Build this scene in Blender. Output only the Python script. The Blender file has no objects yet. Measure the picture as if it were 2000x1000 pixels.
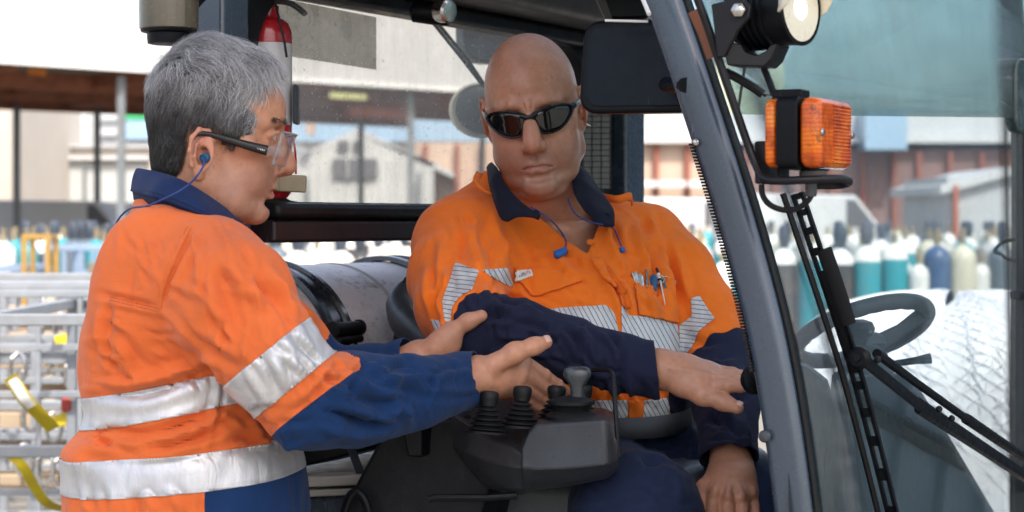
import bpy, bmesh, math, random
import numpy as np
from mathutils import Vector, Matrix, Euler

SC = bpy.context.scene
COL = SC.collection
R = math.radians
RND = random.Random(7)
NPR = np.random.RandomState(11)

# ------------------------------------------------------------------ camera, sky, sun, exposure
FPX = 3889.0            # focal length in photo pixels (70 mm on 36 mm, 2000 px wide)
HOR = 430.0             # photo row of the horizon (eye level)
CAMZ = 1.5
cam_d = bpy.data.cameras.new('camera'); cam = bpy.data.objects.new('camera', cam_d); COL.objects.link(cam)
cam.location = (0, 0, CAMZ); cam.rotation_euler = (R(90), 0, 0)
cam_d.lens = 70; cam_d.sensor_width = 36; cam_d.shift_y = -(500 - HOR) / 2000.0
cam_d.clip_start = 0.05; cam_d.clip_end = 2000
cam_d.dof.use_dof = True; cam_d.dof.focus_distance = 2.78; cam_d.dof.aperture_fstop = 7.0
SC.camera = cam

SUN_EL, SUN_AZ = 52.0, 160.0      # azimuth clockwise from +Y: behind the camera, to the right
world = bpy.data.worlds.new('World'); SC.world = world; world.use_nodes = True
nt = world.node_tree; nt.nodes.clear()
wo = nt.nodes.new('ShaderNodeOutputWorld'); bg = nt.nodes.new('ShaderNodeBackground')
sky = nt.nodes.new('ShaderNodeTexSky'); sky.sky_type = 'NISHITA'; sky.sun_disc = False
sky.sun_elevation = R(SUN_EL); sky.sun_rotation = R(SUN_AZ)
sky.air_density = 0.8; sky.dust_density = 4.0; sky.ozone_density = 0.6
bg.inputs['Strength'].default_value = 0.15
tcw = nt.nodes.new('ShaderNodeTexCoord'); mpw = nt.nodes.new('ShaderNodeMapping'); mpw.inputs['Scale'].default_value = (1, 1, 2.6); nt.links.new(tcw.outputs['Generated'], mpw.inputs[0])
cn = nt.nodes.new('ShaderNodeTexNoise'); cn.inputs['Scale'].default_value = 3.6; cn.inputs['Detail'].default_value = 8; cn.inputs['Roughness'].default_value = .58; cn.inputs['Distortion'].default_value = .3; nt.links.new(mpw.outputs[0], cn.inputs['Vector'])
cr_ = nt.nodes.new('ShaderNodeValToRGB'); cr_.color_ramp.elements[0].position = .44; cr_.color_ramp.elements[0].color = (0, 0, 0, 1); cr_.color_ramp.elements[1].position = .70; cr_.color_ramp.elements[1].color = (.7, .7, .7, 1); nt.links.new(cn.outputs['Fac'], cr_.inputs[0])
cm = nt.nodes.new('ShaderNodeMix'); cm.data_type = 'RGBA'; nt.links.new(cr_.outputs[0], cm.inputs['Factor']); nt.links.new(sky.outputs[0], cm.inputs[6]); cm.inputs[7].default_value = (5.6, 5.7, 5.8, 1)
nt.links.new(cm.outputs[2], bg.inputs[0]); nt.links.new(bg.outputs[0], wo.inputs[0])
sd = bpy.data.lights.new('sun', 'SUN'); sd.energy = 2.4; sd.angle = R(0.5); sd.color = (1.0, 0.955, 0.88)
sun = bpy.data.objects.new('sun', sd); COL.objects.link(sun)
to_sun = Vector((math.sin(R(SUN_AZ)) * math.cos(R(SUN_EL)), math.cos(R(SUN_AZ)) * math.cos(R(SUN_EL)), math.sin(R(SUN_EL))))
sun.rotation_euler = to_sun.to_track_quat('Z', 'Y').to_euler()
sun.location = (0, 0, 20)
vs = SC.view_settings
vs.view_transform = 'Standard'; vs.look = 'None'; vs.gamma = 1; vs.use_curve_mapping = False
vs.exposure = 1.3
SC.cycles.use_denoising = True
SC.cycles.max_bounces = 8; SC.cycles.transparent_max_bounces = 16
SC.cycles.caustics_reflective = False; SC.cycles.caustics_refractive = False
SC.cycles.sample_clamp_indirect = 6

# ------------------------------------------------------------------ helpers
def P(px, py, Y):
    """a point of the place: seen along photo column px, row py, at distance Y"""
    return Vector(((px - 1000.0) / FPX * Y, Y, CAMZ - (py - HOR) / FPX * Y))

TH = R(28)
FO = Vector((-0.44, 2.90, 0)); FF = Vector((math.cos(TH), -math.sin(TH), 0)); FS = Vector((math.sin(TH), math.cos(TH), 0))
def W(a, b, z):
    """forklift frame: a forward along the truck, b across it away from the camera, z up"""
    return FO + a * FF + b * FS + Vector((0, 0, z))
def Wpx(px, b):
    """distance forward of the point on the lengthwise plane b seen in column px"""
    k = (px - 1000.0) / FPX
    bx, by = FO.x + b * FS.x, FO.y + b * FS.y
    return (k * by - bx) / (FF.x - k * FF.y)
def Wat(px, py, b):
    a = Wpx(px, b); p = W(a, b, 0)
    return W(a, b, CAMZ - (py - HOR) / FPX * p.y)

def tag(o, label=None, cat=None, group=None, kind=None):
    if label: o['label'] = label
    if cat: o['category'] = cat
    if group: o['group'] = group
    if kind: o['kind'] = kind
    return o
def empty(name, loc=(0, 0, 0)):
    o = bpy.data.objects.new(name, None); COL.objects.link(o); o.location = loc; o.empty_display_size = 0.1
    return o
def setparent(o, parent):
    """parts keep their place: a root's own placing is undone once, deeper levels sit in the same frame"""
    if parent is not None:
        o.parent = parent
        if parent.parent is None: o.matrix_parent_inverse = parent.matrix_basis.inverted()

class MB:
    """collects vertices and faces, then links ONE mesh object"""
    def __init__(s): s.v = []; s.f = []
    def add(s, vs_, fs):
        n = len(s.v); s.v += [tuple(v) for v in vs_]; s.f += [tuple(i + n for i in f) for f in fs]; return s
    def box(s, c, size, rot=None, taper=1.0):
        x, y, z = size[0] / 2, size[1] / 2, size[2] / 2; c = Vector(c); vs_ = []
        for dz in (-z, z):
            t = 1.0 if dz < 0 else taper
            for dx, dy in ((-x, -y), (x, -y), (x, y), (-x, y)):
                p = Vector((dx * t, dy * t, dz))
                if rot is not None: p = rot @ p
                vs_.append(c + p)
        return s.add(vs_, [(3, 2, 1, 0), (4, 5, 6, 7), (0, 1, 5, 4), (1, 2, 6, 5), (2, 3, 7, 6), (3, 0, 4, 7)])
    def fbox(s, a0, a1, b0, b1, z0, z1):
        """a box along the forklift axes"""
        vs_ = [W(a, b, z) for z in (z0, z1) for a, b in ((a0, b0), (a1, b0), (a1, b1), (a0, b1))]
        return s.add(vs_, [(3, 2, 1, 0), (4, 5, 6, 7), (0, 1, 5, 4), (1, 2, 6, 5), (2, 3, 7, 6), (3, 0, 4, 7)])
    def tube(s, path, r, n=8, caps=True, flat=None, up=None):
        """swept tube; r a number or one per point; flat = (rx, ry) section scale"""
        pts = [Vector(p) for p in path]; m = len(pts)
        rs = list(r) if isinstance(r, (list, tuple)) else [r] * m
        t0 = (pts[1] - pts[0]).normalized()
        u = Vector(up) if up is not None else (Vector((0, 0, 1)) if abs(t0.z) < 0.9 else Vector((1, 0, 0)))
        vs_ = []; fs = []
        for i in range(m):
            t = (pts[min(i + 1, m - 1)] - pts[max(i - 1, 0)]).normalized()
            u = (u - t * u.dot(t)).normalized(); w = t.cross(u)
            fx, fy = flat if flat else (1, 1)
            for k in range(n):
                a = 2 * math.pi * k / n
                vs_.append(pts[i] + (u * math.cos(a) * fx + w * math.sin(a) * fy) * rs[i])
        for i in range(m - 1):
            for k in range(n):
                k2 = (k + 1) % n
                fs.append((i * n + k, i * n + k2, (i + 1) * n + k2, (i + 1) * n + k))
        if caps:
            fs.append(tuple(range(n - 1, -1, -1))); fs.append(tuple(range((m - 1) * n, m * n)))
        return s.add(vs_, fs)
    def lathe(s, prof, base, axis=(0, 0, 1), n=24, ref=None, squash=None):
        """prof = [(radius, height)...] along axis from base"""
        ax = Vector(axis).normalized(); base = Vector(base)
        u = Vector(ref) if ref is not None else (Vector((1, 0, 0)) if abs(ax.x) < 0.9 else Vector((0, 0, 1)))
        u = (u - ax * u.dot(ax)).normalized(); w = ax.cross(u); vs_ = []; fs = []
        sx, sy = squash if squash else (1, 1)
        for r_, h in prof:
            for k in range(n):
                a = 2 * math.pi * k / n
                vs_.append(base + ax * h + (u * math.cos(a) * sx + w * math.sin(a) * sy) * max(r_, 1e-5))
        for i in range(len(prof) - 1):
            for k in range(n):
                k2 = (k + 1) % n
                fs.append((i * n + k, i * n + k2, (i + 1) * n + k2, (i + 1) * n + k))
        fs.append(tuple(range(n - 1, -1, -1))); m = len(prof) - 1; fs.append(tuple(range(m * n, m * n + n)))
        return s.add(vs_, fs)
    def prism(s, outline, thick):
        """outline: coplanar 3-D points; thick: extrusion vector"""
        o = [Vector(p) for p in outline]; t = Vector(thick); n = len(o)
        fs = [tuple(range(n - 1, -1, -1)), tuple(range(n, 2 * n))] + [(i, (i + 1) % n, (i + 1) % n + n, i + n) for i in range(n)]
        return s.add(o + [p + t for p in o], fs)
    def ring(s, outer, inner, thick):
        """a frame: two outlines of equal count, extruded"""
        n = len(outer); t = Vector(thick); o = [Vector(p) for p in outer]; i_ = [Vector(p) for p in inner]; vs_ = o + i_ + [p + t for p in o] + [p + t for p in i_]; fs = []
        for k in range(n):
            j = (k + 1) % n
            fs += [(k, j, n + j, n + k), (2 * n + k, 3 * n + k, 3 * n + j, 2 * n + j), (k, 2 * n + k, 2 * n + j, j), (n + k, n + j, 3 * n + j, 3 * n + k)]
        return s.add(vs_, fs)
    def ball(s, c, r, n=12, m=8, rot=None):
        rr = r if isinstance(r, (list, tuple, Vector)) else (r, r, r); c = Vector(c); vs_ = []; fs = []
        for i in range(m + 1):
            ph = math.pi * i / m
            for k in range(n):
                a = 2 * math.pi * k / n
                p = Vector((math.sin(ph) * math.cos(a) * rr[0], math.sin(ph) * math.sin(a) * rr[1], math.cos(ph) * rr[2]))
                vs_.append(c + (rot @ p if rot is not None else p))
        for i in range(m):
            for k in range(n):
                k2 = (k + 1) % n
                fs.append((i * n + k, (i + 1) * n + k, (i + 1) * n + k2, i * n + k2))
        return s.add(vs_, fs)
    def grid(s, rows):
        """rows of points -> one sheet"""
        m, n = len(rows), len(rows[0])
        return s.add([p for r_ in rows for p in r_], [(i * n + k, i * n + k + 1, (i + 1) * n + k + 1, (i + 1) * n + k) for i in range(m - 1) for k in range(n - 1)])
    def build(s, name, mat, parent=None, smooth=True, angle=35, bevel=0, seg=2, solid=0, sub=0):
        me = bpy.data.meshes.new(name); me.from_pydata(s.v, [], s.f); me.validate()
        bm = bmesh.new(); bm.from_mesh(me); bmesh.ops.remove_doubles(bm, verts=bm.verts, dist=1e-6)
        bmesh.ops.recalc_face_normals(bm, faces=bm.faces); bm.to_mesh(me); bm.free()
        me.materials.append(mat)
        if smooth:
            me.polygons.foreach_set('use_smooth', [True] * len(me.polygons))
            try: me.set_sharp_from_angle(angle=R(angle))
            except Exception: pass
        o = bpy.data.objects.new(name, me); COL.objects.link(o); setparent(o, parent)
        if solid:
            d = o.modifiers.new('solid', 'SOLIDIFY'); d.thickness = solid; d.offset = 0
        if sub:
            d = o.modifiers.new('sub', 'SUBSURF'); d.levels = sub; d.render_levels = sub
        if bevel:
            d = o.modifiers.new('bevel', 'BEVEL'); d.width = bevel; d.segments = seg; d.limit_method = 'ANGLE'; d.angle_limit = R(30)
            d.harden_normals = True
        return o

def copy_tree(o, parent=None):
    c = o.copy(); COL.objects.link(c)
    if parent is not None:
        c.parent = parent
    for ch in list(o.children): copy_tree(ch, c)
    return c
def rrect(c, u, v, w, h, r, n=5):
    """rounded rectangle outline in the plane (u, v) round c"""
    c, u, v = Vector(c), Vector(u).normalized(), Vector(v).normalized(); out = []
    for cx, cy, a0 in ((w / 2 - r, h / 2 - r, 0), (-w / 2 + r, h / 2 - r, 90), (-w / 2 + r, -h / 2 + r, 180), (w / 2 - r, -h / 2 + r, 270)):
        for k in range(n + 1):
            a = R(a0 + 90 * k / n)
            out.append(c + u * (cx + r * math.cos(a)) + v * (cy + r * math.sin(a)))
    return out
def smoothpath(pts, n=6):
    """Catmull-Rom through the points"""
    p = [Vector(q) for q in pts]; p = [p[0] * 2 - p[1]] + p + [p[-1] * 2 - p[-2]]; out = []
    for i in range(1, len(p) - 2):
        for k in range(n):
            t = k / n; a, b, c, d = p[i - 1], p[i], p[i + 1], p[i + 2]
            out.append(0.5 * ((2 * b) + (c - a) * t + (2 * a - 5 * b + 4 * c - d) * t * t + (3 * b - a - 3 * c + d) * t ** 3))
    out.append(p[-2]); return out

# ------------------------------------------------------------------ materials
def mat_new(name):
    m = bpy.data.materials.new(name); m.use_nodes = True
    t = m.node_tree; b = t.nodes['Principled BSDF']
    return m, t, b
def node(t, typ, **kw):
    n = t.nodes.new(typ)
    for k, v in kw.items():
        if k in n.inputs: n.inputs[k].default_value = v
        else: setattr(n, k, v)
    return n
def ramp(t, src, stops):
    r = t.nodes.new('ShaderNodeValToRGB'); e = r.color_ramp.elements
    while len(e) < len(stops): e.new(0.5)
    for i, (p, c) in enumerate(stops):
        e[i].position = p; e[i].color = (c[0], c[1], c[2], 1) if not isinstance(c, (int, float)) else (c, c, c, 1)
    t.links.new(src, r.inputs[0]); return r
def mixc(t, fac, a, b, mode='MIX'):
    n = t.nodes.new('ShaderNodeMix'); n.data_type = 'RGBA'; n.blend_type = mode
    for sock, v in ((n.inputs['Factor'], fac), (n.inputs[6], a), (n.inputs[7], b)):
        if isinstance(v, bpy.types.NodeSocket): t.links.new(v, sock)
        elif isinstance(v, (int, float)): sock.default_value = v if sock.name == 'Factor' else (v, v, v, 1)
        else: sock.default_value = (v[0], v[1], v[2], 1)
    return n.outputs[2]
def coords(t, scale=1.0, kind='Object'):
    c = t.nodes.new('ShaderNodeTexCoord')
    if scale == 1.0: return c.outputs[kind]
    m = t.nodes.new('ShaderNodeMapping')
    m.inputs['Scale'].default_value = scale if isinstance(scale, (tuple, list)) else (scale,) * 3
    t.links.new(c.outputs[kind], m.inputs[0]); return m.outputs[0]
def noise(t, scale, detail=4, rough=0.6, vec=None, dist=0.0):
    n = node(t, 'ShaderNodeTexNoise', Scale=scale, Detail=detail, Roughness=rough, Distortion=dist)
    t.links.new(vec if vec is not None else coords(t), n.inputs['Vector']); return n.outputs['Fac']
def bump(t, b, h, strength=0.2, dist=0.01):
    n = node(t, 'ShaderNodeBump', Strength=strength, Distance=dist)
    t.links.new(h, n.inputs['Height']); t.links.new(n.outputs[0], b.inputs['Normal']); return n

def paint(name, col, rough=0.45, var=0.15, dirt=None, dirt_amt=0.3, scale=12, metal=0.0, bmp=0.05, spec=0.5, coat=0.0):
    """painted or moulded surface with tone drift, blotchy dirt and a fine grain"""
    m, t, b = mat_new(name)
    n1 = noise(t, scale, 5, 0.65)
    lo = tuple(c * (1 - var) for c in col); hi = tuple(min(1, c * (1 + var)) for c in col)
    c = ramp(t, n1, [(0.3, lo), (0.7, hi)]).outputs[0]
    if dirt is not None:
        n2 = noise(t, scale * 0.35, 8, 0.75)
        f = ramp(t, n2, [(0.5, 0.0), (0.72, dirt_amt)]).outputs[0]
        c = mixc(t, f, c, dirt)
    if dirt is not None:
        sv = coords(t, (scale * 9, scale * 9, scale * .9)); n5 = noise(t, 1.0, 3, .7, sv, 2.0)
        c = mixc(t, ramp(t, n5, [(.66, 0.0), (.70, min(.6, dirt_amt * 1.6))]).outputs[0], c, tuple(min(1, x * 1.9 + .02) for x in dirt))
    t.links.new(c, b.inputs['Base Color'])
    n3 = noise(t, scale * 4, 4)
    rr = ramp(t, n3, [(0.25, max(0.02, rough - 0.12)), (0.75, min(1, rough + 0.12))]).outputs[0]
    t.links.new(rr, b.inputs['Roughness'])
    b.inputs['Metallic'].default_value = metal; b.inputs['Specular IOR Level'].default_value = spec
    b.inputs['Coat Weight'].default_value = coat; b.inputs['Coat Roughness'].default_value = 0.12
    if bmp: bump(t, b, noise(t, scale * 25, 3), bmp, 0.002)
    return m

M = {}
M['truck_paint'] = paint('truck_paint', (0.045, 0.066, 0.094), 0.26, 0.10, (0.14, 0.15, 0.16), 0.20, 9, coat=0.5)
M['black_frame'] = paint('black_frame', (0.007, 0.007, 0.009), 0.42, 0.25, (0.05, 0.046, 0.042), 0.2, 14, spec=.3)
M['maroon_frame'] = paint('maroon_frame', (0.020, 0.011, 0.012), 0.45, 0.2, (0.05, 0.04, 0.04), 0.3, 10)
M['header_trim'] = paint('header_trim', (0.060, 0.053, 0.048), 0.55, 0.2, (0.12, 0.10, 0.09), 0.3, 10)
M['black_plastic'] = paint('black_plastic', (0.004, 0.005, 0.007), 0.42, 0.2, (0.04, 0.04, 0.04), 0.08, 16, bmp=0.12, spec=.16)
M['console_plastic'] = paint('console_plastic', (0.030, 0.033, 0.038), 0.36, 0.2, (0.06, 0.06, 0.06), 0.18, 24, bmp=0.2, spec=.45)
M['rubber'] = paint('rubber', (0.007, 0.008, 0.009), 0.5, 0.3, (0.05, 0.047, 0.045), 0.15, 30, bmp=0.15, spec=.25)
M['seat_vinyl'] = paint('seat_vinyl', (0.045, 0.052, 0.060), 0.42, 0.15, (0.12, 0.12, 0.12), 0.2, 20, bmp=0.2)
M['dash_plastic'] = paint('dash_plastic', (0.020, 0.032, 0.036), 0.6, 0.15, (0.14, 0.15, 0.15), 0.25, 14, bmp=0.2)
M['chrome'] = paint('chrome', (0.55, 0.54, 0.52), 0.22, 0.1, (0.2, 0.17, 0.13), 0.4, 20, metal=1.0)
M['galvanised'] = paint('galvanised', (0.30, 0.32, 0.345), 0.5, 0.15, (0.3, 0.24, 0.19), 0.4, 10, metal=0.35)
M['rust_steel'] = paint('rust_steel', (0.24, 0.085, 0.045), 0.7, 0.3, (0.08, 0.04, 0.03), 0.5, 3)
M['white_steel'] = paint('white_steel', (0.72, 0.72, 0.70), 0.5, 0.05, (0.45, 0.42, 0.38), 0.2, 1.5)
M['tan_plate'] = paint('tan_plate', (0.33, 0.29, 0.19), 0.5, 0.15, (0.45, 0.2, 0.15), 0.4, 30)
# ================================================================== setting: ground, added shade roof, sheds
def ground_mat():
    m, t, b = mat_new('yard_concrete')
    n = noise(t, 0.35, 8, 0.7); n2 = noise(t, 6, 6, 0.7); n3 = noise(t, 1.2, 6, 0.8)
    c = ramp(t, n, [(0.3, (0.15, 0.138, 0.12)), (0.7, (0.235, 0.215, 0.185))]).outputs[0]
    c = mixc(t, ramp(t, n2, [(0.4, 0.0), (0.75, 0.35)]).outputs[0], c, (0.28, 0.25, 0.21))
    c = mixc(t, ramp(t, n3, [(0.6, 0.0), (0.72, 0.4)]).outputs[0], c, (0.20, 0.18, 0.16))
    t.links.new(c, b.inputs['Base Color']); b.inputs['Roughness'].default_value = 0.85
    bump(t, b, n2, 0.3, 0.01); return m
g = MB().grid([[(x, y, 0) for x in (-400, -60, -15, 0, 15, 60, 400)] for y in (-300, -40, -8, 4, 12, 30, 90, 900)]).build('ground', ground_mat(), smooth=False)
tag(g, kind='structure')

def bar(p, q, w, h, name, mat, parent, **k):
    p, q = Vector(p), Vector(q); t = (q - p).normalized(); u = t.cross(Vector((0, 0, 1)))
    u = u.normalized() if u.length > 1e-3 else Vector((1, 0, 0)); v = u.cross(t)
    m_ = MB(); m_.prism([p + u * w / 2 + v * h / 2, p - u * w / 2 + v * h / 2, p - u * w / 2 - v * h / 2, p + u * w / 2 - v * h / 2], q - p)
    return m_.build(name, mat, parent, smooth=False, **k)
# unseen roof, added and sized to keep the truck and both men in shade
cr = empty('shade_roof', (1.0, 0.7, 0)); tag(cr, 'small unseen steel roof on posts, added to shade the parked forklift', 'shelter')
rb = MB(); RX0, RX1, RY0, RY1 = -.75, 2.75, -1.0, 2.45
for k in range(15): rb.box((RX0 + .12 + k * .232, (RY0 + RY1) / 2, 4.62), (.11, RY1 - RY0, .03))
rb.box(((RX0 + RX1) / 2, (RY0 + RY1) / 2, 4.585), (RX1 - RX0, RY1 - RY0, .03)); rb.build('roof_sheet', M['white_steel'], cr, smooth=False)
for y in (RY0 + .1, RY1 - .1): MB().box(((RX0 + RX1) / 2, y, 4.48), (RX1 - RX0, .1, .16)).build('roof_beam', M['galvanised'], cr, smooth=False, bevel=.01)
for x in (RX0 + .08, RX1 - .08):
    for y, yy in ((RY0 + .1, RY0 + .1), (RY1 - .1, RY1 - .1)):
        if y > 1: bar((x, y, 4.42), (x + (.0 if x < 0 else .0), y - 2.9, 3.9), .07, .09, 'roof_strut', M['galvanised'], cr)
        else: MB().box((x, y, 2.2), (.12, .12, 4.4)).build('roof_post', M['galvanised'], cr, smooth=False, bevel=.01)

def corrugated(x0, y0, x1, y1, z0, z1, pitch, depth):
    """a ribbed wall from (x0,y0) to (x1,y1), ribs standing proud towards the camera"""
    a = Vector((x0, y0, 0)); b_ = Vector((x1, y1, 0)); d = b_ - a; L = d.length; d.normalize(); nrm = Vector((d.y, -d.x, 0))
    rows = [[], []]; n = int(L / pitch)
    for i in range(n):
        for f, h in ((0.0, 0), (0.55, 0), (0.65, depth), (0.9, depth)):
            p = a + d * (i + f) * pitch + nrm * h
            rows[0].append(p + Vector((0, 0, z0))); rows[1].append(p + Vector((0, 0, z1)))
    return rows
FA = P(0, 115, 43.2); FA.z = 0; FD = Vector((0.706, 0.709, 0)); FB = Vector((-0.709, 0.706, 0))
def fa(u, w, z): return FA + FD * u + FB * w + Vector((0, 0, z))
M['fascia_white'] = paint('fascia_white', (.44, .44, .435), .6, .05, (.42, .40, .36), .3, .8)
cs = empty('canopy_building', fa(5, 6, 0)); tag(cs, 'big open-sided shed with white corrugated fascia and rusty roof beams', 'shed')
a, b_ = fa(-9, 0, 0), fa(23, 0, 0)
MB().grid(corrugated(a.x, a.y, b_.x, b_.y, 5.0, 9.5, 0.32, 0.05)).build('fascia', M['fascia_white'], cs, smooth=False)
mb = MB(); mb.prism([fa(-9, -0.12, 4.9), fa(23, -0.12, 4.9), fa(23, 0.10, 4.9), fa(-9, 0.10, 4.9)], (0, 0, 0.1)); mb.build('fascia_trim', M['white_steel'], cs, smooth=False)
M['soffit'] = paint('soffit', (0.15, 0.135, 0.115), 0.7, 0.2, (0.1, 0.06, 0.04), 0.4, 0.6)
M['column_steel'] = paint('column_steel', (0.16, 0.18, 0.19), 0.5, 0.15, (0.2, 0.12, 0.08), 0.4, 2)
mb = MB(); mb.prism([fa(-9, 0.1, 5.1), fa(23, 0.1, 5.1), fa(23, 12.5, 5.1), fa(-9, 12.5, 5.1)], (0, 0, 0.15)); mb.build('ceiling_sheet', M['soffit'], cs, smooth=False)
for w in (4, 8, 12.3): bar(fa(-9, w, 4.88), fa(23, w, 4.88), 0.16, 0.42, 'roof_beam', M['rust_steel'], cs)
for u in (-4, 0.5, 5, 9.5, 14, 18.5): bar(fa(u, 0.2, 4.95), fa(u, 12.4, 4.95), 0.14, 0.3, 'rafter', M['rust_steel'], cs)
for px, w in ((237, 0.3), (33, 12.2), (190, 12.2), (705, 6.0), (802, 0.4), (942, 8.0), (374, 12.2)):
    # column foot where the sight line of that column meets the row w
    k = (px - 1000) / FPX; o = FA + FB * w; u = (k * o.y - o.x) / (FD.x - k * FD.y); c = fa(u, w, 0)
    bar(c, c + Vector((0, 0, 4.8)), 0.17, 0.17, 'column', M['column_steel'], cs)
M['tube_lamp'], t, b = mat_new('tube_lamp'); b.inputs['Base Color'].default_value = (0.85, 0.86, 0.45, 1); b.inputs['Roughness'].default_value = 0.4
b.inputs['Emission Color'].default_value = (0.95, 0.95, 0.45, 1); b.inputs['Emission Strength'].default_value = 0.35
M['orange_sheet'] = paint('orange_sheet', (0.42, 0.12, 0.06), 0.5, 0.1, None, 0, 2)
M['amber_sheet'] = paint('amber_sheet', (0.70, 0.24, 0.03), 0.5, 0.1, None, 0, 2)
def at_w(px, py, w):
    k = (px - 1000) / FPX; o = FA + FB * w; u = (k * o.y - o.x) / (FD.x - k * FD.y); c = fa(u, w, 0)
    return P(px, py, c.y)
for i, (p0, p1, y, w) in enumerate(((115, 205, 152, 5), (266, 340, 158, 5), (640, 712, 186, 4))):
    p, q = at_w(p0, y, w), at_w(p1, y, w); q.z = p.z
    o = bar(p, q, 0.2, 0.16, 'tube_light', M['tube_lamp'], None)
    tag(o, ['yellow tube light under the shed roof, left of the grey haired man', 'yellow tube light partly hidden behind the grey hair', 'yellow tube light seen through the cab rear window'][i], 'light', 'tube lights under the shed roof')
p = at_w(73, 135, 3.0)
o = MB().box(p, (0.42, 0.12, 0.27), Matrix.Rotation(0.12, 3, 'Y')).build('hanging_panel', M['amber_sheet'], smooth=False, bevel=0.02)
tag(o, 'amber panel hanging under the far shed roof at the left edge', 'panel')
p, q = at_w(682, 217, 2.5), at_w(806, 217, 2.5); q.z = p.z
o = bar(p, q, 0.2, 0.27, 'crane_beam', M['orange_sheet'], None, bevel=0.03); tag(o, 'orange beam slung under the far shed, seen through the rear window', 'beam')

# far buildings
M['beige_wall'] = paint('beige_wall', (0.47, 0.42, 0.36), 0.8, 0.06, (0.4, 0.33, 0.27), 0.3, 0.5)
M['grey_sheet'] = paint('grey_sheet', (0.44, 0.45, 0.44), 0.6, 0.05, (0.35, 0.33, 0.30), 0.3, 0.6)
M['pale_roof'] = paint('pale_roof', (0.44, 0.45, 0.46), 0.5, 0.05, None, 0, 1)
M['peach_wall'] = paint('peach_wall', (0.48, 0.36, 0.28), 0.8, 0.08, (0.5, 0.3, 0.2), 0.3, 0.4)
M['dimmed_wall'] = paint('dimmed_wall', (0.21, 0.12, 0.105), 0.8, 0.12, (0.3, 0.2, 0.16), 0.3, 0.4)  # wall seen behind the windscreen; its redder, darker look is put into the colour
M['rust_column'] = paint('rust_column', (0.25, 0.075, 0.045), 0.7, 0.15, None, 0, 1)
M['dark_opening'] = paint('dark_opening', (0.10, 0.10, 0.11), 0.6, 0.1)
M['green_sign'] = paint('green_sign', (0.05, 0.42, 0.16), 0.5, 0.05)
M['blue_glass'] = paint('blue_glass', (0.28, 0.40, 0.52), 0.2, 0.1)
M['white_wall'] = paint('white_wall', (0.52, 0.52, 0.52), 0.6, 0.04)
M['cream_block'] = paint('cream_block', (0.60, 0.56, 0.40), 0.8, 0.05)
def facade(x0, x1, y0, y1, Y, depth, name, mat, root):
    """a building front seen between columns x0..x1 and rows y0..y1 (y1 None: ground) at distance Y"""
    a = P(x0, y0, Y); c = P(x1, y1 if y1 else 430, Y); zb = 0.0 if y1 is None else c.z
    return MB().box(((a.x + c.x) / 2, Y + depth / 2, (a.z + zb) / 2), (c.x - a.x, depth, a.z - zb)).build(name, mat, root, smooth=False)
def house(name, label, cat, Y, px):
    e = empty(name, (P(px, 430, Y).x, Y, 0)); tag(e, label, cat); return e
h = house('warehouse', 'tall beige warehouse wall at the far left', 'building', 74, -60)
facade(-260, 22, 150, None, 74, 12, 'wall', M['beige_wall'], h)
facade(-250, 26, 146, 152, 73.8, 12.4, 'roof_edge', M['pale_roof'], h)
h = house('office_building', 'white building with a green sign behind the left shed columns', 'building', 96, 150)
facade(50, 420, 186, None, 96, 14, 'wall', M['white_wall'], h)
for x0, x1, y0, y1 in ((46, 78, 200, 206), (90, 182, 196, 203)): facade(x0, x1, y0, y1, 95.8, 0.3, 'green_trim', M['green_sign'], h)
for x0, x1 in ((82, 88), (176, 182)): facade(x0, x1, 206, 285, 95.7, 0.3, 'pilaster', M['grey_sheet'], h)
for x0, x1 in ((196, 228), ): 
    for yy in (228, 258): facade(x0, x1, yy, yy + 7, 95.7, 0.3, 'ledge', M['grey_sheet'], h)
facade(240, 300, 205, 233, 95.6, 0.4, 'sign_board', M['green_sign'], h); facade(244, 300, 236, 272, 95.6, 0.4, 'window', M['blue_glass'], h)
h = house('storage_building', 'low beige storage building with grey roller doors behind the gas cylinders', 'building', 84, 160)
facade(40, 520, 286, None, 84, 10, 'wall', M['beige_wall'], h); facade(38, 524, 282, 288, 83.7, 10.6, 'roof', M['pale_roof'], h)
facade(58, 164, 313, None, 83.8, 0.3, 'roller_door', M['grey_sheet'], h); facade(168, 285, 318, None, 83.85, 0.3, 'roller_door', M['grey_sheet'], h)
facade(46, 290, 304, 312, 83.5, 0.6, 'door_header', M['white_wall'], h)
# gabled shed through the rear window
h = house('gabled_shed', 'grey gabled shed with a dark wide window, through the rear window', 'shed', 80, 690)
a, c = P(560, 322, 80), P(860, 322, 80)
MB().grid(corrugated(a.x, 80, c.x, 80, 0, a.z, 0.35, 0.05)).build('wall', M['grey_sheet'], h, smooth=False)
pk = P(700, 250, 80); mb = MB(); mb.prism([a + Vector((-.4, 0, 0)), pk, c + Vector((.5, 0, -.3)), c + Vector((.5, 0, -.5)), pk - Vector((0, 0, .25)), a + Vector((-.4, 0, -.25))], (0, 14, 0)); mb.build('roof', M['pale_roof'], h, smooth=False)
mb = MB(); mb.prism([a, pk - Vector((0, 0, .26)), c], (0, 0.2, 0)); mb.build('gable', M['grey_sheet'], h, smooth=False)
facade(650, 736, 310, 347, 79.8, 0.4, 'window', M['dark_opening'], h)
for x in (678, 706): facade(x, x + 2.5, 310, 347, 79.7, 0.1, 'window_bar', M['grey_sheet'], h)
for x0 in (660, 690): facade(x0, x0 + 20, 275, 292, 79.8, 0.3, 'vent', M['dark_opening'], h)
facade(598, 612, 240, 262, 79, 0.8, 'chimney', M['peach_wall'], h)
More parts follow.
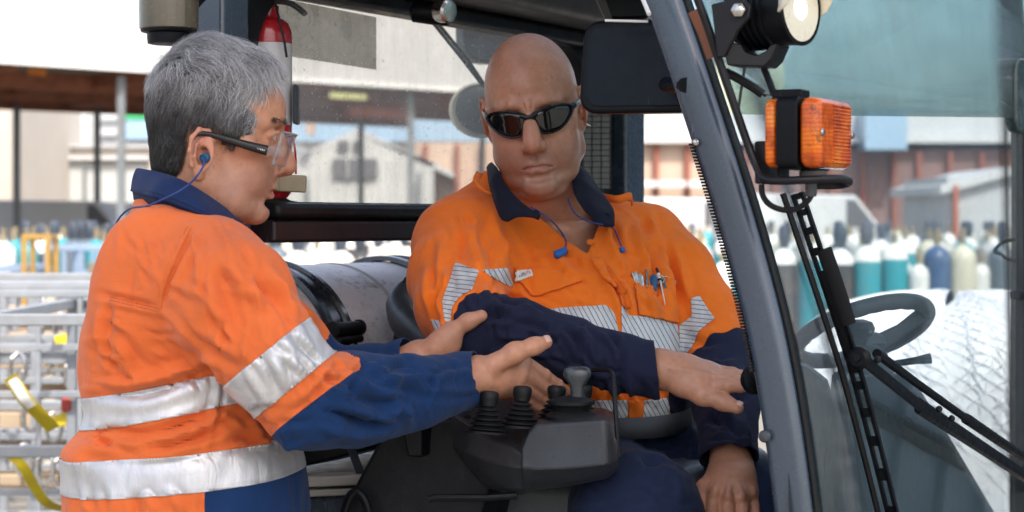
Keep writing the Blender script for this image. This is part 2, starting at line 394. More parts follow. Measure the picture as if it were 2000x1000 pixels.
# long brick and steel works building, from behind the driver to the far right
h = house('works_building', 'long works building, peach and glass-darkened red, with rust red columns and pale roof', 'building', 84, 1500)
facade(810, 1420, 278, None, 84, 14, 'peach_wall', M['peach_wall'], h)
facade(1420, 2300, 292, None, 84, 14, 'wall_behind_glass', M['dimmed_wall'], h)
facade(1180, 2300, 222, 276, 84.3, 14, 'pale_fascia', M['pale_roof'], h); facade(1180, 2300, 268, 279, 83.4, 1.0, 'gutter', M['white_wall'], h)
facade(560, 1175, 232, 276, 90, 12, 'far_roof', M['blue_glass'], h)
for k in range(21):
    x = 826 + k * 57 + (0, 5, -4)[k % 3]
    facade(x, x + 9, 281 if x < 1420 else 295, None, 83.7, 0.25, 'column', M['rust_column'], h)
for x in (1228, 1285, 1345): facade(x, x + 55, 352, 366, 83.2, 0.3, 'ledge', M['white_wall'], h)
facade(1690, 1772, 214, 292, 82.2, 3, 'roof_tank', M['blue_glass'], h)
h = house('stair_tower', 'cream concrete block rising behind the work lamp', 'building', 112, 1480)
facade(1400, 1531, 96, None, 112, 8, 'wall', M['cream_block'], h); facade(1396, 1535, 112, 97, 111.8, 8.4, 'parapet', M['pale_roof'], h)
for yy in (130, 160): facade(1440, 1500, yy, yy + 6, 111.9, 0.3, 'ledge', M['pale_roof'], h)
# small office with orange edge at the right
h = house('site_office', 'pale blue site office with an orange edged roof at the right', 'building', 45, 1930)
facade(1850, 2080, 345, None, 45, 5, 'wall', M['pale_roof'], h)
a, pk, c = P(1838, 362, 44.8), P(1975, 325, 44.8), P(2090, 350, 44.8)
mb = MB(); mb.prism([a, pk, c, c + Vector((0, 0, -.2)), pk + Vector((0, 0, -.2)), a + Vector((0, 0, -.2))], (0, 6, 0)); mb.build('roof', M['white_wall'], h, smooth=False)
facade(1864, 1872, 362, None, 44.7, 0.2, 'post', M['orange_sheet'], h)

# white tilted awnings and vans beyond the cylinders
def van(px, Y, w, label):
    e = empty('van', (P(px, 430, Y).x, Y, 0)); tag(e, label, 'van', 'white vehicles parked across the yard')
    x = P(px, 430, Y).x
    prof = [(-w / 2, .45), (w / 2, .45), (w / 2, 1.15), (w * .36, 1.3), (w * .22, 2.05), (-w / 2, 2.1)]
    mb = MB(); mb.prism([(x + a_, Y, z_) for a_, z_ in prof], (0, 1.8, 0)); mb.build('body', M['white_wall'], e, smooth=False, bevel=.06)
    for dx in (-w * .3, w * .3): MB().lathe([(.05, 0), (.34, 0), (.34, .22), (.05, .22)], (x + dx, Y - .02, .34), (0, 1, 0), 16).build('wheel', M['rubber'], e)
    mb = MB(); mb.prism([(x + w * .17, Y - .01, 1.35), (x + w * .33, Y - .01, 1.35), (x + w * .215, Y - .01, 1.95), (x + w * .17, Y - .01, 1.95)], (0, .05, 0)); mb.build('window', M['dark_opening'], e, smooth=False)
van(118, 58, 4.6, 'white van parked left of the grey haired man, behind cylinder crates')
van(225, 62, 4.4, 'white van parked close behind the orange shoulder at left')
van(1590, 44, 4.2, 'white van parked in front of the red works building')
van(1310, 50, 5.0, 'white van seen between the driver and the front pillar')

# ================================================================== gas cylinders
def cyl_mat(name, col, dirt=(0.3, 0.27, 0.22), amt=0.35):
    m, t, b = mat_new(name); oi = t.nodes.new('ShaderNodeObjectInfo')
    v = t.nodes.new('ShaderNodeVectorMath'); v.operation = 'ADD'; t.links.new(coords(t), v.inputs[0])
    mu = t.nodes.new('ShaderNodeMath'); mu.operation = 'MULTIPLY'; mu.inputs[1].default_value = 40; t.links.new(oi.outputs['Random'], mu.inputs[0]); t.links.new(mu.outputs[0], v.inputs[1])
    n = noise(t, 5, 7, 0.75, v.outputs[0])
    c = mixc(t, ramp(t, n, [(0.48, 0.0), (0.7, amt)]).outputs[0], col, dirt)
    t.links.new(c, b.inputs['Base Color']); b.inputs['Roughness'].default_value = 0.38; return m
CM = {'teal': cyl_mat('teal_paint', (0.012, 0.26, 0.31)), 'white': cyl_mat('white_paint', (0.70, 0.70, 0.67)), 'cream': cyl_mat('cream_paint', (0.58, 0.55, 0.42)),
      'navy': cyl_mat('navy_paint', (0.035, 0.085, 0.19)), 'grey': cyl_mat('grey_paint', (0.33, 0.34, 0.34)), 'dark': cyl_mat('dark_paint', (0.045, 0.045, 0.045), (0.25, 0.14, 0.08), 0.6),
      'black': cyl_mat('black_cap', (0.05, 0.065, 0.09), (.2, .2, .2), .4), 'brass': cyl_mat('brass', (0.30, 0.24, 0.15)), 'slate': cyl_mat('slate_paint', (0.10, 0.13, 0.16)), 'red': cyl_mat('red_paint', (0.45, 0.05, 0.04))}
def make_cylinder(body, shoulder, r=0.115, h=1.42, cap='guard', n=20):
    e = empty('gas_cylinder')
    MB().lathe([(r * .94, 0), (r, .03), (r, h * .80)], (0, 0, 0), n=n).build('body', CM[body], e)
    pr = [(r * 1.001, h * .80)] + [(r * math.cos(R(a_)) ** .8, h * .80 + r * 1.05 * math.sin(R(a_))) for a_ in range(15, 80, 13)] + [(r * .3, h * .80 + r * 1.12)]
    MB().lathe(pr, (0, 0, 0), n=n).build('shoulder', CM[shoulder], e)
    zt = h * .80 + r * 1.1
    v = MB().lathe([(.022, 0), (.022, .05), (.03, .055), (.03, .08), (.012, .085), (.012, .1), (.028, .105), (.028, .125)], (0, 0, zt), n=10)
    v.tube([(0, 0, zt + .06), (0.05, 0, zt + .06)], .012, 8); v.build('valve', CM['brass'], e)
    if cap == 'guard':
        g_ = MB().lathe([(.035, -.005), (.05, .03), (.066, .09), (.066, .15), (.05, .19), (.02, .2)], (0, 0, zt), n=14, squash=(1, .55)); g_.build('valve_guard', CM['black'], e)
    return e
PROTO = {}
used_proto = set()
def put_cylinder(kind, x, y, label, group, rz=0.0, s=1.0):
    body, sh, r, h, cap = kind
    if kind not in PROTO: PROTO[kind] = make_cylinder(body, sh, r, h, cap); o = PROTO[kind]
    else: o = copy_tree(PROTO[kind])
    o.location = (x, y, 0); o.rotation_euler = (0, 0, rz); tag(o, label, 'gas cylinder', group); return o
T = ('teal', 'white', .115, 1.47, None); TG = ('teal', 'white', .115, 1.45, 'guard'); DK = ('dark', 'white', .115, 1.42, 'guard'); WS = ('white', 'white', .085, 1.30, None)
NV = ('navy', 'navy', .115, 1.45, None); CRM = ('cream', 'cream', .115, 1.46, None); GR = ('grey', 'grey', .115, 1.44, None); SL = ('slate', 'slate', .115, 1.46, 'guard'); TT = ('teal', 'teal', .115, 1.46, None); WH = ('white', 'white', .115, 1.46, None)
front = [(1365, GR, 'grey gas cylinder in the front row between driver and front pillar'), (1478, GR, 'grey gas cylinder just behind the leaning front pillar'), (1532, DK, 'dirty dark cylinder behind the upper wiper arm'), (1584, T, 'teal cylinder with white shoulder right of the wiper arm'),
         (1637, DK, 'scuffed dark brown cylinder with white shoulder between two teal ones'), (1690, TG, 'tallest teal cylinder in the front row above the steering wheel'), (1746, T, 'teal cylinder with white shoulder next to a short white cylinder'),
         (1791, WS, 'short slim white cylinder between the teal and navy ones'), (1832, NV, 'navy blue cylinder in the front row'), (1881, CRM, 'cream cylinder right of the navy one'), (1921, WS, 'slim pale cylinder right of the cream one'), (1962, SL, 'slate blue cylinder beside the right frame post')]
for px, kd, lb in front:
    put_cylinder(kd, P(px, 430, 16.5).x, 16.5 + RND.uniform(-.1, .1), lb, 'front row of gas cylinders', RND.uniform(0, 6))
KN = {T: 'teal gas cylinder with white shoulder', TG: 'teal gas cylinder with white shoulder and dark valve guard', DK: 'dark scuffed gas cylinder with white shoulder', WS: 'slim white gas cylinder', NV: 'navy blue gas cylinder',
      CRM: 'cream gas cylinder', GR: 'plain grey gas cylinder', SL: 'slate blue gas cylinder with dark valve guard', TT: 'all teal gas cylinder', WH: 'full size white gas cylinder'}
cnt = 0
for row, Y in enumerate((17.3, 18.4, 19.8, 21.5, 24, 27, 31, 36)):
    x = P(1340, 430, Y).x + RND.uniform(0, .2); xe = P(2030, 430, Y).x
    while x < xe:
        if RND.random() < 0.74:
            kd = RND.choice((T, TG, DK, WS, NV, CRM, CRM, GR, SL, T, TT, WH, WH))
            put_cylinder(kd, x, Y + RND.uniform(-.25, .25), KN[kd] + ' in the crowded back rows', 'gas cylinders crowded in the yard: ' + kd[0] + ' ' + kd[1] + ' ' + str(kd[4]), RND.uniform(0, 6)); cnt += 1
        x += RND.uniform(.27, .42)
# behind the rear window and above the grey tank
for row, Y in enumerate((22, 25.5, 30, 35)):
    x = P(560, 430, Y).x; xe = P(880, 430, Y).x
    while x < xe:
        if RND.random() < 0.66:
            kd = RND.choice((DK, DK, GR, SL, WH, WS, CRM, DK))
            put_cylinder(kd, x, Y + RND.uniform(-.3, .3), KN[kd] + ' in the rows behind the cab', 'gas cylinders behind the cab: ' + kd[0] + ' ' + kd[1] + ' ' + str(kd[4]), RND.uniform(0, 6)); cnt += 1
        x += RND.uniform(.28, .5)
# left: crates of cylinders
for px, Y, kd, lb in ((26, 19, TT, 'teal cylinder at the far left beside a yellow rail'), (52, 18.6, TT, 'teal cylinder behind the yellow rail at the left'), (6, 18.3, WH, 'white cylinder cut by the left picture edge'), (140, 21, SL, 'left one of three slate cylinders above the blue crate'), (156, 21.2, SL, 'middle one of three slate cylinders above the blue crate'), (172, 21, SL, 'right one of three slate cylinders above the blue crate'), (188, 20.6, TT, 'teal cylinder beside the red topped one'), (203, 20.9, ('red', 'red', .09, 1.46, None), 'red cylinder near the orange shoulder'), (222, 20.5, GR, 'grey cylinder close to the orange shoulder')):
    put_cylinder(kd, P(px, 430, Y).x, Y, lb, 'cylinders standing at the left', RND.uniform(0, 6))
for px in (0, 70, 95, 118, 236):
    for Y in (25, 29):
        kd = RND.choice((WH, CRM, WS, GR)); put_cylinder(kd, P(px + RND.uniform(-8, 8), 430, Y).x, Y, KN[kd] + ' in the far left rows', 'gas cylinders in the far left rows: ' + kd[0] + ' ' + str(kd[4]), 0)

# ================================================================== steel crates, rails and stillages
M['yellow_steel'] = paint('yellow_steel', (0.36, 0.21, 0.04), 0.5, 0.1)
M['blue_steel'] = paint('blue_steel', (0.22, 0.30, 0.42), 0.5, 0.1, (0.3, 0.25, 0.2), .3, 3)
M['cream_steel'] = paint('cream_steel', (0.62, 0.57, 0.47), 0.6, 0.08, (0.4, 0.3, 0.2), .3, 3)
M['timber'] = paint('timber', (0.46, 0.35, 0.24), 0.8, 0.2, (0.25, 0.18, 0.12), .4, 3)
M['strap_yellow'] = paint('strap_yellow', (0.72, 0.55, 0.02), 0.6, 0.1, (0.3, 0.25, 0.05), .3, 20)
M['white_print'] = paint('white_print', (0.75, 0.74, 0.70), 0.6, 0.05)
def crate(name, c, w, d, z0, z1, rails, posts, t_, mat, label, group, rz=0.0, mid=True):
    """open frame crate: four corner posts, rails on front and back, uprights between"""
    e = empty(name, c); e.rotation_euler = (0, 0, rz); tag(e, label, 'crate', group)
    rot = Matrix.Rotation(rz, 3, 'Z'); c = Vector(c)
    def lp(x, y, z): return c + rot @ Vector((x, y, z))
    def brr(p, q, nm, tt=t_): bar(lp(*p), lp(*q), tt, tt, nm, mat, e, bevel=tt * .12)
    for sx in (-1, 1):
        for sy in (-1, 1): brr((sx * w / 2, sy * d / 2, z0), (sx * w / 2, sy * d / 2, z1), 'corner_post')
    for sy in (-1, 1):
        for z in rails: brr((-w / 2 + t_ / 2, sy * d / 2, z), (w / 2 - t_ / 2, sy * d / 2, z), 'rail', t_ * .92)
        for k in range(posts):
            x = -w / 2 + w * (k + 1) / (posts + 1); brr((x, sy * d / 2, z0 + .02), (x, sy * d / 2, z1 - t_), 'upright', t_ * .7)
    for sx in (-1, 1):
        for z in (rails[0], rails[-1]): brr((sx * w / 2, -d / 2 + t_ / 2, z), (sx * w / 2, d / 2 - t_ / 2, z), 'side_rail', t_ * .92)
    return e
crate('cylinder_crate', (P(150, 430, 17.6).x, 18.4, 0), .62, 1.2, .1, 1.28, (.15, .6, 1.0, 1.25), 3, .05, M['blue_steel'], 'blue grey cylinder crate behind the orange back, left', 'cylinder crates')
crate('cylinder_crate', (P(10, 430, 17.0).x, 17.5, 0), .30, .9, .1, 1.1, (.15, .5, .8, 1.08), 1, .06, M['blue_steel'], 'blue cylinder crate at the left picture edge', 'cylinder crates')
crate('yellow_rail', (P(62, 430, 16.6).x, 16.9, 0), .20, .3, 0, 1.38, (.5, .95, 1.36), 0, .042, M['yellow_steel'], 'yellow safety rail in front of the teal cylinder at left', 'safety rails')
for k in range(7): put_cylinder(('teal', 'teal', .06, 1.15, None), P(172 + k * 8, 430, 18.2).x, 18.3, 'one of the small teal cylinders inside the blue crate', 'small teal cylinders in the blue crate')
for i, (px0, px1, Y, zt, lb) in enumerate(((95, 260, 11.5, 1.12, 'cream frame in the middle of the left yard'), (520, 660, 13.5, 1.22, 'cream frame above the left end of the grey tank'), (735, 900, 13.0, 1.32, 'cream frame behind the right end of the grey tank'), (1225, 1400, 13.5, 1.10, 'cream frame between driver and front pillar'))):
    x0, x1 = P(px0, 430, Y).x, P(px1, 430, Y).x
    crate('cream_rack', ((x0 + x1) / 2, Y + .5, 0), x1 - x0, .9, 0, zt, (.3, .7, zt - .04), 2, .07, M['cream_steel'], lb, 'cream steel storage frames')
# the galvanised stillages at the left, close by
crate('steel_stillage', (P(160, 430, 5.2).x, 5.5, 0), .40, 1.0, .1, 1.28, (.32, .62, .92, 1.25), 0, .032, M['galvanised'], 'nearest galvanised stillage beside the orange back, lower left', 'galvanised stillages', 0.0)
crate('steel_stillage', (P(60, 430, 6.6).x, 7.0, 0), 1.1, 1.0, .1, 1.30, (.2, .5, .8, 1.05, 1.28), 2, .045, M['galvanised'], 'second galvanised stillage behind the nearest one at the left', 'galvanised stillages', 0.05)
crate('steel_stillage', (P(30, 430, 8.6).x, 9.0, 0), 1.5, 1.0, .1, 1.22, (.2, .5, .8, 1.2), 3, .05, M['galvanised'], 'third galvanised stillage farther back at the left', 'galvanised stillages', -0.05)
crate('steel_stillage', (P(680, 430, 7.2).x, 7.8, 0), 1.4, 1.0, .1, .62, (.14, .35, .6), 3, .05, M['galvanised'], 'low galvanised stillage seen under the grey tank', 'galvanised stillages', 0.0)
crate('steel_stillage', (P(105, 430, 5.9).x, 6.2, 0), .62, .5, .1, 1.30, (.25, .45, .62, .80, .98, 1.12, 1.28), 4, .022, M['galvanised'], 'thin barred galvanised stillage between the nearest and the second one', 'galvanised stillages', 0.02)
crate('steel_stillage', (P(80, 430, 10.5).x, 11.0, 0), 1.9, 1.0, .1, 1.18, (.2, .42, .65, .9, 1.16), 6, .035, M['galvanised'], 'farthest galvanised stillage, close barred, at the left', 'galvanised stillages', 0.0)
# timber in the stillages
k = 0
for px, py, Y, L in ((60, 700, 6.9, .9), (90, 760, 7.0, 1.0), (50, 820, 6.8, .9), (110, 870, 6.9, .8), (70, 940, 6.8, 1.0), (100, 610, 9.0, 1.2), (40, 660, 9.0, 1.2), (130, 560, 11.3, 1.2), (660, 905, 7.6, .6), (640, 925, 7.4, .5)):
    p = P(px, py, Y); o = MB().box(p, (L, .12, .06), Matrix.Rotation(RND.uniform(-.15, .15), 3, 'Z')).build('timber_beam', M['timber'], smooth=False, bevel=.006)
    tag(o, 'weathered timber beam lying across a galvanised stillage', 'timber beam', 'timber beams in the stillages')
# chains, shackles and straps
for i, (px, py, Y) in enumerate(((45, 590, 8), (95, 655, 6.8), (120, 655, 6.8), (150, 665, 6.8), (55, 745, 6.7), (85, 705, 6.7), (120, 640, 6.7), (60, 815, 6.3), (105, 835, 6.3), (35, 720, 6.3), (88, 915, 5.9), (118, 925, 5.9), (46, 900, 5.9), (142, 735, 6.4), (138, 800, 6.1))):
    p = P(px, py, Y); mb = MB(); w = .022
    mb.tube(smoothpath([p + Vector((-w, 0, .03)), p + Vector((-w, 0, -.02)), p + Vector((0, 0, -.045)), p + Vector((w, 0, -.02)), p + Vector((w, 0, .03)), p + Vector((0, .01, .048)), p + Vector((-w, 0, .03))], 4), .007, 6)
    o = mb.build('shackle', M['chrome']); tag(o, 'shiny steel shackle hanging ' + ('high' if py < 680 else 'midway' if py < 780 else 'low') + ' in the stillages, ' + ('near the left picture edge' if px < 60 else 'between edge and orange back' if px < 110 else 'close to the orange back'), 'shackle', 'shackles in the stillages')
def strap(name, pts, wid, mat, label):
    p = smoothpath(pts, 6); mb = MB(); mb.tube(p, wid, 8, flat=(1, .12), up=(0, 0, 1)); o = mb.build(name, mat); tag(o, label, 'strap', 'yellow lashing straps'); return o
strap('lashing_strap', [P(20, 735, 5.1), P(45, 775, 5.1), P(80, 812, 5.15), P(104, 838, 5.2)], .019, M['strap_yellow'], 'yellow lashing strap with white label, upper one on the stillage')
strap('lashing_strap', [P(20, 885, 5.0), P(45, 912, 5.0), P(70, 955, 5.05), P(95, 985, 5.1), P(135, 996, 5.2)], .013, M['strap_yellow'], 'yellow lashing strap hanging at the bottom left corner')
strap('lashing_strap', [P(108, 668, 6.4), P(130, 664, 6.4), P(158, 660, 6.5)], .020, M['strap_yellow'], 'short yellow strap end on the upper stillage rail')
strap('lashing_strap', [P(108, 825, 6.0), P(125, 818, 6.0), P(142, 822, 6.0)], .018, M['strap_yellow'], 'short yellow strap end low in the stillage')
mb = MB(); mb.tube(smoothpath([P(24, 740, 5.09), P(45, 775, 5.09), P(62, 795, 5.11)], 5), .0135, 8, flat=(1, .1)); o = mb.build('strap_label', M['white_print'], None); tag(o, 'white printed label on the upper yellow strap', 'label')
p = P(74, 570, 8.2); o = MB().box(p, (.085, .03, .085), Matrix.Rotation(.3, 3, 'Y')).build('glint_plate', M['white_wall'], smooth=False, bevel=.01); tag(o, 'small white plate standing in for a glint on the left yard racks', 'plate')  # plate added in place of a bright blurred glint
p = P(132, 790, 6.0); o = MB().box(p, (.035, .04, .045)).build('red_block', CM['red'], smooth=False, bevel=.01); tag(o, 'small red block inside the nearest stillage', 'block')

# unseen container added at the right to darken what the windscreen mirrors
M['container_paint'] = paint('container_paint', (.085, .135, .165), .5, .15, (.16, .12, .10), .3, 2)
sc_ = empty('added_container', (3.9, 6.7, 0)); tag(sc_, 'unseen dark blue container, added at the right for the windscreen to mirror', 'container')
MB().box((3.9, 6.7, 1.40), (2.36, 6.0, 2.5)).build('box', M['container_paint'], sc_, smooth=False, bevel=.02)
rb = MB()
for k in range(20): rb.box((2.70, 3.9 + k * .29, 1.40), (.04, .14, 2.3))
rb.build('side_panel', M['container_paint'], sc_, smooth=False)
for x in (2.76, 5.04):
    for y in (3.76, 9.64): MB().box((x, y, 1.34), (.14, .14, 2.66)).build('corner_post', M['container_paint'], sc_, smooth=False, bevel=.01)
# dark cylinders close behind the cab, and more at the left
for k in range(9):
    kd = (DK, SL, DK, GR, DK, ('dark', 'dark', .115, 1.42, 'guard'), DK, SL, DK)[k]
    put_cylinder(kd, P(498 + k * 41 + RND.uniform(-5, 5), 430, 15.2).x, 15.2 + RND.uniform(-.15, .3), ('first', 'second', 'third', 'fourth', 'fifth', 'sixth', 'seventh', 'eighth', 'last')[k] + ' from the left of the dark cylinders seen below the rear rail', 'dark cylinders behind the tank', RND.uniform(0, 6))
for k in range(13):
    kd = (SL, DK, TT, SL, GR, DK, SL, TT, DK, SL, NV, DK, SL)[k]
    put_cylinder(kd, P(-10 + k * 20 + RND.uniform(-4, 4), 430, 22.5).x, 22.5 + RND.uniform(-.4, .4), KN[kd] + ' in the middle row at the left', 'middle row of cylinders at the left: ' + kd[0], RND.uniform(0, 6))
# stacked timber pallets across the yard
def pallet_stack(px, Y, n_, label):
    x = P(px, 430, Y).x; e = empty('pallet_stack', (x, Y, 0)); tag(e, label, 'pallets', 'stacks of timber pallets')
    for k in range(n_):
        z = .02 + k * .145; dx = RND.uniform(-.03, .03)
        for i in range(6): MB().box((x + dx - .5 + i * .2, Y, z + .11), (.13, 1.0, .022)).build('board', M['timber'], e, smooth=False)
        for yy in (-.45, 0, .45): MB().box((x + dx, Y + yy, z + .05), (1.16, .09, .09)).build('bearer', M['timber'], e, smooth=False)
pallet_stack(30, 12.5, 6, 'stack of timber pallets behind the stillages at the far left')
pallet_stack(640, 11.0, 5, 'stack of timber pallets seen under the grey tank')
# drain pipes, a wall lamp and overhead wires on the far sheds
for px, Y, z_ in ((50, 83.6, 3.9), (166, 83.6, 3.9), (818, 79.6, 3.4), (600, 79.6, 3.2)):
    o = MB().tube([P(px, 430, Y) + Vector((0, 0, -CAMZ)), P(px, 430, Y) + Vector((0, 0, z_ - CAMZ))], .07, 8).build('drain_pipe', M['column_steel']); tag(o, 'drain pipe on the far shed wall ' + {50: 'left of the roller doors', 166: 'between the roller doors', 818: 'at the right end of the gabled shed', 600: 'at the left end of the gabled shed'}[px], 'drain pipe')
# the white netted load behind the windscreen
def net_bag():
    c = P(1865, 430, 6.4); c.z = 0
    e = empty('netted_bale', c); tag(e, 'big white bale wrapped in white netting beyond the windscreen', 'bale')
    m, t, b = mat_new('bale_wrap'); b.inputs['Base Color'].default_value = (.78, .79, .82, 1); b.inputs['Roughness'].default_value = .55
    bump(t, b, noise(t, 7, 5, .6), .25, .02)
    def surf(u, v, off=0.0):
        a_ = 2 * math.pi * u; ph = v
        rx, ry = .55, .46; top = 1.24
        if ph < .55: r_ = 1.0 - .03 * (1 - ph / .55); z = ph / .55 * .93
        else:
            q = (ph - .55) / .45; r_ = math.cos(q * math.pi / 2) ** .62; z = .93 + (top - .93) * math.sin(q * math.pi / 2)
        w_ = 1 + .03 * math.sin(5 * a_ + 3 * z) + .018 * math.sin(11 * a_ - 5 * z) + .02 * math.sin(17 * a_ + 9 * z)
        return c + Vector(((rx * r_ * w_ + off) * math.cos(a_), (ry * r_ * w_ + off) * math.sin(a_), z + off + .035 * math.sin(4 * a_ + 1) * min(1, max(0, z - .8) * 4)))
    mb = MB(); mb.grid([[surf(i / 48, j / 24 * .995) for i in range(49)] for j in range(25)]); mb.build('bale', m, e, angle=80)
    mb = MB(); N = 100
    for s_ in (-1, 1):
        for i in range(N):
            mb.tube([surf(i / N + s_ * .22 * j / 26 + .004 * math.sin(i * 3.7 + j * 1.9), .25 + .73 * j / 26, 0.0015) for j in range(27)], .0028, 4, caps=False)
    mb.build('net', m, e)
net_bag()
# ================================================================== the forklift cab
def glass_mat(name, tint, dust, dust_col=(0.62, 0.62, 0.60), speck=0.25, rough=0.02, scl=1.0):
    """window glass with dust film, specks and wiped streaks; light passes straight through"""
    m, t, b = mat_new(name); t.nodes.remove(b); out = t.nodes['Material Output']
    tr = t.nodes.new('ShaderNodeBsdfTransparent'); tr.inputs[0].default_value = (*tint, 1)
    gl = node(t, 'ShaderNodeBsdfGlossy', Roughness=rough); df = t.nodes.new('ShaderNodeBsdfDiffuse'); df.inputs[0].default_value = (*dust_col, 1)
    tl = t.nodes.new('ShaderNodeBsdfTranslucent'); tl.inputs[0].default_value = (*dust_col, 1)
    ad = t.nodes.new('ShaderNodeMixShader'); ad.inputs[0].default_value = 0.5; t.links.new(df.outputs[0], ad.inputs[1]); t.links.new(tl.outputs[0], ad.inputs[2])
    lw = node(t, 'ShaderNodeLayerWeight', Blend=0.5); pw = t.nodes.new('ShaderNodeMath'); pw.operation = 'POWER'; pw.inputs[1].default_value = 5; t.links.new(lw.outputs['Facing'], pw.inputs[0])
    fr = t.nodes.new('ShaderNodeMath'); fr.operation = 'MULTIPLY_ADD'; fr.inputs[1].default_value = .92; fr.inputs[2].default_value = .04; t.links.new(pw.outputs[0], fr.inputs[0]); m1 = t.nodes.new('ShaderNodeMixShader'); t.links.new(fr.outputs[0], m1.inputs[0]); t.links.new(tr.outputs[0], m1.inputs[1]); t.links.new(gl.outputs[0], m1.inputs[2])
    n1 = noise(t, 5 * scl, 6, 0.7); n2 = noise(t, 160 * scl, 2, 0.5); n3 = noise(t, 1, 5, 0.7, coords(t, (30, 30, 4)))
    f1 = ramp(t, n1, [(0.30, dust * 0.55), (0.75, dust * 1.5)]).outputs[0]; f2 = ramp(t, n2, [(0.66, 0.0), (0.74, speck)]).outputs[0]; f3 = ramp(t, n3, [(0.45, 0.0), (0.75, dust * 0.6)]).outputs[0]
    a1 = t.nodes.new('ShaderNodeMath'); a1.operation = 'ADD'; t.links.new(f1, a1.inputs[0]); t.links.new(f2, a1.inputs[1])
    a2 = t.nodes.new('ShaderNodeMath'); a2.operation = 'ADD'; a2.use_clamp = True; t.links.new(a1.outputs[0], a2.inputs[0]); t.links.new(f3, a2.inputs[1])
    m2 = t.nodes.new('ShaderNodeMixShader'); t.links.new(a2.outputs[0], m2.inputs[0]); t.links.new(m1.outputs[0], m2.inputs[1]); t.links.new(ad.outputs[0], m2.inputs[2])
    t.links.new(m2.outputs[0], out.inputs[0]); return m
M['rear_glass'] = glass_mat('rear_glass', (0.96, 0.96, 0.94), 0.15, speck=0.40)
M['front_glass'] = glass_mat('front_glass', (0.90, 0.95, 0.96), 0.045, (0.46, 0.58, 0.66), speck=0.16)  # bluish dust colour also stands in for the hazy reflection on the glass
M['tint_film'] = glass_mat('tint_film', (0.72, 0.83, 0.82), 0.11, (0.46, 0.56, 0.58), speck=0.05)
M['sticker_film'] = glass_mat('sticker_film', (0.66, 0.65, 0.62), 0.26, (0.50, 0.49, 0.46), speck=0.4, scl=2.2)

fk = empty('forklift', W(0.4, 0.6, 0)); tag(fk, 'dark blue grey forklift cab with open side, seen from its front corner', 'forklift')
def sweep(path, prof, uax, parent, name, mat, **k):
    """prof (u, w) swept along path; u along uax, w square to it"""
    pts = [Vector(p) for p in path]; n = len(prof); mb = MB(); vs_ = []; fs = []
    for i, p in enumerate(pts):
        t = (pts[min(i + 1, len(pts) - 1)] - pts[max(i - 1, 0)]).normalized(); u = (Vector(uax) - t * t.dot(Vector(uax))).normalized(); w = t.cross(u)
        vs_ += [p + u * a_ + w * b_ for a_, b_ in prof]
    for i in range(len(pts) - 1):
        fs += [(i * n + q, i * n + (q + 1) % n, (i + 1) * n + (q + 1) % n, (i + 1) * n + q) for q in range(n)]
    fs += [tuple(range(n - 1, -1, -1)), tuple(range((len(pts) - 1) * n, len(pts) * n))]
    mb.add(vs_, fs); return mb.build(name, mat, parent, **k)
def roundprof(w, d, r, n=4):
    return [(p.x, p.y) for p in rrect((0, 0, 0), (1, 0, 0), (0, 1, 0), w, d, r, n)]
# near front pillar
AP = [(1165, -420), (1212, -280), (1255, -160), (1304, 0), (1340, 105), (1375, 210), (1411, 320), (1445, 430), (1476, 540), (1503, 650), (1524, 760), (1541, 870), (1558, 1000), (1590, 1280)]
APP = smoothpath([Wat(x, y, 0.0) for x, y in AP], 3)
prof = roundprof(0.050, 0.050, 0.014, 4)
pil = sweep(APP, prof, FF, fk, 'front_pillar', M['truck_paint'], angle=50)
sweep([p + FF * 0.0285 + FS * -0.004 for p in APP], roundprof(0.006, 0.018, 0.0025, 3), FF, fk, 'window_seal', M['rubber'])
teeth = MB()
for i, p in enumerate(smoothpath(APP[17:30], 6)):
    teeth.box(p - FF * 0.0252 + FS * -0.015, (0.0045, 0.02, 0.0028), Matrix.Rotation(-TH, 3, 'Z'))
tag(teeth.build('edge_trim', M['rubber'], fk, smooth=False), kind='stuff')
for px, py in ((1397, 278),):
    MB().ball(Wat(px - 38, py, -0.028) , 0.0055, 10, 6).build('screw', M['chrome'], fk)
MB().lathe([(.002, 0), (.007, .001), (.008, .003), (.006, .006), (.003, .007)], Wat(1495, 852, -0.028), -FS, 16).build('bolt', M['seat_vinyl'], fk)
# rear posts, rear window frame, rails
MB().fbox(-.05, .045, -.03, .038, .55, 2.0).build('rear_post', M['truck_paint'], fk, bevel=.008)
MB().fbox(-.045, .02, .040, .078, .55, 2.0).build('post_cover', M['truck_paint'], fk, bevel=.006)
MB().fbox(-.03, .066, 1.306, 1.40, .55, 2.0).build('rear_post', M['truck_paint'], fk, bevel=.008)
fr = MB(); cz, hz = (1.845 + 1.528) / 2, (1.845 - 1.528)
outer = rrect(W(-.02, .66, 1.735), FS, (0, 0, 1), 1.29, .417, .004, 8); inner = rrect(W(-.02, .635, cz), FS, (0, 0, 1), 1.12, hz, .11, 8)
fr.ring(outer, inner, FF * .05); fr.build('rear_frame', M['black_frame'], fk, angle=30, bevel=.004)
MB().fbox(-.06, .058, .092, 1.30, 1.502, 1.5265).build('rear_rail', M['black_frame'], fk, bevel=.010)
MB().fbox(-.055, .05, .092, 1.30, 1.466, 1.500).build('rear_rail', M['maroon_frame'], fk, bevel=.006)
MB().fbox(-.045, .030, .096, 1.296, 1.474, 1.518).build('rail_core', M['black_frame'], fk)
MB().fbox(.034, .07, .05, 1.30, 1.836, 1.866).build('header', M['black_frame'], fk, bevel=.010, seg=3)
MB().fbox(.030, .16, .05, 1.30, 1.868, 1.965).build('header', M['header_trim'], fk, bevel=.02, seg=3)
MB().fbox(-.09, .040, 1.25, 1.303, .6, 1.93).build('pillar_trim', M['black_frame'], fk, bevel=.012)
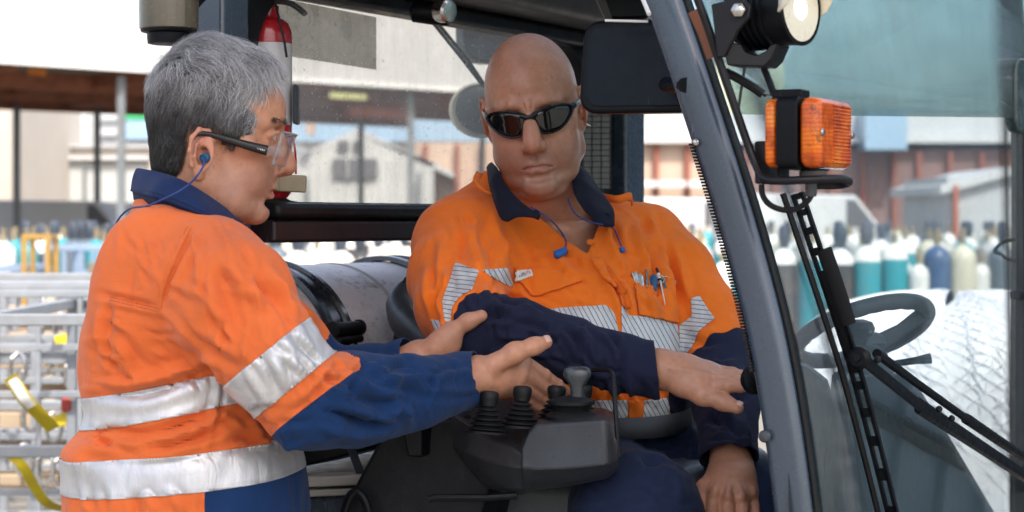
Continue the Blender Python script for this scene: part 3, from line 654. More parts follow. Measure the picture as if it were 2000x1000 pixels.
for k in range(6): MB().fbox(.17 + k * .10, .205 + k * .10, -.03, 1.36, 1.97, 2.03).build('roof_bar', M['black_frame'], fk, bevel=.008)  # out of view; guard opened into bars so more light reaches the driver
for b0_, b1_ in ((-.06, -.02), (1.36, 1.42)): MB().fbox(-.10, .78, b0_, b1_, 1.96, 2.03).build('roof_rail', M['black_frame'], fk, bevel=.012)
MB().fbox(.55, .70, -.02, .03, 1.80, 1.955).build('side_header', M['black_frame'], fk, bevel=.01)
# rear glass and sticker
MB().fbox(-.012, -.007, .06, 1.215, 1.515, 1.86).build('rear_window', M['rear_glass'], fk, smooth=False)
a0, b0 = Wpx(552, .2), .19
s_ = MB(); s_.prism([W(-.018, .10, 1.846), W(-.018, .485, 1.840), W(-.018, .485, 1.752), W(-.018, .10, 1.758)], FF * .001); s_.build('window_sticker', M['sticker_film'], fk, smooth=False)
# rear wiper behind the glass
for d in (0, 9):
    q = [P(842 + d, 40, 3.60), P(905 + d, 118, 3.66), P(945 + d * .5, 170, 3.7)]
    MB().tube(q, .0032, 8).build('rear_wiper', M['rubber'], fk)
# mirrors outside behind
mi = MB(); mi.prism(rrect(P(965, 62, 4.3), (1, .25, 0), (0, 0, 1), .135, .135, .05), Vector((-.02, .05, 0))); mi.build('rear_mirror', M['seat_vinyl'], fk, bevel=.006)
mi = MB(); mi.prism(rrect(P(1035, 70, 4.35), (1, .25, 0), (0, 0, 1), .09, .12, .04), Vector((-.02, .05, 0))); mi.build('rear_mirror', M['seat_vinyl'], fk, bevel=.006)
M['cream_plastic'] = paint('cream_plastic', (.62, .58, .46), .5, .08)
ax = Vector((.30, -.94, .05)); lm = MB().lathe([(.040, -.045), (.060, -.03), (.068, -.004), (.069, .004), (.064, .007), (.060, .004)], P(938, 216, 4.2), ax, 32, squash=(1, .86)); lm = lm.build('rear_lamp', M['cream_plastic'], fk)
MB().lathe([(.060, .002), (.056, .012), (.040, .020), (.015, .024)], P(942, 214, 4.196), ax, 32, squash=(1, .86)).build('lamp_glass', M['seat_vinyl'], lm)
# interior lamp under the header
MB().lathe([(.010, 0), (.017, .004), (.018, .03), (.018, .06), (.0175, .062)], P(803, 22, 3.2), (1, -.12, -.12), 20).build('cabin_lamp', M['black_plastic'], fk)
MB().lathe([(.018, 0), (.019, .003), (.019, .020), (.016, .024), (.010, .025)], P(858, 21, 3.18), (.75, -.65, -.12), 20).build('lamp_lens', M['chrome'], fk)
# load chart on the far pillar
c0, c1 = P(1138, 180, 3.90), P(1193, 368, 3.90)
M['chart_plate'] = paint('chart_plate', (.23, .225, .215), .5, .08, (.12, .11, .1), .3, 8)
ch = MB().box(((c0.x + c1.x) / 2, 3.90, (c0.z + c1.z) / 2), (c1.x - c0.x, .004, c0.z - c1.z)).build('load_chart', M['chart_plate'], fk, smooth=False)
hd = MB().box(((c0.x + c1.x) / 2, 3.896, c0.z - .017), (c1.x - c0.x, .003, .034)).build('chart_header', M['black_frame'], ch, smooth=False)
gm = MB()
for i in range(14): z = c0.z - .036 - i * .0111; gm.box(((c0.x + c1.x) / 2, 3.8965, z), (c1.x - c0.x, .002, .0011))
for k in (0.02, .33, .66, .98): x = c0.x + (c1.x - c0.x) * k; gm.box((x, 3.8966, (c0.z + c1.z) / 2 - .018), (.0011, .002, c0.z - c1.z - .036))
gm.build('chart_grid', M['black_frame'], ch, smooth=False)
lt = MB()
for rr, n_ in ((.006, 9), (.014, 11), (.024, 12)):
    for i in range(n_):
        if RND.random() < .8: lt.box((c0.x + .004 + i * (c1.x - c0.x - .008) / n_, 3.8935, c0.z - rr), (.0025, .001, .0042))
lt.build('chart_lettering', M['white_print'], ch, smooth=False)

# windscreen: between the leaning near pillar and the far post
def near_at(z):
    best = min(APP, key=lambda p: abs(p.z - z)); i = APP.index(best)
    for p, q in zip(APP[:-1], APP[1:]):
        if (p.z - z) * (q.z - z) <= 0: return p.lerp(q, (z - p.z) / (q.z - p.z + 1e-9)) + FF * .034
    return best + FF * .034
def far_at(z): return W(.872, 1.30, z)
def G(px, py, off=0.0):
    """the point of the windscreen seen at (px, py), lifted off outside"""
    k = (px - 1000) / FPX; Y = 2.8
    for _ in range(8):
        z = CAMZ - (py - HOR) / FPX * Y; n_, f_ = near_at(z), far_at(z); t = (k * n_.y - n_.x) / ((f_.x - n_.x) - k * (f_.y - n_.y)); Y = n_.y + t * (f_.y - n_.y)
    d = (f_ - n_).normalized(); nr = Vector((d.y, -d.x, 0))
    return P(px, py, Y) + nr * off
rows = [[near_at(z).lerp(far_at(z), t / 6) for t in range(7)] for z in [2.02 - .06 * i for i in range(22)]]
ws = MB().grid(rows).build('windscreen', M['front_glass'], fk, solid=.005, angle=60)
zb = lambda t: 1.634 + .053 * t
rows = [[near_at(z_).lerp(far_at(z_), t / 6) + Vector((.004, -.003, 0)) for t in range(7) for z_ in [2.01 + (zb(t / 6) - 2.01) * i / 6]] for i in range(7)]
MB().grid(rows).build('tint_band', M['tint_film'], fk, solid=.0008, angle=60)
# far front post with bracket, cable tie and mirror
q = [P(1974, -120, 3.66), P(1976, 0, 3.66), P(1985, 110, 3.655), P(1994, 240, 3.65), P(1996, 420, 3.65), P(1994, 700, 3.65), P(1993, 1150, 3.65)]
sweep(smoothpath(q, 4), roundprof(.030, .05, .008), (1, 0, 0), fk, 'far_front_post', M['black_frame'], angle=50)
MB().box(P(1990, 576, 3.615), (.026, .03, .016)).build('hose_clip', M['black_plastic'], fk, bevel=.003)
tie = [P(1982, 468, 3.615), P(1962, 472, 3.60), P(1946, 484, 3.59), P(1943, 492, 3.59), P(1955, 496, 3.59), P(1966, 505, 3.60), P(1984, 510, 3.615)]
MB().tube(smoothpath(tie, 5), .0022, 8, flat=(1.6, .7)).build('cable_tie', M['black_plastic'], fk)
MB().box(P(1944, 490, 3.588), (.008, .006, .008)).build('tie_head', M['black_plastic'], fk, bevel=.001)
M['mirror_teal'] = paint('mirror_teal', (.035, .06, .062), .2, .2, (.2, .22, .22), .3, 30)
mi = MB(); mi.prism(rrect(P(1977, 188, 3.60), (.55, .83, 0), (0, 0, 1), .085, .136, .03), Vector((.02, -.012, 0))); mi.build('side_mirror', M['mirror_teal'], fk, bevel=.006)
# near mirror by the pillar
M['mirror_face'] = paint('mirror_face', (.004, .009, .017), .25, .2, (.03, .04, .05), .15, 16, bmp=.0, spec=.14)  # the dark reflection in the mirror is put into the base colour
mx = (Vector((1, -.25, 0))).normalized(); mz = Vector((.06, 0, 1)).normalized(); nn = mx.cross(mz)
mc = P(1258, 131, 2.68)
mi = MB(); mi.prism(rrect(mc - nn * .012, mx, mz, .166, .126, .024, 7), nn * .030); mo = mi.build('mirror', M['black_plastic'], fk, bevel=.006, seg=3)
mi = MB(); mi.prism(rrect(mc + nn * .0185, mx, mz, .146, .106, .018, 7), nn * .003); mi.build('mirror_glass', M['mirror_face'], mo, smooth=False)
MB().tube([P(1300, 165, 2.60), P(1322, 168, 2.56), P(1340, 166, 2.52)], .010, 10).build('mirror_arm', M['black_plastic'], fk)
bx = MB(); bx.prism([P(1152, -30, 2.72), P(1262, -30, 2.72), P(1266, 38, 2.72), P(1190, 38, 2.72)], Vector((.02, .14, 0))); bx.build('roof_bracket', M['black_frame'], fk, bevel=.006)
bx = MB(); bx.prism([P(1152, -30, 2.715), P(1172, -30, 2.715), P(1196, 36, 2.715), P(1182, 36, 2.715)], Vector((0, .02, 0))); bx.build('bracket_edge', M['header_trim'], fk, smooth=False)
MB().tube([P(1248, -20, 2.50), P(1268, 28, 2.47)], .0028, 8).build('trim_strip', M['white_steel'], fk)
MB().tube([P(1182, 40, 2.60), P(1266, 42, 2.58)], .0018, 6).build('trim_strip', M['white_steel'], fk)

# precleaner bowl at the left of the rear post
M['smoke_bowl'] = paint('smoke_bowl', (.105, .085, .052), .22, .2, (.03, .03, .03), .5, 18, coat=.4)
pc = P(330, 60, 2.75); pz = Vector((0, 0, 1))
pb = MB().lathe([(.037, 0), (.0405, .003), (.041, .03), (.0415, .09), (.041, .10)], pc, pz, 32).build('precleaner_bowl', M['smoke_bowl'], fk)
MB().lathe([(.024, -.019), (.029, -.018), (.030, -.010), (.030, -.004), (.038, -.002), (.039, .0015)], pc, pz, 32).build('bowl_rim', M['black_plastic'], pb)
MB().lathe([(.010, -.035), (.010, -.02)], P(352, 60, 2.76), pz, 12).build('bowl_pipe', M['rubber'], pb)
MB().tube([P(398, -10, 2.78), P(380, 10, 2.76), P(372, 16, 2.75)], .007, 10).build('bowl_arm', M['black_plastic'], pb)

# seat
def pillow(c, u, v, w, h, t, r, name, mat, parent, seg=4):
    m_ = MB(); u, v = Vector(u).normalized(), Vector(v).normalized(); n_ = u.cross(v)
    m_.prism(rrect(Vector(c) - n_ * t / 2, u, v, w, h, r, 6), n_ * t); return m_.build(name, mat, parent, bevel=min(t * .42, .03), seg=seg)
bu = (Vector((.97, .24, 0))).normalized(); bv = (Vector((.10, .28, .95))).normalized()
sb = pillow(P(1060, 740, 3.42), bu, bv, .44, .44, .11, .10, 'seat_back', M['seat_vinyl'], fk)
sp = [P(800, 560, 3.30), P(783, 592, 3.25), P(790, 628, 3.20), P(826, 664, 3.12), P(868, 700, 3.06), P(890, 760, 3.04)]
MB().tube(smoothpath(sp, 5), [.020 + .012 * min(1, i / 6) for i in range(26)], 14, flat=(1, .75)).build('seat_bolster', M['seat_vinyl'], fk)
MB().tube(smoothpath([p + Vector((-.004, -.022, .014)) for p in sp], 5), .0035, 8).build('seat_piping', M['rubber'], fk)
sw = [P(800, 640, 3.25), P(792, 690, 3.22), P(800, 780, 3.2)]
MB().tube(smoothpath(sw, 4), .035, 12, flat=(1, .6)).build('seat_side', M['black_plastic'], fk)
pillow(P(1120, 960, 3.05), FF, FS, .50, .52, .12, .08, 'seat_cushion', M['seat_vinyl'], fk)

# tank straps and cradle (the tank itself is a thing of its own)
TKR = .157; TKY = 3.24; TKC = P(510, 520, TKY) - Vector((0, 0, TKR)); TKZ = Vector((0, 0, 1))
def tkp(u, ang, r): return TKC + FS * u + (FF * math.sin(R(ang)) + TKZ * math.cos(R(ang))) * r
for u0 in (.0, .40):
    rows = []
    for a_ in range(-60, 131, 6): rows.append([tkp(u0 + du, a_, TKR + dr) for du, dr in ((-.035, .003), (-.033, .011), (-.020, .012), (-.017, .007), (.017, .007), (.020, .012), (.033, .011), (.035, .003))])
    st = MB().grid(rows).build('tank_strap', M['strap_black'] if 'strap_black' in M else M.setdefault('strap_black', paint('strap_black', (.014, .018, .024), .24, .3, (.10, .06, .04), .3, 20, coat=.4)), fk, angle=30)
    if u0 == 0:
        for a_, hw in ((70, .036), (76, .034)): MB().tube([tkp(u0 - hw, a_, TKR + .018), tkp(u0 + hw, a_, TKR + .018)], .011 if a_ == 70 else .006, 12).build('strap_hinge', M['black_frame'], st)
        for s_ in (-1, 1): MB().lathe([(.003, 0), (.013, .001), (.013, .007), (.004, .009)], tkp(u0 + s_ * .033, 70, TKR + .018), FS * s_, 14).build('hinge_bolt', M['rubber'], st)
        for du in (-.024, .0, .024):
            MB().tube([tkp(u0 + du, a_, TKR + .013) for a_ in range(79, 128, 6)], .007, 8).build('strap_rib', M['strap_black'], st)
MB().fbox(-.24, .05, .25, 1.2, 1.045, 1.085).build('tank_cradle', M['black_frame'], fk, bevel=.008)
cb = MB(); cb.prism([P(588, 868, 2.95), P(700, 850, 2.95), P(716, 880, 2.95), P(590, 912, 2.95)], FS * .10); cb.build('cradle_bracket', M['black_frame'], fk, bevel=.004)
MB().tube([P(676, 850, 2.90), P(708, 935, 2.86)], .011, 4, flat=(1, .6)).build('cradle_strut', M['black_frame'], fk, smooth=False)
# light grey engine cover below, dark body behind
M['cover_grey'] = paint('cover_grey', (.36, .35, .33), .6, .1, (.2, .18, .16), .4, 8)
for (y0, y1) in ((931, 953), (957, 972)):
    pv = MB(); pv.prism([P(585, y0 + 1, 2.86), P(720, y0 - 4, 2.84), P(720, y1 - 6, 2.84), P(585, y1, 2.86)], FS * .06); pv.build('engine_cover', M['cover_grey'], fk, bevel=.003)
pv = MB(); pv.prism([P(560, 975, 2.87), P(730, 962, 2.85), P(730, 1200, 2.85), P(560, 1200, 2.87)], FS * .5); pv.build('engine_panel', M['truck_paint'], fk, bevel=.01)
# dark support of the arm rest console
pv = MB(); pv.prism([P(640, 1040, 2.76), P(745, 845, 2.76), P(800, 820, 2.76), P(905, 815, 2.76), P(960, 940, 2.74), P(930, 1040, 2.74)], FS * .16); pv.build('console_support', M['black_plastic'], fk, bevel=.008)
pv = MB(); pv.prism([P(783, 835, 2.735), P(824, 832, 2.735), P(824, 893, 2.735), P(795, 893, 2.735)], FS * .03); pv.build('support_bracket', M['black_plastic'], fk, bevel=.004)
MB().tube(smoothpath([P(670, 1005, 2.72), P(684, 968, 2.72), P(700, 962, 2.72), P(715, 985, 2.72), P(722, 1020, 2.72)], 4), .006, 8).build('support_loop', M['black_plastic'], fk)
MB().tube([P(838, 975, 2.66), P(850, 972, 2.66), P(950, 972, 2.66), P(1010, 968, 2.66)], .005, 8).build('adjust_bar', M['black_plastic'], fk)
# console
cols = [(860, 2.80, 800, 810, 850, 864), (866, 2.79, 792, 808, 858, 880), (886, 2.75, 784, 812, 868, 902), (945, 2.66, 780, 850, 893, 952), (1000, 2.62, 780, 876, 905, 968), (1024, 2.61, 782, 887, 909, 966)]
def console(cols, name, mat, parent, depth=.17):
    rows = []
    for x, Y, yb, yt, yc, yu in cols:
        xb = x + (1000 - x) * .02
        rows.append([P(xb, yb, Y + depth), P(x, yt, Y + .004), P(x, yc, Y), P(x, yc + 6, Y - .002), P(x + 2, yu - 12, Y + .03), P(x + 3, yu, Y + .07), P(x + 4, yu - 8, Y + depth)])
    m_ = MB(); n_ = len(rows[0])
    m_.add([p for r_ in rows for p in r_], [(i * n_ + k, (i + 1) * n_ + k, (i + 1) * n_ + (k + 1) % n_, i * n_ + (k + 1) % n_) for i in range(len(rows) - 1) for k in range(n_)] + [tuple(range(n_)), tuple(range((len(rows) - 1) * n_ + n_ - 1, (len(rows) - 1) * n_ - 1, -1))])
    return m_.build(name, mat, parent, angle=28, bevel=.004, seg=3)
cn = console(cols, 'console', M['console_plastic'], fk)
cols2 = [(1018, 2.60, 800, 880, 906, 964), (1034, 2.597, 800, 842, 908, 962), (1048, 2.593, 798, 829, 910, 958), (1110, 2.58, 797, 825, 908, 950), (1178, 2.565, 796, 820, 902, 936), (1190, 2.57, 798, 826, 900, 930), (1206, 2.60, 806, 872, 895, 918)]
console(cols2, 'console_cover', M['console_plastic'], cn)
def lever(bx, by, Y, kx, ky, bw, parent):
    base = P(bx, by, Y); top = P(kx, ky, Y + .004); ax = (top - base); L = ax.length; prof_ = []
    n_ = 5; r0 = bw * Y / FPX / 2; bh = L * .74
    prof_ += [(r0 * 1.12, -.002), (r0 * 1.14, .001)]
    for i in range(n_):
        r_ = r0 * (1 - .50 * i / (n_ - 1)); h0 = .002 + bh * i / n_
        prof_ += [(r_ * .80, h0), (r_ * 1.06, h0 + bh * .045), (r_ * 1.08, h0 + bh * .085), (r_ * .78, h0 + bh * .17)]
    lv = MB().lathe(prof_ + [(.006, bh)], base, ax, 20, squash=(1, .85)).build('lever_boot', M['rubber'], parent)
    MB().lathe([(.006, bh * .95), (.0075, L * .76), (.0105, L * .80), (.0108, L * .88), (.0124, L * 1.0), (.0128, L * 1.14), (.0115, L * 1.22), (.007, L * 1.26)], base, ax, 18).build('lever_knob', M['rubber'], lv)
    return lv
lever(950, 845, 2.615, 955, 780, 72, cn); lever(1016, 834, 2.63, 1020, 770, 72, cn); lever(1083, 826, 2.665, 1087, 768, 72, cn); lever(1142, 820, 2.72, 1140, 766, 50, cn)
# mini joystick with paddle head
jb = P(1116, 817, 2.635)
jo = MB().lathe([(.034, 0), (.034, .004), (.030, .007), (.024, .010), (.026, .016), (.031, .020), (.031, .024), (.022, .027), (.012, .029)], jb, (0, -.05, 1), 28, squash=(1, .8)).build('joystick_boot', M['rubber'], cn)
mb = MB(); c = P(1127, 739, 2.66)
sec = [(783, 14, .011), (765, 13, .011), (752, 15, .012), (743, 21, .014), (735, 26, .015), (727, 27, .014), (720, 24, .011), (716, 17, .006)]
rows = []
for y_, hw, dp in sec:
    r_ = []
    for k in range(20):
        a_ = 2 * math.pi * k / 20; r_.append(P(1128 + hw * math.cos(a_) * (1 if math.cos(a_) > 0 else 1.05), y_, 2.635) + Vector((0, dp * math.sin(a_) * (.55 if math.sin(a_) < 0 else 1), 0)))
    rows.append(r_)
mb.add([p for r_ in rows for p in r_], [(i * 20 + k, i * 20 + (k + 1) % 20, (i + 1) * 20 + (k + 1) % 20, (i + 1) * 20 + k) for i in range(len(rows) - 1) for k in range(20)] + [tuple(range(20)), tuple(range(len(rows) * 20 - 1, len(rows) * 20 - 21, -1))])
M['joy_plastic'] = paint('joy_plastic', (.028, .036, .042), .28, .2, (.2, .2, .2), .12, 20, coat=.2)
mb.build('joystick', M['joy_plastic'], jo, angle=60)
MB().tube(smoothpath([P(1148, 723, 2.75), P(1180, 722, 2.72), P(1192, 725, 2.70), P(1198, 738, 2.68), P(1201, 780, 2.66), P(1205, 840, 2.64), P(1208, 893, 2.63)], 5), .0032, 10).build('guard_wire', M['black_frame'], cn)
MB().box(P(900, 776, 2.86), (.05, .04, .010)).build('console_tray', M['console_plastic'], cn, bevel=.003)

# steering wheel, column, dash behind the windscreen
sn = Vector((-.236, .42, .876)).normalized(); su = Vector((FS.x, FS.y, 0)); su = (su - sn * su.dot(sn)).normalized(); sv = sn.cross(su); scn = P(1683, 648, 3.20); SR = .110
M['wheel_rim'] = paint('wheel_rim', (.06, .07, .075), .45, .15, (.14, .15, .15), .25, 24, bmp=.2)
rim = MB(); N = 72; vs_ = []; fs = []
for i in range(N):
    a_ = 2 * math.pi * i / N; rad = su * math.cos(a_) + sv * math.sin(a_)
    for k in range(12):
        b_ = 2 * math.pi * k / 12; rr = .0125 + (.0014 * abs(math.sin(i * math.pi / 3)) if math.cos(b_) < 0 else 0)
        vs_.append(scn + rad * (SR + rr * math.cos(b_)) + sn * rr * math.sin(b_))
for i in range(N):
    for k in range(12): fs.append((i * 12 + k, ((i + 1) % N) * 12 + k, ((i + 1) % N) * 12 + (k + 1) % 12, i * 12 + (k + 1) % 12))
rim.add(vs_, fs); wh = rim.build('steering_wheel', M['wheel_rim'], fk, angle=70)
hub = scn - sn * .035
MB().lathe([(.012, -.01), (.030, 0), (.033, .012), (.026, .022), (.008, .026)], hub, sn, 24).build('wheel_hub', M['wheel_rim'], wh)
for a_ in (35, 180, 290):
    rad = su * math.cos(R(a_)) + sv * math.sin(R(a_)); MB().tube([hub + rad * .02 + sn * .008, hub + rad * .06 + sn * .018, scn + rad * (SR - .004)], [.011, .008, .009], 8, flat=(1.3, .6)).build('wheel_spoke', M['wheel_rim'], wh)
MB().lathe([(.004, 0), (.010, .002), (.012, .012), (.021, .018), (.0235, .028), (.019, .038), (.006, .042)], P(1680, 676, 3.12), (0, 0, 1), 20).build('spinner_knob', M['black_plastic'], wh)
MB().lathe([(.046, -.08), (.045, -.02), (.043, .0), (.0425, .003), (.041, .006), (.036, .022), (.024, .034), (.006, .038)], P(1690, 720, 3.13), (-.1, 0, 1), 28).build('column_cowl', M['dash_plastic'], fk)
MB().tube([P(1735, 712, 3.2), P(1790, 704, 3.2), P(1818, 700, 3.2)], [.005, .006, .009], 10).build('column_lever', M['black_plastic'], fk)
def Gd(px, py, d): return P(px, py, G(px, min(py, 980)).y + d)
def dashpiece(outl, d, th, name):
    n_ = len(outl); m_ = MB(); f_ = [Gd(x, y, d) for x, y in outl]; b_ = [Gd(x + 4, y + (2 if y > 760 else -4), d + th) for x, y in outl]; c_ = sum(f_, Vector()) / n_
    m_.add(f_ + b_, [(i, (i + 1) % n_, (i + 1) % n_ + n_, i + n_) for i in range(n_)]); q_ = len(m_.v)
    cx, cy = 1690, 980; m_.add([Gd(cx, cy, d), Gd(cx, cy, d + th)], []); m_.f += [(i, (i + 1) % n_, q_) for i in range(n_)] + [((i + 1) % n_ + n_, i + n_, q_ + 1) for i in range(n_)]
    return m_.build(name, M['dash_plastic'], fk, angle=40, bevel=.008, seg=3)
dashpiece([(1625, 730), (1650, 728), (1655, 735), (1740, 733), (1770, 731), (1790, 760), (1850, 850), (1945, 1010), (1985, 1120), (1985, 1300), (1600, 1300), (1610, 900)], .07, .16, 'dash')
dashpiece([(1540, 706), (1575, 716), (1612, 745), (1632, 800), (1645, 900), (1660, 1300), (1540, 1300)], .055, .12, 'dash_side')
MB().lathe([(.004, 0), (.016, .002), (.020, .012), (.018, .020), (.010, .024)], P(1466, 742, 2.60), (.3, -.9, .1), 18).build('side_knob', M['black_plastic'], fk)
# wiper: blade with slots, two parallel arms
def gpath(pts, off): return [G(x, y, off) for x, y in pts]
bp = [(1512, 378), (1530, 432), (1552, 498), (1578, 575), (1603, 652), (1622, 712), (1645, 795), (1670, 890), (1700, 1010)]
wb = MB()
ctr = smoothpath(gpath(bp, .030), 5)
for i in range(len(ctr) - 1):
    p, q = ctr[i], ctr[i + 1]; t = (q - p).normalized(); sd_ = t.cross(Vector((-.5, -.85, 0))).normalized(); hw = .0085
    for s_ in (-1, 1): wb.prism([p + sd_ * s_ * hw, p + sd_ * s_ * (hw - .0045), q + sd_ * s_ * (hw - .0045), q + sd_ * s_ * hw], Vector((.004, .008, 0)))
    if i % 3 == 0 or 12 < i < 26: wb.prism([p + sd_ * hw * .9, p - sd_ * hw * .9, q - sd_ * hw * .9, q + sd_ * hw * .9], Vector((.004, .006, 0)))
bl = wb.build('wiper_blade', M['black_plastic'], fk, smooth=False)
MB().tube(smoothpath(gpath(bp, .012), 5), .004, 6).build('wiper_rubber', M['rubber'], bl)
sp_ = smoothpath(gpath([(1548, 486), (1572, 556), (1596, 632)], .042), 5); MB().tube(sp_, .010, 8, flat=(1, .35), up=(1, 0, 0)).build('blade_clamp', M['black_plastic'], bl)
pp = G(1616, 697, .045); MB().lathe([(.004, 0), (.014, .001), (.015, .010), (.010, .014)], pp, (-.5, -.85, 0), 16).build('blade_pivot', M['black_plastic'], bl)
wa = MB().tube(gpath([(1608, 690), (1660, 732), (1738, 792)], .045), [.010, .009, .009], 8, flat=(1, .5)).build('wiper_arm', M['black_plastic'], fk)
MB().tube(gpath([(1736, 790), (1850, 862), (2030, 976)], .042), [.0125, .0115, .0115], 8, flat=(1, .55)).build('arm_channel', M['black_plastic'], wa)
MB().tube(gpath([(1640, 688), (1720, 745), (1830, 820)], .050), [.0065, .006, .006], 8).build('arm_link', M['black_plastic'], wa)
MB().tube(gpath([(1825, 815), (1930, 882), (2030, 945)], .048), [.0085, .008, .008], 8).build('arm_link', M['black_plastic'], wa)
for x, y in ((1758, 796), (1784, 814), (1632, 700), (1962, 910)): MB().ball(G(x, y, .056), .005, 8, 6).build('arm_rivet', M['rubber'], wa)

# work lamp on its bracket
la = Vector((.76, -.64, .02)).normalized(); lc = P(1462, 26, 2.36)
wl = MB().lathe([(.015, -.020), (.036, -.012), (.041, 0), (.042, .03), (.043, .065), (.044, .072), (.0405, .074), (.039, .066)], lc, la, 36).build('work_lamp', M['black_plastic'], fk)
M['lamp_reflector'] = paint('lamp_reflector', (.80, .76, .60), .3, .05)
m, t, b = mat_new('lamp_lit'); b.inputs['Base Color'].default_value = (1, .98, .9, 1); b.inputs['Emission Color'].default_value = (1, .97, .85, 1); b.inputs['Emission Strength'].default_value = 3.0; M['lamp_lit'] = m
lt_ = MB().lathe([(.002, .0), (.024, .0005), (.037, .010), (.039, .012)], lc + la * .060, la, 32).build('lamp_reflector', M['lamp_reflector'], wl)
MB().lathe([(.001, .010), (.012, .009), (.020, .004), (.0245, -.001)], lc + la * .064, la, 28).build('lamp_lens', M['lamp_lit'], wl)
hood = []
for i in range(25):
    a_ = R(-70 + 200 * i / 24); e1 = Vector((0, 0, 1)) - la * la.z; e1.normalize(); e2 = la.cross(e1)
    d = e1 * math.cos(a_ - R(30)) + e2 * math.sin(a_ - R(30)); hood.append([lc + d * .0425 + la * .070, lc + d * .0455 + la * (.070 + .034 * math.sin(math.pi * i / 24) ** .6)])
MB().grid(hood).build('lamp_hood', M['lamp_reflector'], wl, solid=.003)
for k in range(5): MB().lathe([(.0425, 0), (.0455, .001), (.0455, .003), (.0425, .004)], lc + la * (.004 + k * .009), la, 28).build('lamp_fin', M['black_plastic'], wl)
br = MB(); br.prism([P(1388, 8, 2.30), P(1448, -6, 2.29), P(1466, 12, 2.285), P(1462, 34, 2.285), P(1440, 60, 2.29), P(1414, 112, 2.30), P(1400, 112, 2.30), P(1394, 60, 2.30)], Vector((.004, .006, 0))); b1 = br.build('lamp_bracket', M['black_frame'], fk, smooth=False, bevel=.002)
MB().lathe([(.003, 0), (.0085, .0005), (.0085, .005), (.006, .007), (.002, .0075)], P(1443, 20, 2.286), (-.3, -.95, 0), 6).build('bracket_bolt', M['chrome'], b1)
br = MB(); br.prism([P(1412, 96, 2.32), P(1428, 82, 2.32), P(1446, 86, 2.32), P(1456, 102, 2.32), P(1478, 108, 2.32), P(1496, 98, 2.32), P(1506, 84, 2.32), P(1520, 84, 2.32), P(1506, 116, 2.32), P(1492, 130, 2.32), P(1420, 128, 2.32)], Vector((.02, .04, 0))); br.build('lamp_cradle', M['black_frame'], b1, smooth=False, bevel=.002)
# amber indicator
def amber_mat():
    """clear amber moulding with darker prisms and dark reflectors inside, given as colour"""
    m, t, b = mat_new('amber_lens'); v = coords(t)
    n = noise(t, 26, 4, .6); c = ramp(t, n, [(.32, (.30, .030, .001)), (.52, (.72, .13, .003)), (.72, (.95, .30, .012))]).outputs[0]
    w = node(t, 'ShaderNodeTexWave', Scale=62, Distortion=1.0, Detail=2); w.bands_direction = 'Z'; t.links.new(v, w.inputs['Vector']); c = mixc(t, ramp(t, w.outputs['Fac'], [(.0, .45), (.35, 0.)]).outputs[0], c, (.28, .03, .002))
    n2 = noise(t, 48, 6, .8); c = mixc(t, ramp(t, n2, [(.55, 0.), (.66, .8)]).outputs[0], c, (.07, .012, .004))
    t.links.new(c, b.inputs['Base Color']); b.inputs['Roughness'].default_value = .13; b.inputs['Specular IOR Level'].default_value = .5
    b.inputs['Subsurface Weight'].default_value = .25; b.inputs['Subsurface Radius'].default_value = (.02, .006, .001); b.inputs['Subsurface Scale'].default_value = .3
    return m
M['amber'] = amber_mat()
q0 = P(1580, 258, 2.27)
def ind(f0, f1, s0, s1, h, name, mat, parent, bev): 
    m_ = MB(); c_ = q0; m_.prism(rrect(c_ + FF * f0 + FS * ((s0 + s1) / 2), FS, (0, 0, 1), s1 - s0, h, .012, 5), FF * (f1 - f0)); return m_.build(name, mat, parent, bevel=bev, seg=3)
ib = ind(-.040, -.014, -.001, .121, .084, 'indicator', M['black_plastic'], fk, .002)
ind(-.056, -.041, 0.003, .117, .079, 'indicator_lens', M['amber'], ib, .006)
il = ind(-.013, .013, 0.0, .12, .081, 'indicator_lens', M['amber'], ib, .010)
rb = MB()
for i in range(17): rb.fbox(0, 0, 0, 0, 0, 0) if False else rb.box(q0 + FF * .0135 + FS * .078 + Vector((0, 0, -.033 + i * .0041)), (.0022, .064, .0022), Matrix.Rotation(-TH, 3, 'Z'))
rb.build('lens_ribs', M['amber'], il, bevel=.0008)
for s_, z_ in ((.008, 0), (.114, 0)): MB().lathe([(.001, 0), (.0045, .0003), (.004, .0025), (.001, .003)], q0 + FF * .0128 + FS * s_ + Vector((0, 0, z_)), FF, 10).build('lens_screw', M['chrome'], il)
MB().box(P(1545, 184, 2.31), (.036, .03, .010), Matrix.Rotation(-TH, 3, 'Z')).build('indicator_tab', M['black_plastic'], ib, bevel=.002)
rb = MB(); rb.box(P(1508, 318, 2.34), (.030, .04, .05), Matrix.Rotation(-TH, 3, 'Z')); rb.build('indicator_mount', M['black_frame'], ib, bevel=.003)
MB().lathe([(.014, 0), (.016, .002), (.016, .009), (.012, .011)], P(1588, 350, 2.31), (0, 0, 1), 18).build('mount_collar', M['header_trim'], ib)
MB().lathe([(.006, 0), (.007, .003), (.007, .022)], P(1584, 384, 2.31), (0, 0, 1), 12).build('cable_gland', M['seat_vinyl'], ib)
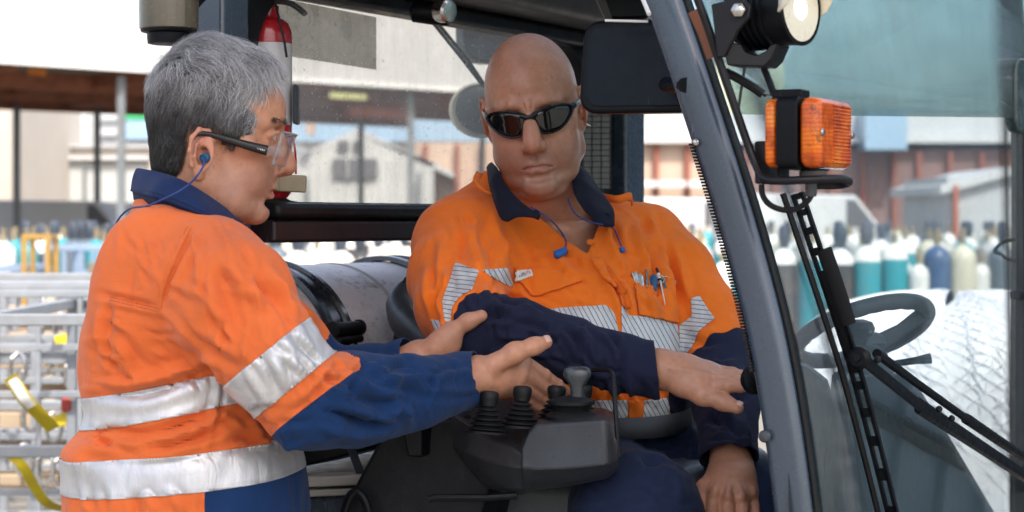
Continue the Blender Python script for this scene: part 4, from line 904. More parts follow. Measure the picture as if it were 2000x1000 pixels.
# guard rod and cables along the pillar
MB().tube(smoothpath([P(1348, -40, 2.32), P(1378, 40, 2.32), P(1410, 135, 2.32), P(1440, 222, 2.32), P(1466, 296, 2.32), P(1484, 338, 2.31), P(1496, 350, 2.30), P(1520, 353, 2.29), P(1580, 351, 2.28), P(1640, 349, 2.29), P(1658, 355, 2.31), P(1640, 361, 2.33), P(1580, 362, 2.34)], 5), .0050, 10).build('guard_rod', M['black_frame'], fk)
MB().tube(smoothpath([P(1487, 360, 2.32), P(1490, 382, 2.32), P(1504, 400, 2.32), P(1530, 410, 2.32), P(1558, 407, 2.315), P(1578, 392, 2.31), P(1584, 382, 2.31)], 5), .0035, 8).build('indicator_cable', M['rubber'], fk)
MB().tube(smoothpath([P(1416, 140, 2.36), P(1440, 152, 2.36), P(1470, 170, 2.36), P(1490, 184, 2.36)], 4), .0055, 8).build('cable_sleeve', M['rubber'], fk)
MB().tube([P(1490, 128, 2.37), P(1503, 160, 2.36), P(1514, 190, 2.35)], .0042, 8).build('cable_sleeve', M['rubber'], fk)
MB().tube(smoothpath([P(1455, 128, 2.38), P(1447, 180, 2.40), P(1440, 230, 2.42)], 4), .0018, 6).build('thin_wire', M['seat_vinyl'], fk)
for i in range(5): MB().tube(smoothpath([P(1490, 184, 2.36), P(1494 + 3 * i, 190 - i, 2.35), P(1502 + 4 * i, 186 + 2 * i, 2.345)], 3), .0006, 5).build('bare_wire', M['chrome'], fk)
sweep([P(1356 + 0, 20, 2.37), P(1376, 62, 2.37), P(1394, 112, 2.37)], roundprof(.016, .01, .003), FF, fk, 'rust_bracket', M['rust_steel'])
# chassis, out of the picture below
MB().fbox(-.75, 1.25, 0.0, 1.30, .30, .80).build('chassis', M['truck_paint'], fk, bevel=.03)
for a_ in (-.5, 1.0):
    for b_ in (-.02, 1.14): MB().lathe([(.08, 0), (.31, .01), (.33, .04), (.33, .14), (.31, .17), (.08, .18)], W(a_, b_, .33), FS, 28).build('wheel', M['rubber'], fk)

# ================================================================== the grey gas tank behind the seat
def tank_mat():
    m, t, b = mat_new('tank_paint'); n = noise(t, 4, 6, .7); c = ramp(t, n, [(.3, (.56, .54, .56)), (.7, (.68, .64, .65))]).outputs[0]
    n2 = noise(t, 1, 6, .75, coords(t, (14, 14, 34))); c = mixc(t, ramp(t, n2, [(.55, 0.), (.66, .7)]).outputs[0], c, (.06, .055, .06))
    n3 = noise(t, 26, 8, .8); c = mixc(t, ramp(t, n3, [(.52, 0.), (.64, .4)]).outputs[0], c, (.26, .22, .22))
    t.links.new(c, b.inputs['Base Color']); b.inputs['Roughness'].default_value = .42; bump(t, b, n3, .08, .003); return m
gt = empty('gas_tank', TKC); tag(gt, 'scuffed pale grey fuel gas tank strapped behind the seat', 'gas tank')
pr = [(.02, -.32), (.07, -.315), (.12, -.29), (.148, -.25), (TKR, -.20), (TKR, .0), (TKR, .3), (TKR, .52), (.148, .57), (.12, .61), (.05, .64)]
MB().lathe(pr, TKC, FS, 56, ref=(0, 0, 1)).build('shell', tank_mat(), gt, angle=60)
MB().lathe([(TKR + .0006, 0), (TKR + .002, .002), (TKR + .002, .008), (TKR + .0006, .010)], TKC + FS * .20, FS, 56, ref=(0, 0, 1)).build('weld_seam', M['cover_grey'], gt)

# ================================================================== fire extinguisher
ex = empty('fire_extinguisher', P(522, 260, 3.02)); tag(ex, 'red fire extinguisher with white label, fixed behind the grey hair', 'fire extinguisher')
M['ext_red'] = paint('ext_red', (.42, .012, .02), .25, .1, (.2, .05, .05), .3, 20, coat=.5); M['ext_label'] = paint('ext_label', (.62, .63, .64), .4, .05, (.4, .4, .42), .3, 20)
ez = Vector((0, 0, 1)); eb = P(522, 84, 3.02); ER = .0375
MB().lathe([(ER, -.001), (ER, .012), (ER * .97, .020), (ER * .86, .029), (ER * .66, .035), (ER * .50, .038), (ER * .47, .042), (ER * .47, .056)], eb, ez, 36).build('shoulder', M['ext_red'], ex)
MB().lathe([(ER * 1.005, -.125), (ER * 1.005, -.0015)], eb, ez, 36).build('label_band', M['ext_label'], ex)
MB().lathe([(ER * .8, -.235), (ER, -.225), (ER, -.1255)], eb, ez, 36).build('body', M['ext_red'], ex)
vz = eb + ez * .056
MB().lathe([(.013, 0), (.013, .004), (.010, .005), (.010, .014)], vz, ez, 16).build('neck_ring', M['chrome'], ex)
MB().tube([vz + Vector((.008, 0, .008)), vz + Vector((-.010, -.008, .010)), P(494, 16, 2.985)], [.010, .008, .007], 12).build('valve_body', M['chrome'], ex)
MB().lathe([(.004, -.008), (.0115, -.006), (.0125, .003), (.0115, .005), (.010, .0055)], P(488, 15, 2.975), (-.25, -.95, .1), 22).build('gauge', M['chrome'], ex)
MB().lathe([(.001, .0003), (.0095, 0)], P(487.5, 15, 2.9695), (-.25, -.95, .1), 20).build('gauge_face', M['tan_plate'], ex)
lv = smoothpath([P(508, 8, 3.01), P(540, 2, 3.0), P(570, 8, 2.995), P(596, 27, 2.99)], 5); MB().tube(lv, [.009] * 8 + [.008] * 8, 8, flat=(.55, 1.1), up=(0, 0, 1)).build('lever_handle', M['seat_vinyl'], ex)
MB().tube(smoothpath([P(478, 20, 2.985), P(455, 22, 2.97), P(432, 40, 2.95), P(420, 66, 2.94), P(417, 110, 2.94)], 5), .0085, 12).build('hose', M['rubber'], ex)
MB().tube(smoothpath([P(538, 8, 2.985), P(546, 40, 2.978), P(554, 75, 2.975), P(560, 112, 2.975)], 4), .0018, 6).build('seal_cord', M['rubber'], ex)
gb = empty('bracket', P(565, 358, 3.0)); gb.name = 'extinguisher_bracket'; tag(gb, 'tan metal bracket plate in front of the rear window, by the mouth', 'bracket')
MB().box(P(558, 358, 2.99), (.062, .012, .026), Matrix.Rotation(.04, 3, 'Y')).build('plate', M['tan_plate'], gb, bevel=.003)
MB().box(P(440, 340, 2.98), (.16, .01, .05)).build('plate_arm', M['tan_plate'], gb, bevel=.003)
MB().box(P(579, 205, 3.01) , (.008, .04, .06), None).build('extinguisher_strap', M['seat_vinyl'], gb, bevel=.004)
MB().tube(smoothpath([P(572, 268, 2.99), P(577, 300, 2.985), P(578, 340, 2.985)], 4), .0016, 6).build('red_cord', M['ext_red'], gb)
# ================================================================== smooth solid modelling for bodies and clothes
# shapes are signed distance fields, blended smoothly and meshed with surface nets
def V3(p): return np.array([p[0], p[1], p[2]], dtype=np.float64)
class Field:
    def __init__(s, lo, hi, h):
        s.lo = V3(lo); s.h = h; s.n = np.maximum(4, np.ceil((V3(hi) - s.lo) / h).astype(int) + 1)
        s.f = np.full(tuple(s.n), 0.15, dtype=np.float32)
    def sub(s, lo, hi, pad):
        i0 = np.clip(np.floor((V3(lo) - pad - s.lo) / s.h).astype(int), 0, s.n - 1); i1 = np.clip(np.ceil((V3(hi) + pad - s.lo) / s.h).astype(int) + 1, 1, s.n)
        if np.any(i1 <= i0): return None
        ax = [(s.lo[k] + s.h * np.arange(i0[k], i1[k])).astype(np.float32) for k in range(3)]
        return (slice(i0[0], i1[0]), slice(i0[1], i1[1]), slice(i0[2], i1[2])), ax[0][:, None, None], ax[1][None, :, None], ax[2][None, None, :]
    def put(s, d, sl, k, op):
        a = s.f[sl]
        if op == 'u':
            if k > 0:
                hh = np.maximum(k - np.abs(a - d), 0) / k; s.f[sl] = np.minimum(a, d) - hh * hh * k * .25
            else: s.f[sl] = np.minimum(a, d)
        elif op == 's':
            d = -d
            if k > 0:
                hh = np.maximum(k - np.abs(a - d), 0) / k; s.f[sl] = np.maximum(a, d) + hh * hh * k * .25
            else: s.f[sl] = np.maximum(a, d)
    def cap(s, a, b, ra, rb, k=.01, op='u', xf=None):
        a, b = V3(a), V3(b)
        if xf is not None: a, b = xf(a), xf(b)
        m = max(ra, rb); q = s.sub(np.minimum(a, b) - m, np.maximum(a, b) + m, k + .012)
        if q is None: return
        sl, x, y, z = q; ab = b - a; L2 = float(ab @ ab) + 1e-12
        px, py, pz = x - np.float32(a[0]), y - np.float32(a[1]), z - np.float32(a[2])
        t = np.clip((px * ab[0] + py * ab[1] + pz * ab[2]) / L2, 0, 1).astype(np.float32)
        d = np.sqrt((px - t * np.float32(ab[0])) ** 2 + (py - t * np.float32(ab[1])) ** 2 + (pz - t * np.float32(ab[2])) ** 2) - (ra + t * np.float32(rb - ra))
        s.put(d, sl, k, op)
    def chain(s, pts, rs, k=.01, op='u', xf=None):
        for i in range(len(pts) - 1): s.cap(pts[i], pts[i + 1], rs[i], rs[i + 1], k, op, xf)
    def ell(s, c, r, k=.01, op='u', rot=None, xf=None, rxf=None):
        """ellipsoid; rot: 3x3 with local axes as columns"""
        c = V3(c); r = V3(r)
        Rm = np.eye(3) if rot is None else np.array(rot, dtype=float)
        if xf is not None: c = xf(c)
        if rxf is not None: Rm = rxf @ Rm
        ext = np.sqrt(((Rm * r[None, :]) ** 2).sum(1)); q = s.sub(c - ext, c + ext, k + .012)
        if q is None: return
        sl, x, y, z = q; px, py, pz = x - np.float32(c[0]), y - np.float32(c[1]), z - np.float32(c[2])
        Q = Rm.astype(np.float32); k0 = 0; k1 = 0
        for j in range(3):
            l = (px * Q[0, j] + py * Q[1, j] + pz * Q[2, j]) / np.float32(r[j]); k0 = k0 + l * l; k1 = k1 + (l / np.float32(r[j])) ** 2
        k0 = np.sqrt(k0); k1 = np.sqrt(k1) + 1e-9
        s.put(k0 * (k0 - 1) / k1, sl, k, op)
    def loft(s, secs, k=.01, pw=2.0, bend=None):
        """body of stacked rounded sections: (z, cx, cy, rx, ry, turn) from low to high"""
        secs = sorted(secs); zz = np.array([q[0] for q in secs]); mx = max(max(q[3], q[4]) for q in secs)
        lo = np.array([min(q[1] - mx for q in secs), min(q[2] - mx for q in secs), zz[0]]); hi = np.array([max(q[1] + mx for q in secs), max(q[2] + mx for q in secs), zz[-1]])
        q = s.sub(lo, hi, .02)
        if q is None: return
        sl, x, y, z = q; zf = z.ravel()
        def ip(i):
            v = np.array([q_[i] for q_ in secs], float); zi = np.linspace(zz[0], zz[-1], 160); vi = np.interp(zi, zz, v); ker = np.hanning(15); ker /= ker.sum()
            vi = np.convolve(np.pad(vi, 7, mode='edge'), ker, 'valid'); return np.interp(zf, zi, vi).astype(np.float32)[None, None, :]
        cx, cy, rx, ry, tn = (ip(i) for i in (1, 2, 3, 4, 5))
        dx, dy = x - cx, y - cy; ct, st = np.cos(tn), np.sin(tn); u = (dx * ct + dy * st) / rx; v = (-dx * st + dy * ct) / ry
        g = (np.abs(u) ** pw + np.abs(v) ** pw) ** (1 / pw); d = (g - 1) * np.minimum(rx, ry)
        d = np.maximum(d, np.maximum(z - np.float32(zz[-1]), np.float32(zz[0]) - z)); s.put(d.astype(np.float32), sl, k, 'u')
    def mesh(s, smooth=2):
        f = s.f; ins = (f < 0); n = s.n
        c = np.zeros(tuple(n - 1), dtype=np.int8)
        for dx in (0, 1):
            for dy in (0, 1):
                for dz in (0, 1): c += ins[dx:n[0] - 1 + dx, dy:n[1] - 1 + dy, dz:n[2] - 1 + dz]
        act = np.argwhere((c > 0) & (c < 8)); idx = np.full(tuple(n - 1), -1, dtype=np.int32); idx[act[:, 0], act[:, 1], act[:, 2]] = np.arange(len(act))
        acc = np.zeros((len(act), 3)); cnt_ = np.zeros(len(act))
        cor = [(a, b, d) for a in (0, 1) for b in (0, 1) for d in (0, 1)]; val = {q: f[act[:, 0] + q[0], act[:, 1] + q[1], act[:, 2] + q[2]] for q in cor}
        for p in cor:
            for ax in range(3):
                if p[ax]: continue
                q = tuple(1 if j == ax else p[j] for j in range(3)); a, b = val[p], val[q]; m = (a < 0) != (b < 0); t = np.where(m, a / np.where(m, a - b, 1), 0)
                pt = np.tile(np.array(p, float), (len(act), 1)); pt[:, ax] += t; acc += pt * m[:, None]; cnt_ += m
        v = s.lo + s.h * (act + acc / cnt_[:, None]); quads = []
        for ax in range(3):
            a1, a2 = (ax + 1) % 3, (ax + 2) % 3
            A = np.take(ins, range(0, n[ax] - 1), axis=ax); B = np.take(ins, range(1, n[ax]), axis=ax); e = np.argwhere(A != B)
            e = e[(e[:, a1] > 0) & (e[:, a2] > 0) & (e[:, a1] < n[a1] - 1) & (e[:, a2] < n[a2] - 1)]
            fl = A[e[:, 0], e[:, 1], e[:, 2]]; o = []
            for d1, d2 in ((0, 0), (-1, 0), (-1, -1), (0, -1)):
                w = e.copy(); w[:, a1] += d1; w[:, a2] += d2; o.append(idx[w[:, 0], w[:, 1], w[:, 2]])
            o = np.stack(o, 1); o[fl] = o[fl][:, ::-1]; quads.append(o)
        qd = np.concatenate(quads); qd = qd[(qd >= 0).all(1)]
        qd = qd[:, ::-1]
        v = relax(v, qd, smooth); return v, qd
def relax(v, qd, it, lam=.5, mu=-.52):
    e = np.concatenate([qd[:, [0, 1]], qd[:, [1, 2]], qd[:, [2, 3]], qd[:, [3, 0]]]); N = len(v); deg = np.bincount(e.ravel(), minlength=N) + 1e-9
    for i in range(it):
        for l in (lam, mu):
            w = np.stack([np.bincount(e[:, 0], v[e[:, 1], k], N) + np.bincount(e[:, 1], v[e[:, 0], k], N) for k in range(3)], 1) / deg[:, None]; v = v + l * (w - v)
    return v
def normals(v, q):
    if q.shape[1] == 4: fn = np.cross(v[q[:, 2]] - v[q[:, 0]], v[q[:, 3]] - v[q[:, 1]])
    else: fn = np.cross(v[q[:, 1]] - v[q[:, 0]], v[q[:, 2]] - v[q[:, 0]])
    n = np.stack([sum(np.bincount(q[:, j], fn[:, k], len(v)) for j in range(q.shape[1])) for k in range(3)], 1); return n / (np.linalg.norm(n, axis=1)[:, None] + 1e-12)
def tris(q): return q if q.shape[1] == 3 else np.concatenate([q[:, [0, 1, 2]], q[:, [0, 2, 3]]])
def clip(v, t, f, at=()):
    """keep the part of the triangles where f > 0, cut exactly on f = 0; at: per-vertex arrays carried along"""
    pos = f[t] > 0; n = pos.sum(1); keep = t[n == 3]; V = [v]; AT = [[a] for a in at]; base = len(v); out = [keep]; ed = {}
    def cut(i, j):
        nonlocal base
        lo, hi = np.minimum(i, j), np.maximum(i, j); key = lo.astype(np.int64) * len(v) + hi; uq, inv = np.unique(key, return_inverse=True); a, b = uq // len(v), uq % len(v)
        w = (f[a] / (f[a] - f[b]))[:, None]; V.append(v[a] * (1 - w) + v[b] * w)
        for k, s_ in enumerate(at): ww = w if s_.ndim > 1 else w[:, 0]; AT[k].append(s_[a] * (1 - ww) + s_[b] * ww)
        r_ = base + inv; base += len(uq); return r_
    for cnt_, in ((1,), (2,)):
        m = t[n == cnt_]; pm = pos[n == cnt_]
        if not len(m): continue
        k = pm.argmax(1) if cnt_ == 1 else (~pm).argmax(1); r_ = np.arange(len(m)); a, b, c = m[r_, k], m[r_, (k + 1) % 3], m[r_, (k + 2) % 3]
        e = cut(np.concatenate([a, a]), np.concatenate([b, c])); ab, ac = e[:len(m)], e[len(m):]
        if cnt_ == 1: out.append(np.stack([a, ab, ac], 1))
        else: out += [np.stack([ab, b, c], 1), np.stack([ab, c, ac], 1)]
    T_ = np.concatenate(out); VV = np.concatenate(V); AA = [np.concatenate(a) for a in AT]; us = np.unique(T_); mp = np.full(len(VV), -1); mp[us] = np.arange(len(us)); return VV[us], mp[T_], [a[us] for a in AA]
def nmesh(name, v, f, mat, parent=None, smooth=True, attrs=None, nrm=None, solid=0, offset=1):
    me = bpy.data.meshes.new(name); m = f.shape[1]; me.vertices.add(len(v)); me.vertices.foreach_set('co', np.ascontiguousarray(v, dtype=np.float32).ravel())
    me.loops.add(f.size); me.loops.foreach_set('vertex_index', np.ascontiguousarray(f, dtype=np.int32).ravel()); me.polygons.add(len(f)); me.polygons.foreach_set('loop_start', np.arange(0, f.size, m, dtype=np.int32))
    me.update(calc_edges=True); me.validate()
    me.polygons.foreach_set('use_smooth', [smooth] * len(me.polygons)); me.materials.append(mat)
    for k, a in (attrs or {}).items():
        if a.ndim == 1: at = me.attributes.new(k, 'FLOAT', 'POINT'); at.data.foreach_set('value', a.astype(np.float32))
        else: at = me.attributes.new(k, 'FLOAT_COLOR', 'POINT'); at.data.foreach_set('color', np.concatenate([a, np.ones((len(a), 1))], 1).astype(np.float32).ravel())
    if nrm is not None: me.normals_split_custom_set_from_vertices([tuple(x) for x in nrm])
    o = bpy.data.objects.new(name, me); COL.objects.link(o); setparent(o, parent)
    if solid: d = o.modifiers.new('solid', 'SOLIDIFY'); d.thickness = solid; d.offset = offset
    return o
def polyd(pts, line):
    """distance and place along a polyline (0..1) for many points, in 2 or 3 D"""
    line = np.array(line, float); best = np.full(len(pts), 1e9); tt = np.zeros(len(pts)); seg = np.linalg.norm(np.diff(line, axis=0), axis=1); cum = np.concatenate([[0], np.cumsum(seg)])
    for i in range(len(line) - 1):
        a, b = line[i], line[i + 1]; ab = b - a; t = np.clip(((pts - a) @ ab) / (ab @ ab + 1e-12), 0, 1); d = np.linalg.norm(pts - a - t[:, None] * ab, axis=1); m = d < best
        best[m] = d[m]; tt[m] = (cum[i] + t[m] * seg[i]) / cum[-1]
    return best, tt
def pix(v): return np.stack([1000 + FPX * v[:, 0] / v[:, 1], HOR - FPX * (v[:, 2] - CAMZ) / v[:, 1]], 1)
def vnoise(p, seed=0):
    """smooth value noise in 3-D, -1..1"""
    i = np.floor(p).astype(np.int64); f = p - i; f = f * f * (3 - 2 * f); r_ = 0
    for dx in (0, 1):
        for dy in (0, 1):
            for dz in (0, 1):
                h = ((i[:, 0] + dx) * 374761393 + (i[:, 1] + dy) * 668265263 + (i[:, 2] + dz) * 2147483647 + seed * 974711) & 0xffffffff
                h = ((h ^ (h >> 13)) * 1274126177) & 0xffffffff; h = (h ^ (h >> 16)) & 0xffff
                w = (f[:, 0] if dx else 1 - f[:, 0]) * (f[:, 1] if dy else 1 - f[:, 1]) * (f[:, 2] if dz else 1 - f[:, 2]); r_ = r_ + w * (h / 32767.5 - 1)
    return r_
def face_cam(v, n):
    c = np.array([0, 0, CAMZ]) - v; c /= np.linalg.norm(c, axis=1)[:, None]; return np.clip((n * c).sum(1) * 2.2 + .25, 0, 1)
def folds(v, q, lst):
    """cloth folds: each (amplitude m, width px, [(px, py)...]) raises (or sinks) a ridge on the near side of the cloth"""
    n = normals(v, q); w = face_cam(v, n); p = pix(v); d = np.zeros(len(v))
    for amp, wid, line in lst:
        line = np.array([(a.x, a.y) for a in smoothpath([(x, y, 0) for x, y in line], 5)]) if len(line) > 2 else np.array(line, float)
        lo, hi = line.min(0) - wid * 4, line.max(0) + wid * 4; m = np.where((p[:, 0] > lo[0]) & (p[:, 0] < hi[0]) & (p[:, 1] > lo[1]) & (p[:, 1] < hi[1]) & (w > 0))[0]
        if not len(m): continue
        dd, t = polyd(p[m], line); u = dd / wid; env = np.sin(np.pi * np.clip(t, .02, .98)) ** .6
        d[m] += amp * env * (.55 * np.exp(-u * u) + .45 * np.exp(-1.9 * u) - .33 * np.exp(-((u - 1.7) / .8) ** 2)) * w[m]
    return v + n * d[:, None]

def auto_folds(seed, poly, ang, spread, n_, amp, wid, length):
    """extra small creases scattered inside a region of the cloth, running about one way"""
    rs = np.random.RandomState(seed); poly_ = np.array(poly, float); lo, hi = poly_.min(0), poly_.max(0); out = []
    while len(out) < n_:
        p = lo + rs.rand(2) * (hi - lo); ins = False
        for i in range(len(poly_)):
            a, b = poly_[i], poly_[(i + 1) % len(poly_)]
            if (a[1] > p[1]) != (b[1] > p[1]) and p[0] < (b[0] - a[0]) * (p[1] - a[1]) / (b[1] - a[1] + 1e-12) + a[0]: ins = not ins
        if not ins: continue
        th = R(ang + rs.randn() * spread); L = length * rs.uniform(.5, 1.4) / 2; bend = rs.uniform(-.25, .25) * L; dx, dy = math.cos(th), math.sin(th)
        out.append((amp * rs.uniform(.5, 1.2) * rs.choice([1, -1]), wid * rs.uniform(.7, 1.4), [(p[0] - dx * L, p[1] - dy * L), (p[0] - dy * bend, p[1] + dx * bend), (p[0] + dx * L, p[1] + dy * L)]))
    return out
# ------------------------------------------------------------------ heads (local axes: x to the person's right, y forward, z up; origin between the ears)
def head_field(kind, neck, h=.0016):
    """neck: local points and radii down into the collar"""
    F = Field((-.105, -.135, -.235), (.105, .145, .145), h)
    old = kind == 'driver'
    F.ell((0, -.008, .042), (.0765, .094, .088), 0)
    F.ell((0, .028, .056), (.064, .062, .056), .02)
    F.ell((0, .030, -.026), (.055 if not old else .063, .062, .076), .02)
    for sx in (-1, 1):
        jw = .0485 if not old else .0535
        F.chain([(sx * (jw + .006), -.008, -.018), (sx * jw, .002, -.056), (sx * .040, .038, -.078), (sx * .014, .074, -.090)], [.016, .019, .018, .015], .022)
        F.ell((sx * .049, .054, -.006), (.018, .022, .015), .018)
        F.ell((sx * (.044 if old else .041), .050, -.042), (.020, .024, .026) if old else (.016, .022, .022), .02)
        if old: F.ell((sx * .050, .034, -.030), (.016, .028, .030), .02)
        F.cap((sx * .070, .020, .018), (sx * .060, .050, .002), .008, .009, .016)
    F.ell((0, .083 if not old else .080, -.090), (.021, .015, .014), .014)
    if not old: F.ell((0, .038, .050), (.058, .064, .048), .02)
    if old: F.ell((0, .040, -.108), (.042, .040, .016), .012); F.ell((0, .082, -.088), (.024, .015, .015), .012)
    # brow, sockets, lids
    F.chain([(-.046, .069, .034), (-.026, .083, .038), (0, .0855, .036), (.026, .083, .038), (.046, .069, .034)], [.007, .010, .010, .010, .007], .012)
    for sx in (-1, 1):
        F.ell((sx * .031, .099, .018), (.019, .017, .0125), .014, 's')
        F.ell((sx * .031, .0755, .0175), (.0145, .0135, .0135), .004)
        F.chain([(sx * .0155, .0860, .0155), (sx * .031, .0895, .0105), (sx * .045, .0790, .0155)], [.0016, .0022, .0016], .004)      # lower lid
        F.chain([(sx * .0155, .0870, .0170), (sx * .030, .0915, .0235), (sx * .046, .0800, .0180)], [.0018, .0028, .0020], .004)      # upper lid
        F.chain([(sx * .016, .0885, .003), (sx * .030, .0865, .000), (sx * .044, .077, .004)], [.002, .0035, .002], .008)          # bag below the eye
    # nose
    F.chain([(0, .088, .028), (0, .097, .010), (0, .108, -.010), (0, .1135, -.020)], [.0085, .0095, .0115, .0125], .014)
    F.cap((0, .109, -.0290), (0, .098, -.0360), .0052, .0050, .006)
    F.ell((0, .1135, -.0215), (.0115, .0105, .0095), .006)
    for sx in (-1, 1):
        F.ell((sx * .0142, .0995, -.0250), (.0090, .0125, .0095), .007)
        F.cap((sx * .006, .104, -.040), (sx * .0075, .1045, -.0300), .0036, .0030, .003, 's')
        F.chain([(sx * .0225, .0975, -.0230), (sx * .0245, .0945, -.0300)], [.0022, .0012], .005, 's')
        # fold from nose to mouth corner
        d = .0042 if not old else .0046
        F.chain([(sx * .021, .0975, -.024), (sx * .029, .0925, -.042), (sx * .035, .0850, -.060)], [d, d, d * .5], .008, 's')
        if old: F.chain([(sx * .030, .0855, -.062), (sx * .033, .0820, -.078)], [.003, .0015], .008, 's')
    # mouth
    F.ell((0, .067, -.050), (.034, .034, .031), .014)
    for sx in (-1, 1): F.ell((sx * (.035 if old else .031), .063, -.034), (.021, .024, .030) if old else (.018, .023, .026), .02)
    dz = -.0022 if old else 0.0
    co = .0255 if not old else .0265; lr = .82 if not old else .66
    F.chain([(-co, .0835, -.0575 + dz * 1.5), (-.010, .0975, -.0525), (0, .0990, -.0535), (.010, .0975, -.0525), (co, .0835, -.0575 + dz * 1.5)], [.0022 * lr, .0040 * lr, .0038 * lr, .0040 * lr, .0022 * lr], .006)
    F.chain([(-co, .0835, -.0600 + dz * 1.5), (-.010, .0960, -.0640), (.010, .0960, -.0640), (co, .0835, -.0600 + dz * 1.5)], [.0022 * lr, .0048 * lr, .0048 * lr, .0022 * lr], .006)
    F.chain([(-co + .001, .0865, -.0585 + dz * 1.5), (-.010, .1015, -.0578), (.010, .1015, -.0578), (co - .001, .0865, -.0585 + dz * 1.5)], [.0010, .0024, .0024, .0010], .0025, 's')
    F.chain([(-.015, .0930, -.0755), (0, .0965, -.0762), (.015, .0930, -.0755)], [.0035, .0045, .0035], .008, 's')
    F.cap((0, .1035, -.040), (0, .1025, -.0490), .0020, .0026, .005, 's')
    # ears
    for sx in (-1, 1):
        ez = -.024 if kind == 'grey' else .0
        def e(y, z, o=0.0): return (sx * (.0765 + max(0, -y) * .42 + o), y - .008, z + .002 + ez)
        F.ell((sx * .0800, -.012, .004 + ez), (.0045, .0185, .0290), .006, rot=[[.93, sx * .36, 0], [sx * -.36, .93, 0], [0, 0, 1]])
        F.ell(e(-.002, -.002, .006), (.0080, .0095, .0130), .004, 's')
        F.ell(e(-.010, .018, .0055), (.0040, .0070, .0090), .004, 's')
        F.chain([e(.008, .006, .001), e(.010, .022, .002), e(.002, .0315, .003), e(-.012, .0320, .004), e(-.022, .020, .003), e(-.0225, .002, .002), e(-.015, -.016, .001), e(-.006, -.025, 0)], [.0026, .0034, .0036, .0036, .0036, .0034, .0030, .0030], .003)
        F.chain([e(-.002, .022, .002), e(-.013, .012, .003), e(-.013, -.004, .002), e(-.008, -.013, .001)], [.0022, .0026, .0028, .0026], .003)
        F.ell(e(-.003, -.0265, -.0005), (.0042, .0085, .0090), .005)
        F.ell(e(.0085, -.003, .0005), (.0035, .0042, .0062), .004)
    for zc, w_ in ((.060, .040), (.072, .038)):
        if not old: F.chain([(-w_, .0895 - .35 * (zc - .05) - w_ * w_ * 6, zc - .002), (0, .0985 - .35 * (zc - .05), zc - .001), (w_, .0895 - .35 * (zc - .05) - w_ * w_ * 6, zc - .002)], [.0005, .0010, .0005], .006, 's')
    for sx in (-1, 1):
        for dz_ in (.006, -.001, -.008): F.cap((sx * .0510, .0745, .016 + dz_ * .4), (sx * .0640, .0600, .016 + dz_ * 1.4), .0022, .0010, .004, 's')
        if old: F.chain([(sx * .0600, .0560, -.012), (sx * .0545, .0580, -.034), (sx * .0500, .0560, -.055)], [.0016, .0026, .0012], .008, 's')
        if not old: F.ell((sx * .030, .050, -.088), (.014, .020, .009), .012)
        if old: F.cap((sx * .0075, .0985, .046), (sx * .0060, .0980, .034), 0.0007, .0010, .004, 's')
    for zz_ in (-.125, -.148): F.chain([(-.045, .000 + (zz_ + .12) * .3, zz_ + .012), (0, .030 + (zz_ + .12) * .5, zz_), (.045, .000 + (zz_ + .12) * .3, zz_ + .012)], [.001, .002, .001], .006, 's')
    # neck
    F.chain(neck[0], neck[1], .022 if not old else .014)
    F.chain([(.058, -.018, -.03), (.035, .010, -.11), (.012, .02, -.19)], [.012, .013, .012], .016); F.chain([(-.058, -.018, -.03), (-.035, .010, -.11), (-.012, .02, -.19)], [.012, .013, .012], .016)
    if not old: F.ell((0, .030, -.125), (.010, .012, .014), .012)
    return F
def skin_tint(v, kind):
    """colour of the skin itself: lips, ruddy nose and ears, shaved beard, freckles"""
    n = len(v); base = np.array([.56, .285, .168]) if kind == 'grey' else np.array([.55, .262, .158]); c = np.tile(base, (n, 1))
    def blend(cen, rad, col, amt):
        nonlocal c
        d = np.sqrt((((v - np.array(cen)) / np.array(rad)) ** 2).sum(1)); w = (np.exp(-d ** 2 * 1.3) * amt)[:, None]; c = c * (1 - w) + np.array(col) * w
    for sx in (-1, 1):
        blend((sx * .050, .06, -.015), (.025, .03, .022), (.50, .19, .125), .5); blend((sx * .088, -.012, .0), (.014, .03, .04), (.52, .175, .12), .55)
        blend((sx * .031, .085, .004), (.018, .02, .008), (.36, .17, .13), .4)
    blend((0, .112, -.02), (.018, .02, .018), (.52, .19, .13), .55); blend((0, .06, .09), (.07, .06, .04), (.50, .25, .165), .4)
    beard = np.clip((-.022 - v[:, 2]) / .02, 0, 1) * np.clip((v[:, 1] + .005) / .03, 0, 1) * np.clip((v[:, 2] + .135) / .03, 0, 1); g = np.array([.30, .195, .160]); w = (beard * (.55 if kind == 'driver' else .46) * (.85 + .3 * vnoise(v * 320, 17)))[:, None]; c = c * (1 - w) + g * w
    blend((0, .098, -.040), (.020, .012, .010), (.24, .16, .14), .6 if kind == 'driver' else .25)
    lip = (np.abs(v[:, 0]) < .032) & (v[:, 1] > .075); lz = np.where(kind == 'driver', -.0600, -.0585)
    zc = -.0580 - (abs(v[:, 0]) / .03) ** 2 * (.003 if kind == 'driver' else .001)
    d = np.sqrt((v[:, 0] / (.026)) ** 2 + ((v[:, 2] - zc) / (.0075)) ** 2); w = (np.clip((1.12 - d) / .25, 0, 1) * lip * (.8 if kind == 'grey' else .5))[:, None]; c = c * (1 - w) + np.array([.38, .14, .115]) * w
    sp = vnoise(v * 260, 3); sp2 = vnoise(v * 70, 5); sp3 = vnoise(v * 28, 9)
    c *= (1 + .10 * sp2 + .10 * sp3)[:, None]
    fr = np.clip((sp - .50) / .2, 0, 1) * np.clip((vnoise(v * 45, 8) + .25), 0, 1); w = (fr * .55)[:, None]; c = c * (1 - w) + np.array([.24, .11, .07]) * w
    return np.clip(c, 0, 1)
